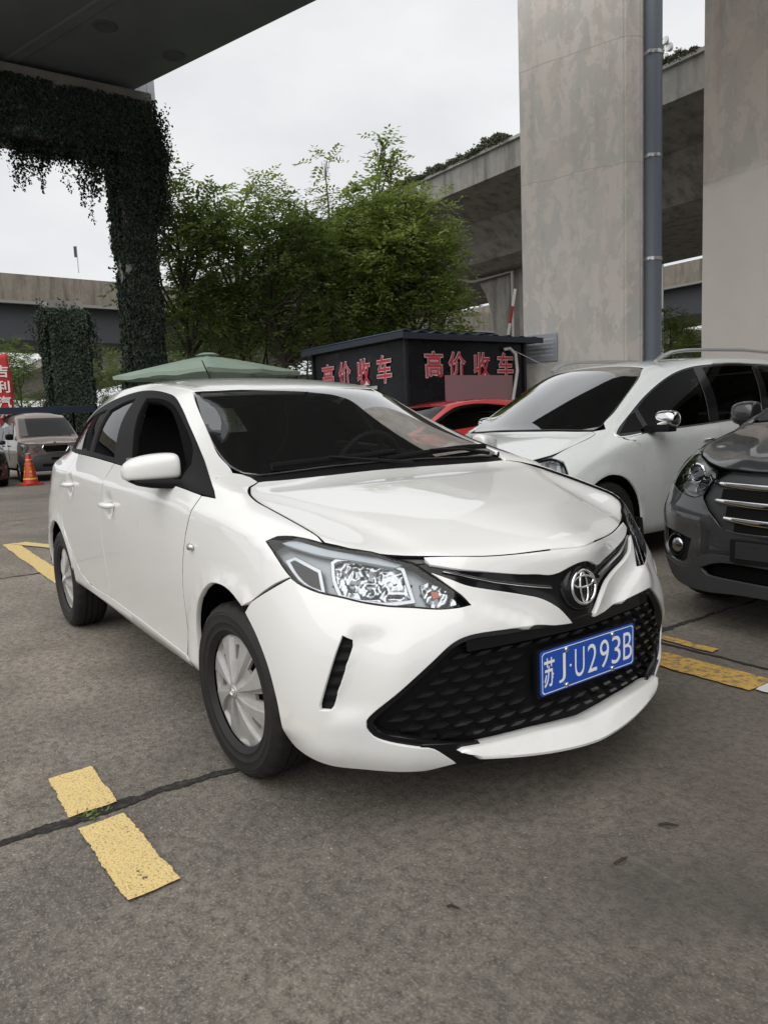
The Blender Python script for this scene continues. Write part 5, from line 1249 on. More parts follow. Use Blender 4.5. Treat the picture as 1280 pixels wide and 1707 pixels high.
# ---------------------------------------------------------------- the white people carrier and the grey off-roader parked across, both nosed toward the yard
def mpv_shell():
    S = lambda x, *r: [(x+dx, y, z) for dx, y, z in r]
    cols = [
     [(.88, 0, .20), (.91, 0, .30), (.91, 0, .45), (.90, 0, .60), (.87, 0, .74), (.80, 0, .835)],
     [(.86, .25, .20), (.89, .25, .30), (.89, .25, .45), (.88, .25, .60), (.85, .25, .74), (.77, .25, .835)],
     [(.80, .48, .20), (.83, .48, .30), (.83, .48, .45), (.82, .48, .60), (.78, .48, .74), (.69, .46, .838)],
     [(.71, .67, .20), (.74, .68, .30), (.74, .68, .45), (.72, .68, .60), (.67, .66, .74), (.57, .63, .843)],
     [(.56, .79, .20), (.60, .81, .30), (.60, .82, .45), (.57, .81, .62), (.52, .79, .745), (.44, .735, .87)],
     [(.38, .86, .21), (.42, .885, .31), (.42, .89, .45), (.40, .885, .63), (.34, .865, .79), (.27, .755, .925)],
     [(.10, .87, .20), (.10, .905, .29), (.10, .915, .45), (.10, .918, .65), (.08, .90, .87), (.06, .77, .985)],
     [(-.2, .87, .20), (-.2, .90, .27), (-.2, .913, .45), (-.2, .92, .68), (-.2, .908, .93), (-.12, .80, 1.045)],
     [(-.6, .87, .20), (-.6, .90, .265), (-.6, .913, .45), (-.6, .92, .70), (-.6, .908, .95), (-.55, .872, 1.015)],
     [(-1.1, .87, .20), (-1.1, .90, .265), (-1.1, .913, .45), (-1.1, .92, .71), (-1.1, .91, .965), (-1.05, .876, 1.035)],
     [(-1.7, .87, .21), (-1.7, .90, .27), (-1.7, .913, .45), (-1.7, .92, .72), (-1.7, .91, .985), (-1.7, .878, 1.065)],
     [(-2.3, .87, .21), (-2.3, .90, .27), (-2.3, .915, .45), (-2.3, .92, .73), (-2.3, .91, 1.01), (-2.3, .875, 1.09)],
     [(-2.85, .87, .22), (-2.85, .90, .28), (-2.85, .915, .45), (-2.85, .918, .73), (-2.85, .90, 1.03), (-2.85, .86, 1.11)],
     [(-3.35, .82, .24), (-3.35, .86, .30), (-3.35, .87, .45), (-3.35, .87, .73), (-3.33, .85, 1.03), (-3.3, .815, 1.12)],
     [(-3.68, .66, .24), (-3.7, .70, .30), (-3.72, .71, .45), (-3.72, .71, .73), (-3.68, .70, 1.03), (-3.6, .67, 1.12)],
     [(-3.78, .44, .24), (-3.8, .45, .30), (-3.82, .45, .45), (-3.82, .45, .73), (-3.78, .45, 1.03), (-3.7, .44, 1.12)],
     [(-3.8, .2, .24), (-3.82, .2, .30), (-3.85, .2, .45), (-3.85, .2, .73), (-3.8, .2, 1.03), (-3.72, .2, 1.12)],
     [(-3.8, 0, .24), (-3.82, 0, .30), (-3.85, 0, .45), (-3.85, 0, .73), (-3.8, 0, 1.03), (-3.72, 0, 1.12)]]
    rail = {8: (-.55, .66, 1.31), 9: (-.98, .595, 1.52), 10: (-1.7, .635, 1.60), 11: (-2.3, .64, 1.615), 12: (-2.85, .63, 1.60), 13: (-3.4, .60, 1.55),
            14: (-3.52, .50, 1.565), 15: (-3.56, .35, 1.58), 16: (-3.58, .17, 1.585), 17: (-3.58, 0, 1.59)}
    mid = {8: (-.55, .775, 1.15), 9: (-1.03, .79, 1.27), 10: (-1.7, .80, 1.33), 11: (-2.3, .80, 1.35), 12: (-2.85, .785, 1.35), 13: (-3.35, .74, 1.34),
           14: (-3.58, .62, 1.34), 15: (-3.65, .42, 1.34), 16: (-3.67, .2, 1.34), 17: (-3.67, 0, 1.34)}
    top = {1: [(.56, 0, .905), (.54, .22, .905), (.47, .42, .903), (.38, .59, .905)], 2: [(.30, 0, .975), (.29, .22, .975), (.24, .42, .972), (.17, .60, .975)],
           3: [(.02, 0, 1.035), (.01, .22, 1.035), (-.02, .42, 1.033), (-.06, .62, 1.035)], 4: [(-.45, 0, 1.345), (-.45, .22, 1.342), (-.47, .42, 1.335), (-.51, .56, 1.322)],
           5: [(-.88, 0, 1.575), (-.885, .22, 1.572), (-.91, .4, 1.56), (-.945, .51, 1.545)], 6: [(-1.6, 0, 1.645), (-1.6, .22, 1.642), (-1.63, .42, 1.634), (-1.66, .56, 1.62)],
           7: [(-2.3, 0, 1.66), (-2.3, .22, 1.657), (-2.3, .42, 1.648), (-2.3, .56, 1.634)], 8: [(-2.85, 0, 1.645), (-2.85, .22, 1.642), (-2.85, .42, 1.632), (-2.85, .55, 1.617)]}
    cr = {0: ('b4', 5, 13, .4), 1: ('b5', 7, 14, .5), 2: ('t', 8, 13, .35), 3: ('g5', 0, 4, .35), 4: ('g3', 0, 4, .6), 5: ('s4', 3, 5, .5), 6: ('b5', 0, 4, .3), 7: ('t', 13, 17, .7)}
    return Shell(*cage(cols, rail, mid, top, 4, cr=cr), level=3, fit=4)
def car_helpers(sh, T):
    def both(name, *a, m=None, **k):
        d = panel_mesh(sh, *a, **k); panel_obj(name, d, m, T); panel_obj(name, d, m, T, flip=True)
    def sym(L): return [(x, -y, z) for x, y, z in L[::-1] if abs(y) > 1e-6]
    return both, sym
def gap_shade_lines(sh, T, lines, r=.006, dep=.0066):  # dark tubes laid in the gaps, standing in for the shade there
    for L, d in lines:
        fr = rays(d); pts = refine([Vector(to2(p, fr)) for p in L], .06, 60, closed=False)
        for s in (1, -1):
            bm = bmesh.new(); out = []
            for q in pts:
                h = sh.bvh.ray_cast(fr[1]*q.x+fr[2]*q.y-fr[0]*8, fr[0])
                if h[0] is not None: v = h[0]-sh.nrm(h[0], h[2])*dep; out.append((v.x, s*v.y, v.z))
            tube(bm, out, r, 6); obj('panel_gap_shade', bm, M['dark'], T)
def arch_pts(x, z, r, y, a0, a1, n=8): return [(x+r*math.cos(R(a0+(a1-a0)*k/n)), y, z+r*math.sin(R(a0+(a1-a0)*k/n))) for k in range(n+1)]
def mirror_shape(bm, cx, y0, y1, zc, h, dx, s, n=16):
    rows = []
    for t in (0, .06, .2, .45, .75, .93, 1):
        k = {0: .45, .06: .72, .2: .92, .45: 1, .75: 1, .93: .92, 1: .7}[t]; r_ = []
        for q in range(n):
            a = 2*math.pi*q/n; c, w = math.cos(a), math.sin(a); c = math.copysign(abs(c)**.8, c); w = math.copysign(abs(w)**.8, w)
            r_.append(bm.verts.new((cx+dx*k*c, s*(y1+(y0-y1)*t), zc+h*k*w)))
        rows.append(r_)
    for a, b in zip(rows, rows[1:]):
        for q in range(n): bm.faces.new((a[q], a[(q+1) % n], b[(q+1) % n], b[q]))
    bm.faces.new(rows[0]); bm.faces.new(rows[-1]); bmesh.ops.recalc_face_normals(bm, faces=bm.faces)
def chassis(T, xs, yw, zc, Rw, x0, x1, hw):
    for x in xs:
        for s in (-1, 1):
            bm = bmesh.new(); wheel_well(bm, x, s, zc, Rw, yw+.11, yw-.26); obj('wheel_liner', bm, M['under'], T)
    bm = bmesh.new(); box(bm, ((x0+x1)/2, 0, .30), (x0-x1, hw*1.15, .12)); box(bm, ((xs[0]+xs[1])/2, 0, .27), (abs(xs[0]-xs[1])-2*Rw-.02, hw*1.9, .10)); obj('underbody', bm, M['dark'], T)
def build_mpv():
    sh = mpv_shell()
    T = thing('people_carrier', 'pearl white people carrier with chrome mirrors and silver roof rails, parked behind the hatchback', 'car', (-2.17, 2.77, 0), R(-90))
    W = M['white2']; both, sym = car_helpers(sh, T)
    hs = [(.42, .72, .873), (.27, .742, .925), (.06, .758, .984), (-.03, .752, 1.02), (-.06, .70, 1.035)]
    hr = [(-.035, .42, 1.034), (-.005, .2, 1.036), (.0, 0, 1.037)]
    hf = [(.80, 0, .838), (.77, .25, .838), (.69, .46, .841), (.57, .62, .85)]
    hh = hf[1:]+hs+hr[:-1]
    panel_obj('hood', panel_mesh(sh, [hf[0]]+hh+[hr[-1]]+sym(hh), (-.5, 0, -.87), step=.05, gap=.0045, depth=.03), W, T)
    hl = [(.80, .34, .80), (.70, .46, .832), (.57, .625, .845), (.44, .735, .865), (.385, .79, .83), (.40, .86, .715), (.50, .80, .68), (.62, .71, .665), (.76, .50, .68)]
    fr = rays(DF); ring = inset2(refine([Vector(to2(p, fr)) for p in hl], .03, 45), .008)
    dr = panel_mesh(sh, hl, DF, step=.03, gap=.002, depth=.05, holes=[[(p.x, p.y) for p in ring]] if False else [], corner=45) if False else None
    dh = panel_mesh(sh, hl, DF, step=.03, gap=.004, depth=-.045, off=-.05, corner=45)
    dl = panel_mesh(sh, hl, DF, step=.03, gap=.003, depth=0, off=.001, corner=45)
    r1 = [(.47, .74, .835), (.57, .65, .82), (.60, .66, .72), (.50, .77, .72)]; r2 = [(.42, .80, .82), (.44, .79, .82), (.47, .80, .71), (.43, .835, .72)]
    d1 = panel_mesh(sh, r1, DF, step=.012, gap=0, depth=.02, off=lambda p: -.03+.006*math.sin(p.y*140)); d2 = panel_mesh(sh, r2, DF, step=.03, gap=0, depth=.02, off=-.02)
    for fl in (False, True):
        P = panel_obj('headlight', dh, M['lamp_grey'], T, flip=fl)
        panel_obj('reflector_bowl', d1, M['reflector'], P, flip=fl); panel_obj('light_guide', d2, M['satin'], P, flip=fl); panel_obj('lamp_lens', dl, M['lens'], P, flip=fl)
    A = arch_pts(0, .335, .375, .915, 178, 35, 10)
    gap = [(-.20, .905, .985), (-.36, .913, .92), (-.40, .92, .70), (-.405, .914, .45), (-.41, .90, .275)]
    seam = [(-.07, .72, 1.037), (-.115, .775, 1.042), (-.16, .845, 1.03)]
    fen = [hl[3]]+hs[1:]+seam+gap+[(-.41, .872, .205), (-.37, .89, .24)]+A+[(.41, .87, .66)]+[hl[5], hl[4]]
    both('fender', fen, DSU, m=W, step=.04, gap=.002, depth=.02, disp=lambda p: .014*max(0, 1-abs(math.hypot(p.x, p.z-.335)-.40)/.05)*(1 if p.z > .3 else 0))
    bu = [(.80, .30, .79), hl[0]]+hl[8:4:-1]+[(.41, .87, .66)]+arch_pts(0, .335, .375, .90, 35, -10, 5)+[(.42, .85, .21), (.56, .785, .205), (.71, .665, .205), (.80, .475, .205), (.86, .25, .205)]
    bu2 = bu+[(.88, 0, .205)]; full = bu2
    d = panel_mesh(sh, bu+[(.875, .03, .205), (.875, .03, .79)], DF, step=.05, gap=.002, depth=.02); panel_obj('front_bumper', d, W, T); panel_obj('front_bumper', d, W, T, flip=True)
    g = [(.86, .27, .80), (.88, .24, .70)]
    panel_obj('grille', panel_mesh(sh, [(.87, .30, .805), (.88, .27, .68), (.88, -.27, .68), (.87, -.30, .805)], DX, step=.05, gap=0, depth=.01, off=.004), M['gloss_black'], T)
    bottom = [(-.41, .895, .285), (-1.0, .90, .28), (-1.48, .90, .28)]
    g2 = [(-1.49, .90, .28), (-1.49, .914, .45), (-1.485, .92, .72), (-1.47, .91, .98), (-1.46, .882, 1.05)]
    both('front_door', gap+bottom[1:]+g2+[(-1.05, .88, 1.035), (-.55, .878, 1.012), (-.27, .890, .998)], DS, m=W, step=.05, gap=.0035, depth=.02)
    g3 = [(-2.42, .90, .29), (-2.45, .914, .45), (-2.46, .92, .72), (-2.46, .905, 1.0), (-2.46, .874, 1.09)]
    both('rear_door', g2+g3[::-1][:0]+[(-2.0, .878, 1.075)]+g3[::-1]+[(-2.0, .90, .282)], DS, m=W, step=.06, gap=.002, depth=.02)
    both('sill', [(-.40, .872, .205), (-.41, .897, .28), (-1.0, .90, .275), (-2.42, .90, .283), (-2.42, .87, .215), (-1.4, .87, .205)], DS, m=W, step=.06, gap=.001, depth=.02)
    both('rear_quarter', [g3[4], g3[3], g3[2], g3[1], g3[0]]+arch_pts(-2.87, .335, .375, .915, 5, 178, 10)+[(-3.27, .86, .26), (-3.45, .80, .26), (-3.5, .8, .6), (-3.45, .78, 1.0), (-3.35, .78, 1.12), (-2.9, .855, 1.11)], DS, m=W, step=.06, gap=.002, depth=.02)
    panel_obj('tailgate', panel_mesh(sh, [(-3.8, y, z) for y, z in ((.76, .27), (.76, 1.0), (.72, 1.11), (-.72, 1.11), (-.76, 1.0), (-.76, .27))], (1, 0, 0), step=.08, gap=.002, depth=.02), W, T)
    panel_obj('rear_window', panel_mesh(sh, [(-3.8, y, z) for y, z in ((.66, 1.13), (.52, 1.54), (-.52, 1.54), (-.66, 1.13))], (1, 0, 0), step=.08, gap=.002, depth=.02), M['tint'], T)
    gap_shade_lines(sh, T, ((hf[1:]+hs, (-.5, 0, -.87)), (gap, DS), (g2, DS), (g3, DS)))
    # windscreen and greenhouse
    wsd = [(-.93, .53, 1.532), (-.73, .60, 1.432), (-.50, .655, 1.305), (-.28, .695, 1.17), (-.13, .71, 1.085), (-.085, .68, 1.055)]
    w0 = [(-.875, 0, 1.573), (-.88, .2, 1.571), (-.90, .4, 1.56)]; wb = [(-.06, .45, 1.05), (-.03, .2, 1.053)]
    panel_obj('windscreen', panel_mesh(sh, w0+wsd+wb+[(-.022, 0, 1.054)]+sym(w0+wsd+wb), (-.55, 0, -.83), step=.07, gap=.002, depth=.008), M['tint_ws'], T)
    cw = [(-.085, .675, 1.056)]+[(-.07, .70, 1.038)]+hr[:-1]
    panel_obj('cowl_panel', panel_mesh(sh, cw+[hr[-1]]+sym(cw)+[(x, -y, z) for x, y, z in wb]+[(-.03, 0, 1.054)]+wb[::-1], DT, step=.03, gap=0, depth=.02, off=-.006), M['trim'], T)
    rl = [(-.945, .53, 1.540), (-1.2, .595, 1.572), (-1.45, .62, 1.592), (-1.7, .637, 1.603), (-2.3, .642, 1.618), (-2.85, .632, 1.603), (-3.38, .602, 1.553)]
    dlo = [(-.15, .868, 1.022), (-.22, .845, 1.075), (-.45, .792, 1.195), (-.70, .742, 1.325), (-1.0, .70, 1.45), (-1.25, .685, 1.527), (-1.5, .685, 1.567), (-1.9, .695, 1.583), (-2.3, .70, 1.588), (-2.85, .69, 1.577), (-3.1, .69, 1.55), (-3.25, .76, 1.30), (-3.22, .82, 1.135)]
    belt = [(-2.85, .862, 1.115), (-2.3, .877, 1.096), (-1.7, .88, 1.070), (-1.05, .878, 1.040), (-.55, .876, 1.018), (-.27, .888, 1.003), (-.17, .882, 1.003)]
    sd = [seam[2], seam[1], (-.17, .725, 1.10), (-.30, .71, 1.172), (-.52, .67, 1.307), (-.74, .615, 1.433)]+rl+[(-3.38, .70, 1.34), (-3.34, .81, 1.125)]+dlo[::-1]
    both('body_side', sd, DSU, m=W, step=.05, gap=.002, depth=.02)
    wf1 = [(-.20, .866, 1.03), (-.42, .80, 1.165), (-.50, .79, 1.19), (-.50, .87, 1.025)]
    wf2 = [(-.55, .78, 1.225), (-.72, .745, 1.315), (-1.0, .705, 1.435), (-1.25, .69, 1.512), (-1.44, .69, 1.545), (-1.385, .82, 1.24), (-1.36, .876, 1.057), (-.55, .872, 1.027)]
    wr = [(-1.56, .70, 1.548), (-1.9, .705, 1.565), (-2.35, .71, 1.57), (-2.26, .82, 1.3), (-2.2, .873, 1.10), (-1.5, .875, 1.066)]
    wq = [(-2.45, .71, 1.57), (-2.85, .705, 1.558), (-3.05, .71, 1.53), (-3.17, .78, 1.3), (-3.14, .83, 1.14), (-2.32, .87, 1.107)]
    both('window_frame', dlo+belt, DSU, m=M['gloss_black'], step=.05, gap=.001, depth=.02, off=-.002, holes=[wf1, wf2, wr, wq])
    for nm, l in (('quarter_glass', wf1), ('front_door_glass', wf2), ('rear_door_glass', wr), ('rear_quarter_glass', wq)): both(nm, l, DSU, m=M['tint'], step=.06, gap=-.002, depth=0, off=-.006)
    di = [tuple(p) for p in inset2([Vector(to2(p, rays(DSU))) for p in dlo+belt], -.008)]; d0 = [tuple(to2(p, rays(DSU))) for p in dlo+belt]
    both('chrome_surround', di, DSU, m=M['chrome'], step=.05, gap=0, depth=.01, off=.003, holes=[d0], pre3=False)
    rf = w0[1:][::-1]
    ro = [(-.885, 0, 1.577), (-.89, .2, 1.575), (-.91, .4, 1.563)]+rl+[(-3.5, .45, 1.57), (-3.56, .2, 1.585)]
    panel_obj('roof', panel_mesh(sh, ro+[(-3.57, 0, 1.588)]+sym(ro), DT, step=.08, gap=.003, depth=.02), W, T)
    for s in (-1, 1):
        bm = bmesh.new()
        tube(bm, [(-1.03, s*.575, 1.585), (-1.10, s*.585, 1.625), (-1.22, s*.595, 1.663), (-1.4, s*.605, 1.682), (-1.7, s*.612, 1.692), (-2.3, s*.615, 1.700), (-2.8, s*.605, 1.688), (-3.1, s*.60, 1.65), (-3.2, s*.60, 1.60)], [.02, .022, .022, .02, .02, .02, .02, .022, .02], 10, squash=.8)
        smooth(obj('roof_rail', bm, M['satin'], T), 50)
        bm = bmesh.new(); mirror_shape(bm, -.56, .93, 1.10, 1.105, .072, .075, s); mi = smooth(obj('door_mirror', bm, M['chrome'], T), 60); mi.modifiers.new('s', 'SUBSURF').render_levels = 2
        bm = bmesh.new(); box(bm, (-.54, s*.96, 1.035), (.10, .22, .055), (0, 0, 0), .012); box(bm, (-.52, s*.885, 1.03), (.07, .07, .05)); smooth(obj('mirror_arm', bm, M['trim'], mi), 50)
        for x, z in ((-1.30, .915), (-2.28, .955)):
            bm = bmesh.new(); tube(bm, [(x+t*.10, s*(.925+.012*(1-t*t)), z) for t in (-1, -.6, 0, .6, 1)], [.008, .012, .013, .012, .008], 8); smooth(obj('door_handle', bm, M['chrome'], T), 60)
        for x in (0, -2.87): wheel(T, x, s*.79, .33, 'mpv', 0, .33, .215, .215)
    chassis(T, (0, -2.87), .79, .335, .40, .8, -3.7, .82)
    bm = bmesh.new(); box(bm, (.25, 0, .6), (.7, 1.1, .4)); box(bm, (-1.9, 0, .45), (3.4, 1.5, .06)); obj('cabin_floor', bm, M['interior'], T)
    bm = bmesh.new(); grid(bm, [[(x, y, z) for y in (-.8, 0, .8)] for x, z in ((-.1, 1.02), (-.5, 1.03), (-.62, .95), (-.62, .5))]); obj('dashboard', bm, M['dash'], T)
    for y in (-.4, .4):
        bm = bmesh.new(); box(bm, (-1.45, y, .98), (.15, .5, .66), (0, R(-14), 0), .05); box(bm, (-1.56, y, 1.36), (.1, .27, .18), (0, R(-10), 0), .04); smooth(obj('seat', bm, M['interior'], T), 60)
    bm = bmesh.new(); box(bm, (-1.04+.0, 0, 1.43), (.03, .24, .07), None, .01); obj('rear_view_mirror', bm, M['trim'], T)
    # mud flap behind the front wheel
    for s in (-1, 1):
        bm = bmesh.new(); box(bm, (-.385, s*.83, .245), (.02, .17, .22), (0, R(8), 0), .004); obj('mud_flap', bm, M['rubber'], T)
    panel_obj('headliner', panel_mesh(sh, ro+[(-3.57, 0, 1.588)]+sym(ro), DT, step=.15, gap=.01, depth=0, off=-.04), M['interior'], T)
    return T
def suv_shell():
    cols = [
     [(.90, 0, .24), (.92, 0, .32), (.93, 0, .46), (.90, 0, .62), (.86, 0, .76), (.77, 0, .885)],
     [(.88, .22, .235), (.90, .22, .32), (.91, .22, .46), (.885, .22, .62), (.84, .22, .76), (.745, .22, .885)],
     [(.84, .42, .215), (.86, .42, .31), (.86, .42, .46), (.835, .42, .62), (.785, .42, .77), (.69, .42, .885)],
     [(.76, .60, .22), (.78, .61, .31), (.78, .61, .46), (.76, .61, .62), (.70, .60, .78), (.60, .56, .895)],
     [(.65, .74, .25), (.68, .76, .33), (.68, .765, .47), (.66, .765, .64), (.59, .73, .80), (.50, .665, .925)],
     [(.47, .83, .29), (.50, .855, .36), (.50, .865, .48), (.48, .865, .66), (.42, .835, .85), (.32, .72, .975)],
     [(.10, .86, .30), (.10, .885, .37), (.10, .90, .48), (.10, .905, .70), (.08, .88, .92), (.08, .745, 1.02)],
     [(-.2, .85, .28), (-.2, .88, .34), (-.2, .895, .48), (-.2, .905, .72), (-.2, .885, .96), (-.12, .775, 1.065)],
     [(-.6, .85, .28), (-.6, .88, .34), (-.6, .895, .48), (-.6, .905, .74), (-.6, .89, .98), (-.55, .845, 1.06)],
     [(-1.1, .85, .28), (-1.1, .88, .34), (-1.1, .895, .48), (-1.1, .905, .75), (-1.1, .89, 1.0), (-1.1, .845, 1.08)],
     [(-1.6, .85, .28), (-1.6, .88, .34), (-1.6, .895, .48), (-1.6, .905, .76), (-1.6, .89, 1.02), (-1.6, .845, 1.10)],
     [(-2.1, .85, .29), (-2.1, .88, .35), (-2.1, .895, .48), (-2.1, .905, .76), (-2.1, .89, 1.03), (-2.1, .84, 1.12)],
     [(-2.6, .84, .30), (-2.6, .87, .36), (-2.6, .89, .48), (-2.6, .90, .76), (-2.6, .88, 1.05), (-2.6, .82, 1.15)],
     [(-3.1, .80, .32), (-3.1, .83, .38), (-3.1, .85, .50), (-3.1, .85, .76), (-3.08, .83, 1.05), (-3.05, .77, 1.17)],
     [(-3.42, .62, .32), (-3.45, .66, .38), (-3.48, .68, .50), (-3.46, .68, .76), (-3.42, .66, 1.05), (-3.35, .62, 1.17)],
     [(-3.5, .42, .32), (-3.55, .43, .38), (-3.58, .43, .50), (-3.56, .43, .76), (-3.5, .43, 1.05), (-3.42, .42, 1.17)],
     [(-3.52, .2, .32), (-3.58, .2, .38), (-3.6, .2, .50), (-3.58, .2, .76), (-3.52, .2, 1.05), (-3.44, .2, 1.17)],
     [(-3.52, 0, .32), (-3.58, 0, .38), (-3.6, 0, .50), (-3.58, 0, .76), (-3.52, 0, 1.05), (-3.44, 0, 1.17)]]
    rail = {8: (-.62, .645, 1.32), 9: (-1.1, .585, 1.52), 10: (-1.6, .58, 1.60), 11: (-2.1, .58, 1.61), 12: (-2.6, .57, 1.59), 13: (-3.1, .54, 1.54), 14: (-3.22, .45, 1.555), 15: (-3.26, .3, 1.57), 16: (-3.28, .15, 1.58), 17: (-3.28, 0, 1.585)}
    mid = {8: (-.60, .75, 1.18), 9: (-1.1, .75, 1.29), 10: (-1.6, .74, 1.35), 11: (-2.1, .735, 1.37), 12: (-2.6, .715, 1.37), 13: (-3.08, .67, 1.36), 14: (-3.3, .55, 1.36), 15: (-3.36, .38, 1.36), 16: (-3.38, .2, 1.36), 17: (-3.38, 0, 1.36)}
    top = {1: [(.60, 0, .95), (.58, .2, .95), (.53, .38, .953), (.44, .53, .955)], 2: [(.30, 0, 1.02), (.29, .2, 1.02), (.26, .4, 1.02), (.19, .58, 1.02)], 3: [(.0, 0, 1.075), (-.01, .2, 1.075), (-.03, .42, 1.073), (-.07, .61, 1.07)],
           4: [(-.5, 0, 1.37), (-.5, .2, 1.367), (-.53, .4, 1.355), (-.58, .54, 1.335)], 5: [(-.98, 0, 1.58), (-.99, .2, 1.577), (-1.02, .38, 1.565), (-1.06, .5, 1.545)], 6: [(-1.5, 0, 1.66), (-1.5, .2, 1.657), (-1.52, .38, 1.645), (-1.56, .5, 1.625)],
           7: [(-2.1, 0, 1.675), (-2.1, .2, 1.67), (-2.1, .38, 1.655), (-2.1, .5, 1.635)], 8: [(-2.6, 0, 1.655), (-2.6, .2, 1.65), (-2.6, .38, 1.637), (-2.6, .49, 1.615)]}
    cr = {0: ('b4', 5, 13, .4), 1: ('b5', 7, 14, .5), 2: ('t', 8, 13, .35), 3: ('g5', 0, 4, .35), 4: ('g3', 0, 4, .6), 5: ('s4', 3, 5, .5), 6: ('b5', 0, 4, .35), 7: ('t', 13, 17, .7)}
    return Shell(*cage(cols, rail, mid, top, 4, cr=cr), level=3, fit=4)
def build_suv():
    sh = suv_shell()
    T = thing('off_roader', 'dark grey off-roader with three chrome grille bars, cut by the right edge of the photo', 'car', (.50, 2.68, 0), R(-90))
    W = M['grey']; both, sym = car_helpers(sh, T)
    hs = [(.505, .655, .925), (.32, .715, .975), (.08, .74, 1.02), (-.05, .735, 1.055), (-.10, .67, 1.07)]; hr = [(-.06, .42, 1.07), (-.035, .2, 1.072), (-.03, 0, 1.073)]
    hf = [(.80, 0, .845), (.775, .22, .845), (.725, .38, .845), (.655, .50, .87), (.575, .595, .90)]
    hh = hf[1:]+hs+hr[:-1]
    panel_obj('hood', panel_mesh(sh, [hf[0]]+hh+[hr[-1]]+sym(hh), (-.6, 0, -.8), step=.045, gap=.0045, depth=.03, disp=lambda p: .012*max(0, 1-abs(abs(p.y)-(.30+.12*(.8-p.x)))/.10)), W, T)
    hl = [(.755, .40, .80), (.725, .43, .842), (.66, .51, .866), (.58, .60, .897), (.49, .68, .918), (.43, .78, .885), (.47, .825, .835), (.555, .795, .765), (.62, .74, .74), (.69, .66, .715), (.755, .52, .695), (.775, .46, .715)]
    dh = panel_mesh(sh, hl, DF, step=.03, gap=.004, depth=-.055, off=-.06, corner=45); dl = panel_mesh(sh, hl, DF, step=.03, gap=.002, depth=0, off=.001, corner=45)
    din = panel_mesh(sh, [(.735, .45, .79), (.69, .50, .84), (.66, .53, .80), (.72, .54, .72)], DF, step=.012, gap=0, depth=.02, off=lambda p: -.03+.005*math.sin(p.z*170))
    dou = panel_mesh(sh, [(.50, .70, .89), (.46, .79, .87), (.50, .80, .82), (.58, .755, .775), (.60, .70, .80), (.56, .68, .86)], DF, step=.012, gap=0, depth=.02, off=lambda p: -.03+.004*math.sin(p.z*150))
    dlo_ = panel_mesh(sh, [(.62, .715, .76), (.69, .64, .735), (.73, .56, .73), (.70, .57, .765), (.63, .68, .785)], DF, step=.03, gap=0, depth=.02, off=-.028)
    pc = sh.bvh.ray_cast(Vector((3, .585, .822)), Vector((-1, 0, 0)))[0]
    for fl in (False, True):
        P = panel_obj('headlight', dh, mat('lamp_pale', (.50, .49, .45), .35), T, flip=fl)
        panel_obj('reflector_bowl', din, M['reflector'], P, flip=fl); panel_obj('reflector_bowl', dou, M['reflector'], P, flip=fl); panel_obj('light_guide', dlo_, M['satin'], P, flip=fl)
        s = -1 if fl else 1
        bm = bmesh.new(); PMx = Matrix.Translation((pc.x-.055, s*(pc.y), pc.z)) @ Matrix.Rotation(R(s*10), 4, 'Z') @ Matrix.Rotation(R(90), 4, 'Y')
        lathe(bm, [(.056, .028), (.056, .036), (.049, .040), (.044, .034), (.042, .03)], PMx, 28); smooth(obj('projector_ring', bm, M['chrome'], P), 40)
        bm = bmesh.new(); lathe(bm, [(.043, .028), (.036, .042), (.02, .05), (0, .052)], PMx, 24); smooth(obj('projector_lens', bm, mat('projector_glass', (.01, .012, .016), .06), P))
        panel_obj('lamp_lens', dl, M['lens'], P, flip=fl)
    gap_shade_lines(sh, T, ((hf[1:]+hs, (-.6, 0, -.8)), (hl, DF)))
    # grille: dark frame, three bars
    gh = [(.80, .20, .838), (.76, .36, .838), (.745, .41, .80), (.775, .46, .715), (.79, .45, .695), (.83, .40, .64), (.85, .345, .60), (.875, .28, .555), (.905, .15, .542)]
    panel_obj('grille', panel_mesh(sh, [(.81, 0, .84)]+gh+[(.905, 0, .54)]+sym(gh), DX, step=.05, gap=0, depth=-.02, off=-.012), mat('grille_grey', (.035, .036, .038), .4, .3), T)
    for k, (z0, y0) in enumerate(((.775, .40), (.69, .375), (.605, .30))):
        bm = bmesh.new(); rows = []
        for q in range(-20, 21):
            y = y0*q/20; a = abs(y)/y0; w_ = .017*(1-.55*a**3)
            z = z0-.018*(1-a*a)*0+.012*a*a
            h = sh.bvh.ray_cast(Vector((3, y, z)), Vector((-1, 0, 0))); x = h[0].x
            rows.append([(x-.012, y, z+w_), (x+.012, y, z+w_*.85), (x+.017, y, z), (x+.012, y, z-w_*.85), (x-.012, y, z-w_)])
        grid(bm, rows); bmesh.ops.recalc_face_normals(bm, faces=bm.faces); smooth(obj('grille_bar', bm, M['chrome'], T), 50)
    for z0, yy in ((.735, .345), (.65, .30), (.575, .24)):
        bm = bmesh.new(); rows = []
        for z, o in ((z0-.028, -.003), (z0+.024, -.003)):
            rows.append([sh.bvh.ray_cast(Vector((3, yy*q/12, z)), Vector((-1, 0, 0)))[0]+Vector((o, 0, 0)) for q in range(-12, 13)])
        grid(bm, rows); obj('grille_gap_shade', bm, M['dark'], T)  # flat dark sheets in place of the shade inside deep slots
    # bumper, fog lamp pocket, lower cladding
    fog = [(.80, .50, .475), (.72, .68, .50), (.655, .775, .505), (.66, .775, .40), (.70, .72, .35), (.78, .58, .335), (.80, .54, .36)]
    A = arch_pts(.10, .36, .40, .89, 178, 30, 9)
    low0 = [(.67, .775, .345), (.77, .63, .315), (.82, .53, .325), (.84, .47, .385), (.87, .40, .415), (.90, .27, .425), (.92, .0, .425)]
    bu = [(.80, .20, .84), (.76, .38, .84)]
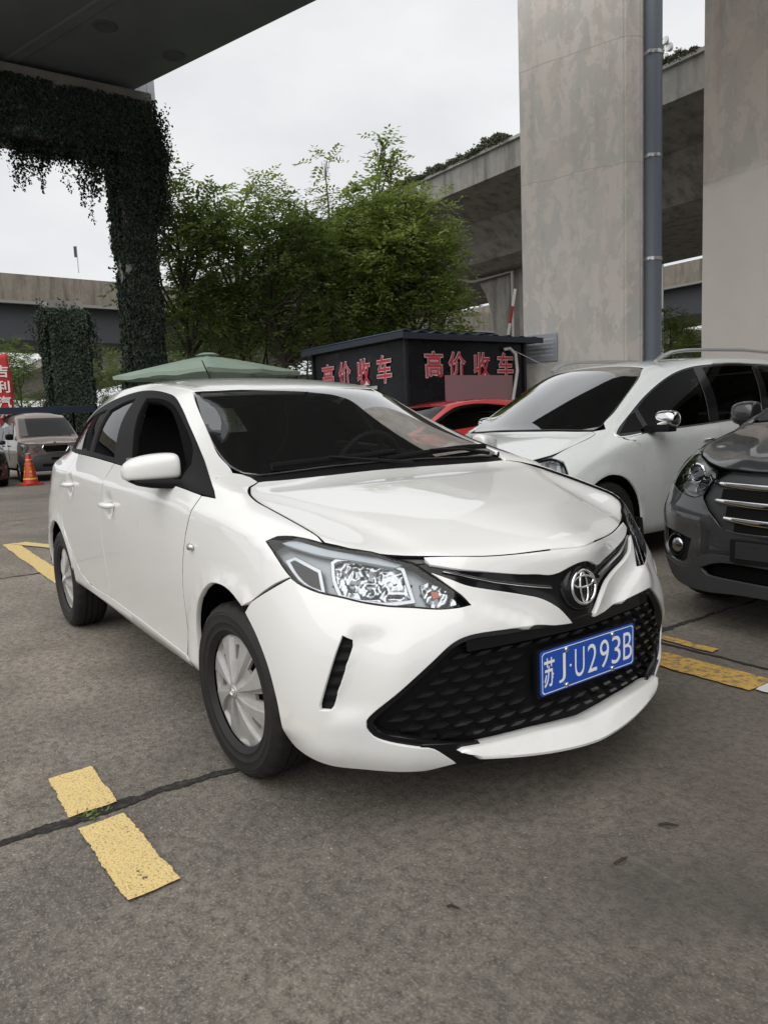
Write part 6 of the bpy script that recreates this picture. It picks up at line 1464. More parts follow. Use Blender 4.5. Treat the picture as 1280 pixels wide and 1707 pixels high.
    bo = hl[:1]+[hl[11], hl[10], hl[9], hl[8], hl[7], hl[6]]+[(.47, .855, .70)]+arch_pts(.10, .36, .40, .88, 30, 5, 3)+[(.55, .835, .335)]+low0[:-1]+[(.915, .03, .425), (.905, .03, .548), (.90, .15, .548)]+gh[::-1][1:7]
    d = panel_mesh(sh, bo, DF, step=.04, gap=.002, depth=.02, holes=[fog], disp=lambda p: .012*max(0, 1-abs(p.z-.60)/.09)); panel_obj('front_bumper', d, W, T); panel_obj('front_bumper', d, W, T, flip=True)
    both('fog_lamp_pocket', fog, DF, m=M['trim'], step=.03, gap=-.003, depth=-.03, off=-.03)
    for s in (-1, 1):
        bm = bmesh.new(); c = sh.bvh.ray_cast(Vector((3, .66, .42)), Vector((-1, 0, 0)))[0]
        mx = Matrix.Translation((c.x-.03, s*.66, .42)) @ Matrix.Rotation(R(s*15), 4, 'Z') @ Matrix.Rotation(R(90), 4, 'Y')
        lathe(bm, [(.066, -.02), (.066, .012), (.058, .016), (.054, .004)], mx, 26); smooth(obj('fog_lamp_ring', bm, M['gloss_black'], T), 40)
        bm = bmesh.new(); lathe(bm, [(.046, .0), (.040, .012), (.02, .018), (0, .019)], mx, 24); fl_ = smooth(obj('fog_lamp', bm, M['reflector'], T))
    lw = low0+[(.91, 0, .235)]
    ll = [(.90, .22, .232), (.84, .42, .215), (.76, .60, .22), (.65, .74, .25), (.56, .80, .27), (.54, .845, .335)]
    intake = [(.90, .30, .385), (.85, .44, .345), (.84, .47, .31), (.88, .30, .30), (.91, 0, .30)]
    c_full = low0+sym(low0)[0:]+[(x, -y, z) for x, y, z in ll[::-1]]+[(.905, 0, .238)]+ll
    panel_obj('bumper_cladding', panel_mesh(sh, c_full, DX, step=.04, gap=.002, depth=.02, off=.004, holes=[[(.92, 0, .39), (.90, .30, .385), (.85, .45, .335), (.87, .40, .305), (.90, .2, .30), (.90, -.2, .30), (.87, -.40, .305), (.85, -.45, .335), (.90, -.30, .385)]], disp=lambda p: .02*max(0, 1-(p.z-.2)/.09)), mat('grey_cladding', (.028, .030, .033), .55), T)
    panel_obj('lower_intake', panel_mesh(sh, [(.92, 0, .40), (.90, .32, .395), (.84, .47, .335), (.87, .40, .295), (.90, 0, .29), (.87, -.40, .295), (.84, -.47, .335), (.90, -.32, .395)], DX, step=.06, gap=0, depth=0, off=-.04), M['dark'], T)
    # plate-less dark holder with mount
    bm = bmesh.new(); box(bm, (.932, 0, .465), (.02, .46, .115), None, .004); ho = obj('plate_holder', bm, M['trim'], T)
    bm = bmesh.new(); box(bm, (.944, 0, .470), (.004, .40, .085), None, .002); box(bm, (.946, -.10, .497), (.004, .03, .012)); obj('holder_badge', bm, mat('holder_grey', (.025, .025, .026), .3), ho)
    # flank and greenhouse
    gap = [(-.22, .885, 1.0), (-.42, .905, .86), (-.43, .905, .72), (-.42, .895, .5), (-.42, .88, .345)]
    both('fender', [hl[4]]+hs[1:]+[(-.125, .76, 1.07), (-.18, .83, 1.055)]+gap+[(-.42, .85, .285), (-.31, .87, .30)]+A+[(.47, .855, .70), hl[6], hl[5]], DSU, m=W, step=.045, gap=.002, depth=.02)
    both('door', gap+[(-1.5, .88, .345), (-2.0, .88, .35), (-2.25, .9, .75), (-2.25, .84, 1.12), (-1.1, .85, 1.082), (-.55, .85, 1.062), (-.3, .87, 1.03)], DS, m=W, step=.08, gap=.002, depth=.02)
    both('rear_quarter', [(-2.25, .84, 1.125), (-2.25, .9, .75), (-2.05, .89, .40)]+arch_pts(-2.52, .36, .40, .89, 5, 178, 8)+[(-3.0, .83, .34), (-3.2, .8, .35), (-3.25, .78, .7), (-3.2, .76, 1.05), (-3.1, .75, 1.17), (-2.6, .82, 1.152)], DS, m=W, step=.08, gap=.002, depth=.02)
    panel_obj('tailgate', panel_mesh(sh, [(-3.5, y, z) for y, z in ((.72, .35), (.72, 1.05), (.66, 1.16), (-.66, 1.16), (-.72, 1.05), (-.72, .35))], (1, 0, 0), step=.1, gap=.002, depth=.02), W, T)
    both('side_glass', [(-.22, .84, 1.075), (-.62, .72, 1.28), (-1.1, .64, 1.47), (-1.6, .635, 1.55), (-2.6, .62, 1.545), (-2.95, .66, 1.40), (-2.85, .78, 1.17), (-2.1, .835, 1.13), (-1.1, .843, 1.09), (-.4, .85, 1.065)], DSU, m=M['tint'], step=.08, gap=.001, depth=.02)
    rl = [(-1.06, .53, 1.535), (-1.3, .57, 1.565), (-1.6, .582, 1.602), (-2.1, .582, 1.612), (-2.6, .572, 1.592), (-3.08, .545, 1.542)]
    sd = [(-.18, .83, 1.055), (-.125, .76, 1.07), (-.13, .72, 1.085), (-.62, .63, 1.325), (-.85, .60, 1.43)]+rl+[(-3.12, .66, 1.36), (-3.08, .77, 1.17), (-2.85, .79, 1.165), (-2.95, .67, 1.40), (-2.6, .63, 1.55), (-1.6, .645, 1.555), (-1.1, .65, 1.475), (-.62, .73, 1.285)]
    both('body_side', sd, DSU, m=W, step=.06, gap=.002, depth=.02)
    wsd = [(-1.05, .50, 1.538), (-.84, .575, 1.43), (-.60, .615, 1.32), (-.35, .66, 1.19), (-.15, .69, 1.09), (-.125, .66, 1.075)]; w0 = [(-.985, .2, 1.577), (-1.015, .38, 1.565)]; wb = [(-.085, .42, 1.077), (-.065, .2, 1.078)]
    panel_obj('windscreen', panel_mesh(sh, [(-.975, 0, 1.58)]+w0+wsd+wb+[(-.055, 0, 1.08)]+sym(w0+wsd+wb), (-.55, 0, -.83), step=.08, gap=.002, depth=.008), M['side_glass'], T)
    cw = [(-.10, .675, 1.07)]+hr[:-1]
    panel_obj('cowl_panel', panel_mesh(sh, cw+[hr[-1]]+sym(cw)+[(x-.02, -y, z) for x, y, z in wb]+[(-.08, 0, 1.08)]+[(x-.02, y, z) for x, y, z in wb[::-1]], DT, step=.04, gap=0, depth=.02, off=-.006), M['trim'], T)
    ro = [(-.985, 0, 1.585), (-.995, .2, 1.58), (-1.03, .4, 1.565)]+rl+[(-3.22, .4, 1.56), (-3.27, .2, 1.575)]
    panel_obj('roof', panel_mesh(sh, ro+[(-3.28, 0, 1.58)]+sym(ro), DT, step=.1, gap=.003, depth=.02), W, T)
    for s in (-1, 1):
        bm = bmesh.new(); mirror_shape(bm, -.55, .90, 1.075, 1.13, .085, .085, s); mi = smooth(obj('door_mirror', bm, W, T), 60); mi.modifiers.new('s', 'SUBSURF').render_levels = 2
        bm = bmesh.new(); box(bm, (-.53, s*.89, 1.06), (.12, .20, .05), None, .012); smooth(obj('mirror_arm', bm, M['trim'], mi), 50)
        wheel(T, .10, s*.775, .34, 'suv', 0, .34, .22, .225); wheel(T, -2.52, s*.775, .34, 'suv', 0)
    chassis(T, (.10, -2.52), .775, .36, .42, .75, -3.3, .80)
    bm = bmesh.new(); box(bm, (.2, 0, .62), (.7, 1.1, .4)); box(bm, (-1.7, 0, .5), (3.0, 1.5, .06)); obj('cabin_floor', bm, M['interior'], T)
    bm = bmesh.new(); grid(bm, [[(x, y, z) for y in (-.75, 0, .75)] for x, z in ((-.1, 1.05), (-.5, 1.05), (-.62, .95), (-.62, .5))]); obj('dashboard', bm, M['headliner'], T)
    for y in (-.38, .38):
        bm = bmesh.new(); box(bm, (-1.35, y, 1.0), (.15, .5, .66), (0, R(-14), 0), .05); smooth(obj('seat', bm, M['headliner'], T), 60)
    return T
MPV = build_mpv()
SUV = build_suv()
# ---------------------------------------------------------------- the other vehicles
def simple_hatch(name, label, col, loc, rz, grp=None):
    """plainer hatchback on the same kind of shell, for the cars that show only a corner"""
    sh = hatch_shell(); T = thing(name, label, 'car', loc, rz, grp); both, sym = car_helpers(sh, T)
    hs = [(.417, .687, .835), (.305, .695, .876), (.031, .713, .938), (-.110, .668, .976)]; hr = [(-.160, .49, .985), (-.205, 0, .987)]; hf = [(.797, 0, .778), (.722, .205, .773), (.593, .47, .789), (.485, .616, .806)]
    hh = hf[1:]+hs+hr[:-1]
    panel_obj('hood', panel_mesh(sh, [hf[0]]+hh+[hr[-1]]+sym(hh), (-.6, 0, -.8), step=.06, gap=.003, depth=.03), col, T)
    hl = [(.251, .791, .836), (.373, .713, .845), (.515, .585, .805), (.661, .438, .712), (.716, .383, .648), (.601, .595, .66), (.466, .741, .702), (.344, .789, .771)]
    dh = panel_mesh(sh, hl, DF, step=.03, gap=.002, depth=-.02, off=-.025); dr = panel_mesh(sh, [(.457, .688, .787), (.568, .537, .771), (.591, .601, .671), (.48, .699, .72)], DF, step=.015, gap=0, depth=.01, off=lambda p: -.016+.004*math.sin(p.z*150)); dl = panel_mesh(sh, hl, DF, step=.04, gap=.002, depth=0, off=.001)
    for fl in (False, True):
        P = panel_obj('headlight', dh, M['lamp_grey'], T, flip=fl); panel_obj('reflector_bowl', dr, M['reflector'], P, flip=fl); panel_obj('lamp_lens', dl, M['lens'], P, flip=fl)
    A = arch_pts(.02, .31, .36, .84, 178, 35, 8)
    gap = [(-.15, .79, .955), (-.264, .829, .895), (-.341, .847, .707), (-.362, .847, .517), (-.409, .834, .325)]
    both('fender', [hl[0], hl[1]]+hs+[(-.19, .62, 1.0), (-.24, .735, 1.008)]+gap+[(-.415, .80, .262), (-.34, .82, .28)]+A+[(.381, .784, .739), hl[7]], DSU, m=col, step=.05, gap=.002, depth=.02)
    b = [(.381, .784, .739)]+hl[3:7][::-1]+[(.65, .40, .75), (.775, .10, .76), (.80, .02, .76), (.80, .02, .60), (.77, .2, .56), (.72, .47, .545), (.61, .68, .36), (.64, .63, .27), (.78, .2, .24), (.80, .02, .24), (.80, .02, .17), (.73, .4, .175), (.545, .70, .19), (.36, .82, .24)]+arch_pts(.02, .31, .36, .83, 0, 35, 4)
    d = panel_mesh(sh, b, DF, step=.05, gap=.001, depth=.02); panel_obj('front_bumper', d, col, T); panel_obj('front_bumper', d, col, T, flip=True)
    gh = [(.77, .2, .565), (.72, .47, .55), (.61, .68, .36), (.64, .63, .265), (.78, .2, .235)]
    panel_obj('grille', panel_mesh(sh, [(.8, 0, .61)]+gh+[(.8, 0, .23)]+sym(gh), DX, step=.06, gap=-.004, depth=.01, off=-.012), M['trim'], T)
    ra = arch_pts(-2.55, .31, .352, .842, 178, 5, 8)
    both('side_panel', gap[1:]+[(-1.0, .83, .31), (-2.1, .83, .33), (-2.19, .84, .33)]+ra[::-1]+[(-3.02, .74, .26), (-3.1, .74, .62), (-3.06, .70, .9), (-2.95, .60, 1.075), (-2.45, .738, 1.088), (-1.29, .807, 1.04), (-.37, .806, .965)], DS, m=col, step=.07, gap=.001, depth=.02)
    panel_obj('tailgate', panel_mesh(sh, [(-3.2, y, z) for y, z in ((.70, .27), (.69, .9), (.58, 1.08), (-.58, 1.08), (-.69, .9), (-.70, .27))], (1, 0, 0), step=.1, gap=.001, depth=.02), col, T)
    both('tail_light', [(-2.86, .77, .97), (-3.10, .64, .98), (-3.13, .66, .74), (-2.95, .77, .86)], (.7, -.7, 0), m=M['tail_red'], step=.05, gap=0, depth=.01, off=.005)
    panel_obj('rear_window', panel_mesh(sh, [(-3, y, z) for y, z in ((.52, 1.10), (.40, 1.335), (-.40, 1.335), (-.52, 1.10))], (1, 0, 0), step=.1, gap=.001, depth=.02), M['tint'], T)
    ws = [(-.905, 0, 1.354), (-.955, .38, 1.350), (-1.0, .505, 1.348), (-.70, .580, 1.198), (-.44, .632, 1.078), (-.240, .632, 1.014), (-.235, .4, 1.008), (-.27, 0, 1.014)]
    panel_obj('windscreen', panel_mesh(sh, ws+sym(ws), (-.55, 0, -.83), step=.08, gap=.002, depth=.008), M['side_glass'], T)
    cw = [(-.235, .632, 1.012), (-.150, .612, .988)]+hr
    panel_obj('cowl_panel', panel_mesh(sh, cw+sym(cw), DT, step=.06, gap=0, depth=.02, off=-.012), M['trim'], T)
    rail = [(-1.008, .507, 1.350), (-1.25, .535, 1.390), (-1.7, .551, 1.411), (-2.2, .545, 1.395), (-2.65, .50, 1.353), (-2.79, .482, 1.338)]
    win = [(-.25, .775, .99), (-.448, .718, 1.06), (-.718, .655, 1.175), (-.93, .61, 1.27), (-1.15, .585, 1.345), (-1.52, .59, 1.375), (-1.90, .62, 1.35), (-2.35, .60, 1.27), (-2.5, .68, 1.11), (-2.0, .79, 1.085), (-1.29, .80, 1.05), (-.4, .80, .975)]
    both('body_side', [(-.25, .672, 1.022), (-.44, .642, 1.080), (-.70, .590, 1.200), (-.95, .53, 1.327)]+rail+[(-2.79, .63, 1.095), (-2.45, .738, 1.092), (-1.29, .806, 1.045), (-.37, .806, .969), (-.15, .785, .958), (-.22, .74, 1.0)], DSU, m=col, step=.05, gap=.001, depth=.02, holes=[win])
    both('side_glass', win, DSU, m=M['tint'], step=.06, gap=-.002, depth=0, off=-.004)
    ro = [(-.91, 0, 1.357), (-.96, .37, 1.353)]+rail+[(-2.90, .41, 1.353), (-2.97, 0, 1.388)]
    panel_obj('roof', panel_mesh(sh, ro+sym(ro), DT, step=.08, gap=.001, depth=.02), col, T)
    for s in (-1, 1):
        bm = bmesh.new(); mirror_shape(bm, -.56, .80, .96, 1.045, .06, .06, s); smooth(obj('door_mirror', bm, col, T), 60)
        for x in (0, -2.55): wheel(T, x, s*.735, .298, 'plain', 0, .301, .2)
    chassis(T, (0.02, -2.55), .735, .31, .375, .7, -3.1, .78)
    bm = bmesh.new(); box(bm, (-1.3, 0, .45), (2.6, 1.45, .06)); box(bm, (.1, 0, .52), (.7, .9, .36)); obj('cabin_floor', bm, M['interior'], T)
    return T
simple_hatch('hatchback_car', 'red hatchback half hidden behind the people carrier, in front of the booth', M['red'], (-6.25, 3.95, 0), R(-90))
simple_hatch('hatchback_car', 'black car cut by the left edge, only its headlight corner showing beside the cone', M['black_paint'], (-17.75, .22, 0), 0)
def van(name, label, col, low, loc, rz):
    T = thing(name, label, 'van', loc, rz)
    # body of a small high-roofed van: cross-sections along its length
    st = [(.62, .50, .98, .60, .62, .98), (.55, .42, 1.0, .72, .74, 1.0), (.42, .40, 1.04, .78, .78, 1.02), (.12, .38, 1.10, .80, .78, 1.06), (-.05, .36, 1.16, .80, .76, 1.12), (-.55, .34, 1.66, .80, .64, 1.60), (-.72, .34, 1.76, .80, .62, 1.70), (-1.2, .34, 1.82, .80, .62, 1.74), (-2.4, .34, 1.84, .80, .62, 1.75), (-3.2, .34, 1.80, .79, .60, 1.72), (-3.34, .36, 1.70, .76, .57, 1.62)]
    bm = bmesh.new(); rows = []
    for x, zb, zt, hw, hr, zs in st:
        zbelt = min(1.08, zs-.03); rows.append([(x, s*y, z) for s, L_ in ((-1, [(hw*.96, zb), (hw, zb+.15), (hw, .75), (hw*.985, zbelt), (hr+(hw-hr)*.12, zs-.06 if zs > 1.2 else zs-.005), (hr*.93, zs), (hr*.5, zt-.012)]),) for y, z in L_]+[(x, 0, zt)]+[(x, y, z) for y, z in [(hr*.5, zt-.012), (hr*.93, zs), (hr+(hw-hr)*.12, zs-.06 if zs > 1.2 else zs-.005), (hw*.985, zbelt), (hw, .75), (hw, zb+.15), (hw*.96, zb)]])
    vs = grid(bm, rows); bm.faces.new(vs[0]); bm.faces.new(vs[-1]); bmesh.ops.recalc_face_normals(bm, faces=bm.faces)
    smooth(obj('body', bm, col, T), 35)
    bm = bmesh.new(); pr = []
    for x, hw in ((.66, .0), (.655, .35), (.60, .62), (.48, .79), (.30, .815), (.30, .80)): pr.append((x, hw))
    fr_ = [(x, -y) for x, y in pr[::-1]]+pr[1:]
    rr = [[(x, y, z) for x, y in [(a-dx, b) for a, b in fr_]] for z, dx in ((.28, .03), (.34, .0), (.50, -.02), (.66, .0), (.70, .04))]
    grid(bm, rr); bmesh.ops.recalc_face_normals(bm, faces=bm.faces); smooth(obj('front_bumper', bm, low, T), 50)
    bm = bmesh.new(); box(bm, (.672, 0, .58), (.02, .26, .07), None, .01); box(bm, (.66, 0, .42), (.03, .7, .07)); obj('bumper_recess', bm, M['trim'], T)
    bm = bmesh.new(); q = [(-.06, -.66, 1.155), (-.06, .66, 1.155), (-.54, .57, 1.60), (-.54, -.57, 1.60)]; nw = Vector((.7, 0, .75)).normalized()*.012
    rows = []
    for i in range(7):
        t_ = i/6; y0 = -.70+.10*t_; x = -.055-.49*t_; z = 1.165+.46*t_; rows.append([(x+.035*(1-(k/4-1)**2)+.012, (k/4-1)*abs(y0), z+.018) for k in range(9)])
    grid(bm, rows); smooth(obj('windscreen', bm, M['side_glass'], T))
    for s in (-1, 1):
        for (x0, x1, nm) in ((-.50, -.98, 'front_door_glass'), (-1.06, -1.78, 'rear_door_glass'), (-1.86, -2.7, 'rear_side_glass')):
            bm = bmesh.new(); zt = 1.56; x0t = x0-.26 if nm == 'front_door_glass' else x0-.03
            vs = [bm.verts.new(v) for v in ((x0+.10 if nm == 'front_door_glass' else x0, s*.800, 1.10), (x1, s*.800, 1.10), (x1-.02, s*.667, zt), (x0t, s*.667, zt))]; bm.faces.new(vs); obj(nm, bm, M['tint'], T)
        bm = bmesh.new(); mirror_shape(bm, -.30, .80, .98, 1.17, .08, .05, s); obj('door_mirror', bm, M['trim'], T)
        bm = bmesh.new(); vs = [(.60, s*.34, .90), (.55, s*.70, .955), (.485, s*.775, .975), (.51, s*.775, .76), (.60, s*.60, .735), (.635, s*.34, .74)]
        a = [bm.verts.new(Vector(v)+Vector((.02, s*.012, 0))) for v in vs]; bm.faces.new(a); hl = obj('headlight', bm, M['reflector'], T)
        bm = bmesh.new(); a = [bm.verts.new(Vector(v)+Vector((.03, s*.02, 0))) for v in vs]; bm.faces.new(a); obj('lamp_lens', bm, M['lens'], hl)
        for x in (0, -2.5): wheel(T, x, s*.70, .29, 'van', 0, .29, .18)
        for x in (-1.02, -1.82):
            bm = bmesh.new(); box(bm, (x, s*.806, .80), (.008, .006, .55)); obj('door_seam', bm, M['trim'], T)
            bm = bmesh.new(); box(bm, (x+.10, s*.815, .93), (.16, .03, .03), None, .01); obj('door_handle', bm, M['trim'], T)
    bm = bmesh.new(); gp = [(.655, y, z) for y, z in ((-.29, .93), (.29, .93), (.32, .86), (.24, .75), (-.24, .75), (-.32, .86))]; a = [bm.verts.new(v) for v in gp]; bm.faces.new(a); gr = obj('grille', bm, M['gloss_black'], T)
    bm = bmesh.new()
    for k in range(9): box(bm, (.66, -.22+.055*k, .84), (.01, .014, .15))
    obj('grille_slats', bm, M['trim'], gr)
    bm = bmesh.new(); tube(bm, [Vector(v)+Vector((.006, 0, 0)) for v in gp+[gp[0]]], .012, 6); obj('grille_rim', bm, M['chrome'], gr)
    bm = bmesh.new(); lathe(bm, [(.035, 0), (.03, .012), (0, .014)], Matrix.Translation((.60, 0, .985)) @ Matrix.Rotation(R(80), 4, 'Y'), 12); obj('badge', bm, mat('badge_red', (.4, .05, .04), .3), T)
    bm = bmesh.new(); box(bm, (-1.3, 0, .36), (3.6, 1.35, .2)); obj('underbody', bm, M['dark'], T)
    return T
van('minivan', 'brown two-tone minivan with a grey bumper, parked behind the traffic cone', M['taupe'], mat('grey_bumper', (.045, .045, .047), .6), (-18.9, 2.30, 0), R(2))
van('minivan', 'white van far behind, just its roof and windscreen showing past the hatchback tail', M['white2'], M['white2'], (-27, 8.2, 0), R(-30))
# ---------------------------------------------------------------- the car buyer's booth
KX, KY, KL, KW, KH = -7.71, 5.77, 3.05, 2.75, 2.52
BO = thing('booth', 'black metal booth with a blue corrugated roof and red lettering on both walls', 'booth', (KX, KY, 0))
MB = mat('booth_black', (.008, .009, .012), .3, spec=.25); _n = NB(MB); _n.rgh(_n.n('MapRange', {0: _n.noise(_n.pos(), 3, 5), 1: .3, 2: .7, 3: .12, 4: .4}).outputs[0])
bm = bmesh.new(); box(bm, (-KL/2, KW/2, KH/2), (KL, KW, KH), None, .01); obj('wall', bm, MB, BO)
bm = bmesh.new()
MFR = mat('booth_frame', (.014, .015, .018), .4, spec=.3)
for x, y in ((0, 0), (-KL, 0), (0, KW)): bm = bmesh.new(); box(bm, (x+(.012 if x == 0 else 0), y-(.012 if y == 0 else 0), KH/2), (.06, .06, KH), None, .006); obj('frame_post', bm, MFR, BO)
pass
MR = mat('roof_blue', (.045, .075, .14), .45); bm = bmesh.new(); rows = []
n_ = 70
for i in range(n_+1):
    y = -.18+(KW+.55)*i/n_; c = .022*math.copysign(min(1, abs(math.sin(i*math.pi/3.5))**.5), math.sin(i*math.pi/3.5))
    rows.append([(x, y, KH+.10+c-.05*(x < -KL*.6)*0+(-.012)*(y)) for x in (.17, -KL-.22)])
grid(bm, rows); rf = obj('roof', bm, MR, BO); so = rf.modifiers.new('t', 'SOLIDIFY'); so.thickness = .012; smooth(rf, 40)
bm = bmesh.new(); box(bm, (.165, KW/2+.09, KH+.03), (.03, KW+.50, .10)); box(bm, (-KL/2, -.165, KH+.045), (KL+.36, .03, .10)); box(bm, (-KL/2, KW/2+.09, KH+.012), (KL+.3, KW+.45, .04)); obj('roof_fascia', bm, mat('fascia', (.02, .026, .04), .4), rf)
MRED = mat('sign_red', (.50, .04, .06), .45); MPK = mat('sign_outline', (.78, .66, .67), .5)
def booth_text(face):
    if face == 'right': mx = Matrix.Translation((.012, 0, 0)) @ Matrix(((0, 0, 1, 0), (1, 0, 0, 0), (0, 1, 0, 0), (0, 0, 0, 1)))
    else: mx = Matrix.Translation((0, -.012, 0)) @ Matrix(((1, 0, 0, 0), (0, 0, -1, 0), (0, 1, 0, 0), (0, 0, 0, 1)))
    xs, w_, h_, z_ = ((.58, 1.10, 1.68, 2.26), .42, .47, 2.10) if face == 'right' else ((-2.50, -1.90, -1.26, -.62), .46, .50, 2.07)
    for th, m_, d_ in ((.036, MPK, .003), (.012, MRED, .007)):
        bm = bmesh.new()
        for ch, x in zip('高价收车', xs): text_bm(bm, ch, mx @ Matrix.Translation((x, z_, 0)), w_*.93, h_*.93, th, d_, ref=.012)
        obj('wall_lettering' if m_ is MRED else 'lettering_outline', bm, m_, BO)
booth_text('right'); booth_text('left')
bm = bmesh.new(); box(bm, (.016, 1.62, 1.68), (.012, 1.62, .48)); obj('pink_patch', bm, mat('patch_pink', (.30, .165, .18), .7), BO)
bm = bmesh.new(); box(bm, (-1.02, -.016, 1.69), (.34, .012, .22)); obj('grey_patch', bm, mat('patch_grey', (.52, .53, .51), .7), BO)
bm = bmesh.new(); tube(bm, [(.05, KW-.55, 2.38), (.07, KW-.42, 2.40), (.09, KW-.30, 2.30), (.09, KW-.26, 2.0), (.08, KW-.32, 1.7), (.08, KW-.42, 1.3), (.08, KW-.44, .2)], .03, 8); tag(smooth(obj('white_hose', bm, mat('hose_white', (.55, .55, .53), .5))), 'white hose hanging down the right wall of the booth', 'hose').location = (KX, KY, 0)
bm = bmesh.new(); tube(bm, [(KX+.06, KY+KW-.3, 2.36), (KX+.5, KY+KW+.5, 1.9), (KX+1.1, KY+KW+1.0, 1.62), (KX+1.6, KY+KW+1.3, 1.58)], .006, 6); tag(smooth(obj('loose_cable', bm, mat('cable_white', (.5, .5, .48), .5))), 'thin pale cable sagging from the booth to the pillar', 'cable')
# ---------------------------------------------------------------- parasol
PU = thing('parasol', 'wide pale green parasol standing behind the hatchback', 'parasol', (-9.45, 3.02, 0), R(22))
MG2 = mat('parasol_cloth', (.34, .44, .37), .8); _n = NB(MG2); _n.col(_n.mix(_n.ramp(_n.noise(_n.pos(), 2.5, 4), (.3, 0.0), (.7, 1.0)), (.32, .415, .345), (.37, .47, .395)))
_t = MG2.node_tree; _o = [n for n in _t.nodes if n.type == 'OUTPUT_MATERIAL'][0]; _tr = _t.nodes.new('ShaderNodeBsdfTranslucent'); _tr.inputs[0].default_value = (.18, .25, .20, 1); _mx = _t.nodes.new('ShaderNodeMixShader'); _mx.inputs[0].default_value = .25
_t.links.new(_n.p.outputs[0], _mx.inputs[1]); _t.links.new(_tr.outputs[0], _mx.inputs[2]); _t.links.new(_mx.outputs[0], _o.inputs[0])
bm = bmesh.new(); n_ = 8; rows = []; N_ = 64
for k in range(N_+1):
    a = 2*math.pi*k/N_; seg = (k % (N_//n_))/(N_//n_); sag = math.sin(seg*math.pi); row = []
    c, s_ = abs(math.cos(a)), abs(math.sin(a)); sq = 1/max(c, s_)**.75
    for t_ in (.06, .16, .3, .45, .6, .75, .88, 1.0):
        r_ = 1.16*t_*sq*(1-.035*sag*t_); z = 2.37-.30*t_**1.1-.04*sag*t_*(1-t_*.6); row.append((r_*math.cos(a), r_*math.sin(a), z))
    row.append((row[-1][0]*.995, row[-1][1]*.995, row[-1][2]-.06+.008*math.sin(k*1.3))); rows.append(row)
grid(bm, rows); bmesh.ops.recalc_face_normals(bm, faces=bm.faces); cn = smooth(obj('canopy', bm, MG2, PU), 30)
bm = bmesh.new(); rows = [[(r_*math.cos(2*math.pi*k/24), r_*math.sin(2*math.pi*k/24), z) for r_, z in ((0.0, 2.415), (.10, 2.405), (.20, 2.368))] for k in range(25)]; grid(bm, rows); smooth(obj('vent_cap', bm, MG2, cn))
bm = bmesh.new(); tube(bm, [(0, 0, .05), (0, 0, 2.4)], .025, 10); obj('pole', bm, M['satin'], PU)
for k in range(8):
    a = k*math.pi/4; rr_ = 1.16/max(abs(math.cos(a)), abs(math.sin(a)))**.75
    bm = bmesh.new(); tube(bm, [(0, 0, 2.34), (rr_*math.cos(a)*.98, rr_*math.sin(a)*.98, 2.05)], .010, 5); obj('rib', bm, M['satin'], PU)
bm = bmesh.new(); lathe(bm, [(0, 0), (.26, 0), (.26, .06), (.05, .10), (.05, .3), (0, .3)], None, 24); obj('base', bm, M['trim'], PU)
# ---------------------------------------------------------------- traffic cone
CO = thing('traffic_cone', 'red traffic cone with yellow printed bands, in front of the brown minivan', 'cone', (-17.2, 1.48, 0), .3)
bm = bmesh.new(); box(bm, (0, 0, .025), (.42, .42, .05), None, .015); obj('base', bm, mat('cone_red', (.50, .035, .02), .5), CO)
bm = bmesh.new(); lathe(bm, [(.175, .05), (.05, .72), (.035, .75), (.0, .75)], None, 28); smooth(obj('body', bm, mat('cone_red', (.50, .035, .02), .5), CO), 50)
bm = bmesh.new()
for z0, z1 in ((.14, .18), (.60, .63)): lathe(bm, [(.178-.182*(z0-.05)/.67*.69+.003-.0, z0), (.178-.182*(z1-.05)/.67*.69+.003, z1)], None, 28)
obj('yellow_band', bm, mat('cone_yellow', (.70, .45, .05), .5), CO)
bm = bmesh.new()
for k in range(3):
    a = R(-20+70*(k-1)); 
    for j, ch in enumerate('小心慢行'):
        z = .52-.095*j; r_ = .175-.125*(z-.05)/.67+.004; mx = Matrix.Rotation(a, 4, 'Z') @ Matrix.Translation((r_, 0, z)) @ Matrix.Rotation(R(-10.5), 4, 'Y') @ Matrix(((0, 0, 1, 0), (1, 0, 0, 0), (0, 1, 0, 0), (0, 0, 0, 1)))
        text_bm(bm, ch, mx, .07, .075, .02, .002)
obj('lettering', bm, mat('cone_yellow', (.70, .45, .05), .5), CO)
bm = bmesh.new(); lathe(bm, [(.05, .735), (.06, .745), (.06, .765), (0, .775)], None, 16); obj('cap', bm, mat('cone_grey', (.35, .33, .33), .5), CO)
# ---------------------------------------------------------------- banner, shed roof, barrier arm
BN = thing('feather_banner', 'red advertising banner with white characters at the left edge', 'banner', (*at(25, 23), 0), R(72)); BN.location.z = 0
bm = bmesh.new(); rows = []
for i in range(13):
    z = 1.55+2.15*i/12; rows.append([(x+.02*math.sin(z*3), .03*math.sin(z*2.3+x*4), z-(.22*(.3-x) if i == 12 else 0)) for x in (-.62+.06*i/12, -.4, -.2, 0, .2, .33-.03*i/12)])
grid(bm, rows); fl_ = smooth(obj('flag_cloth', bm, mat('banner_red', (.48, .03, .035), .7), BN)); fl_.modifiers.new('t', 'SOLIDIFY').thickness = .004
bm = bmesh.new(); tube(bm, [(-.62, 0, 0), (-.62, 0, 3.0), (-.57, 0, 3.75)], .02, 8); obj('pole', bm, M['satin'], BN)
bm = bmesh.new(); box(bm, (-.62, 0, .04), (.4, .4, .08), None, .02); obj('base', bm, M['trim'], BN)
bm = bmesh.new()
for j, ch in enumerate('吉利汽车'): text_bm(bm, ch, Matrix.Translation((.08, -.05+.0*j, 3.15-.46*j)) @ Matrix.Rotation(R(90), 4, 'X'), .38, .36, .02, .004)
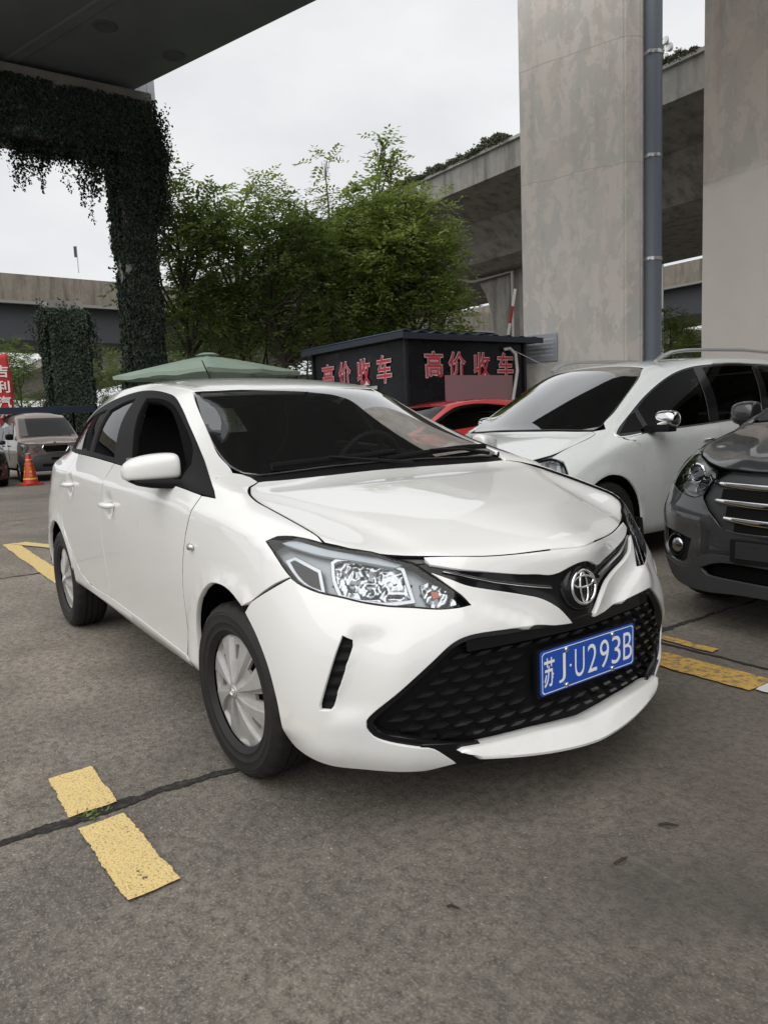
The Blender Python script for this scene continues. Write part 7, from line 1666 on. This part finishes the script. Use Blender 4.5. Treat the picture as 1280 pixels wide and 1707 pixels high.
obj('lettering', bm, mat('banner_white', (.75, .72, .70), .6), BN)
SD = thing('lean_to', 'low dark blue shed roof behind the brown minivan', 'shed', (-21.5, 2.2, 0), 0)
bm = bmesh.new(); box(bm, (0, -2.0, 1.93), (2.4, 7.4, .09), None, .01); box(bm, (1.2, -2.0, 1.86), (.05, 7.4, .14)); obj('roof', bm, mat('shed_blue', (.02, .03, .055), .5), SD)
for y in (1.6, -5.5):
    for x in (-1.1, 1.1): bm = bmesh.new(); tube(bm, [(x, y, 0), (x, y, 1.9)], .04, 8); obj('post', bm, M['trim'], SD)
BA = thing('barrier_arm', 'raised red and white barrier arm standing against the viaduct column', 'barrier', (-13.7, 13.6, 0), 0)
bm = bmesh.new(); box(bm, (0, 0, .5), (.35, .3, 1.0), None, .03); obj('cabinet', bm, mat('cabinet_white', (.5, .5, .5), .5), BA)
for k in range(8):
    bm = bmesh.new(); p0 = Vector((0, -.17, 1.0)); d_ = Vector((.10, .02, .46)); a, b = p0+d_*k, p0+d_*(k+1); tube(bm, [a, b], .04, 8); obj('arm_section', bm, mat('arm_white', (.75, .74, .72), .5) if k % 2 else mat('arm_red', (.40, .03, .03), .5), BA)
# kerb-side wall and pale buildings far off, seen under the trees
for (x, y, L_, h, c, lb) in ((-58, 10, 30, 3.0, (.42, .40, .37), 'pale low boundary wall far behind the trees'), (-62, 34, 24, 5.5, (.55, .54, .51), 'white far building glimpsed under the tree crowns')):
    t_ = thing('far_building' if h > 4 else 'boundary_wall', lb, 'building' if h > 4 else 'wall', (x, y, 0)); bm = bmesh.new(); box(bm, (0, 0, h/2), (1.0 if h < 4 else 8, L_, h)); wl_ = obj('wall', bm, concrete('far_wall', c, .3), t_)
    bm = bmesh.new(); box(bm, (0, 0, h+.08), (1.3 if h < 4 else 8.6, L_+.4, .16)); obj('coping', bm, MC, t_)
    if h > 4:
        for k in range(6): bm = bmesh.new(); box(bm, (4.01, -9+3.6*k, 3.2), (.06, 1.8, 1.6)); obj('window', bm, M['tint'], t_)
# ---------------------------------------------------------------- litter
MTW = mat('twig_brown', (.03, .022, .016), .9)
for k, (x, y, a, L_, lb) in enumerate(((1.08, -.02, .4, .055, 'thin dark twig on the concrete in front of the bumper, upper one'), (1.12, -.27, 1.1, .05, 'thin dark twig lying on the concrete below the bumper corner'), (.98, -.72, .2, .03, 'brown leaf scrap on the concrete in front of the grille'))):
    bm = bmesh.new(); tube(bm, [(x, y, .006), (x+L_*.4*math.cos(a), y+L_*.4*math.sin(a), .014), (x+L_*math.cos(a+.4), y+L_*math.sin(a+.4), .006)], [.003, .0045, .002], 6); tag(obj('fallen_twig', bm, MTW), lb, 'twig')
lv = Leaves()
for _ in range(24): lv.leaf(Vector((-.05+rnd.gauss(0, .018), -1.29+rnd.gauss(0, .035), .004)), rv()+Vector((0, 0, 1)), Vector((rnd.gauss(0, 1), rnd.gauss(0, 1), 1.2)), .022, .008)
tag(lv.build('joint_weed', M['leafA']), 'tiny weed sprouting from the joint between the two yellow paint blocks', 'weed')
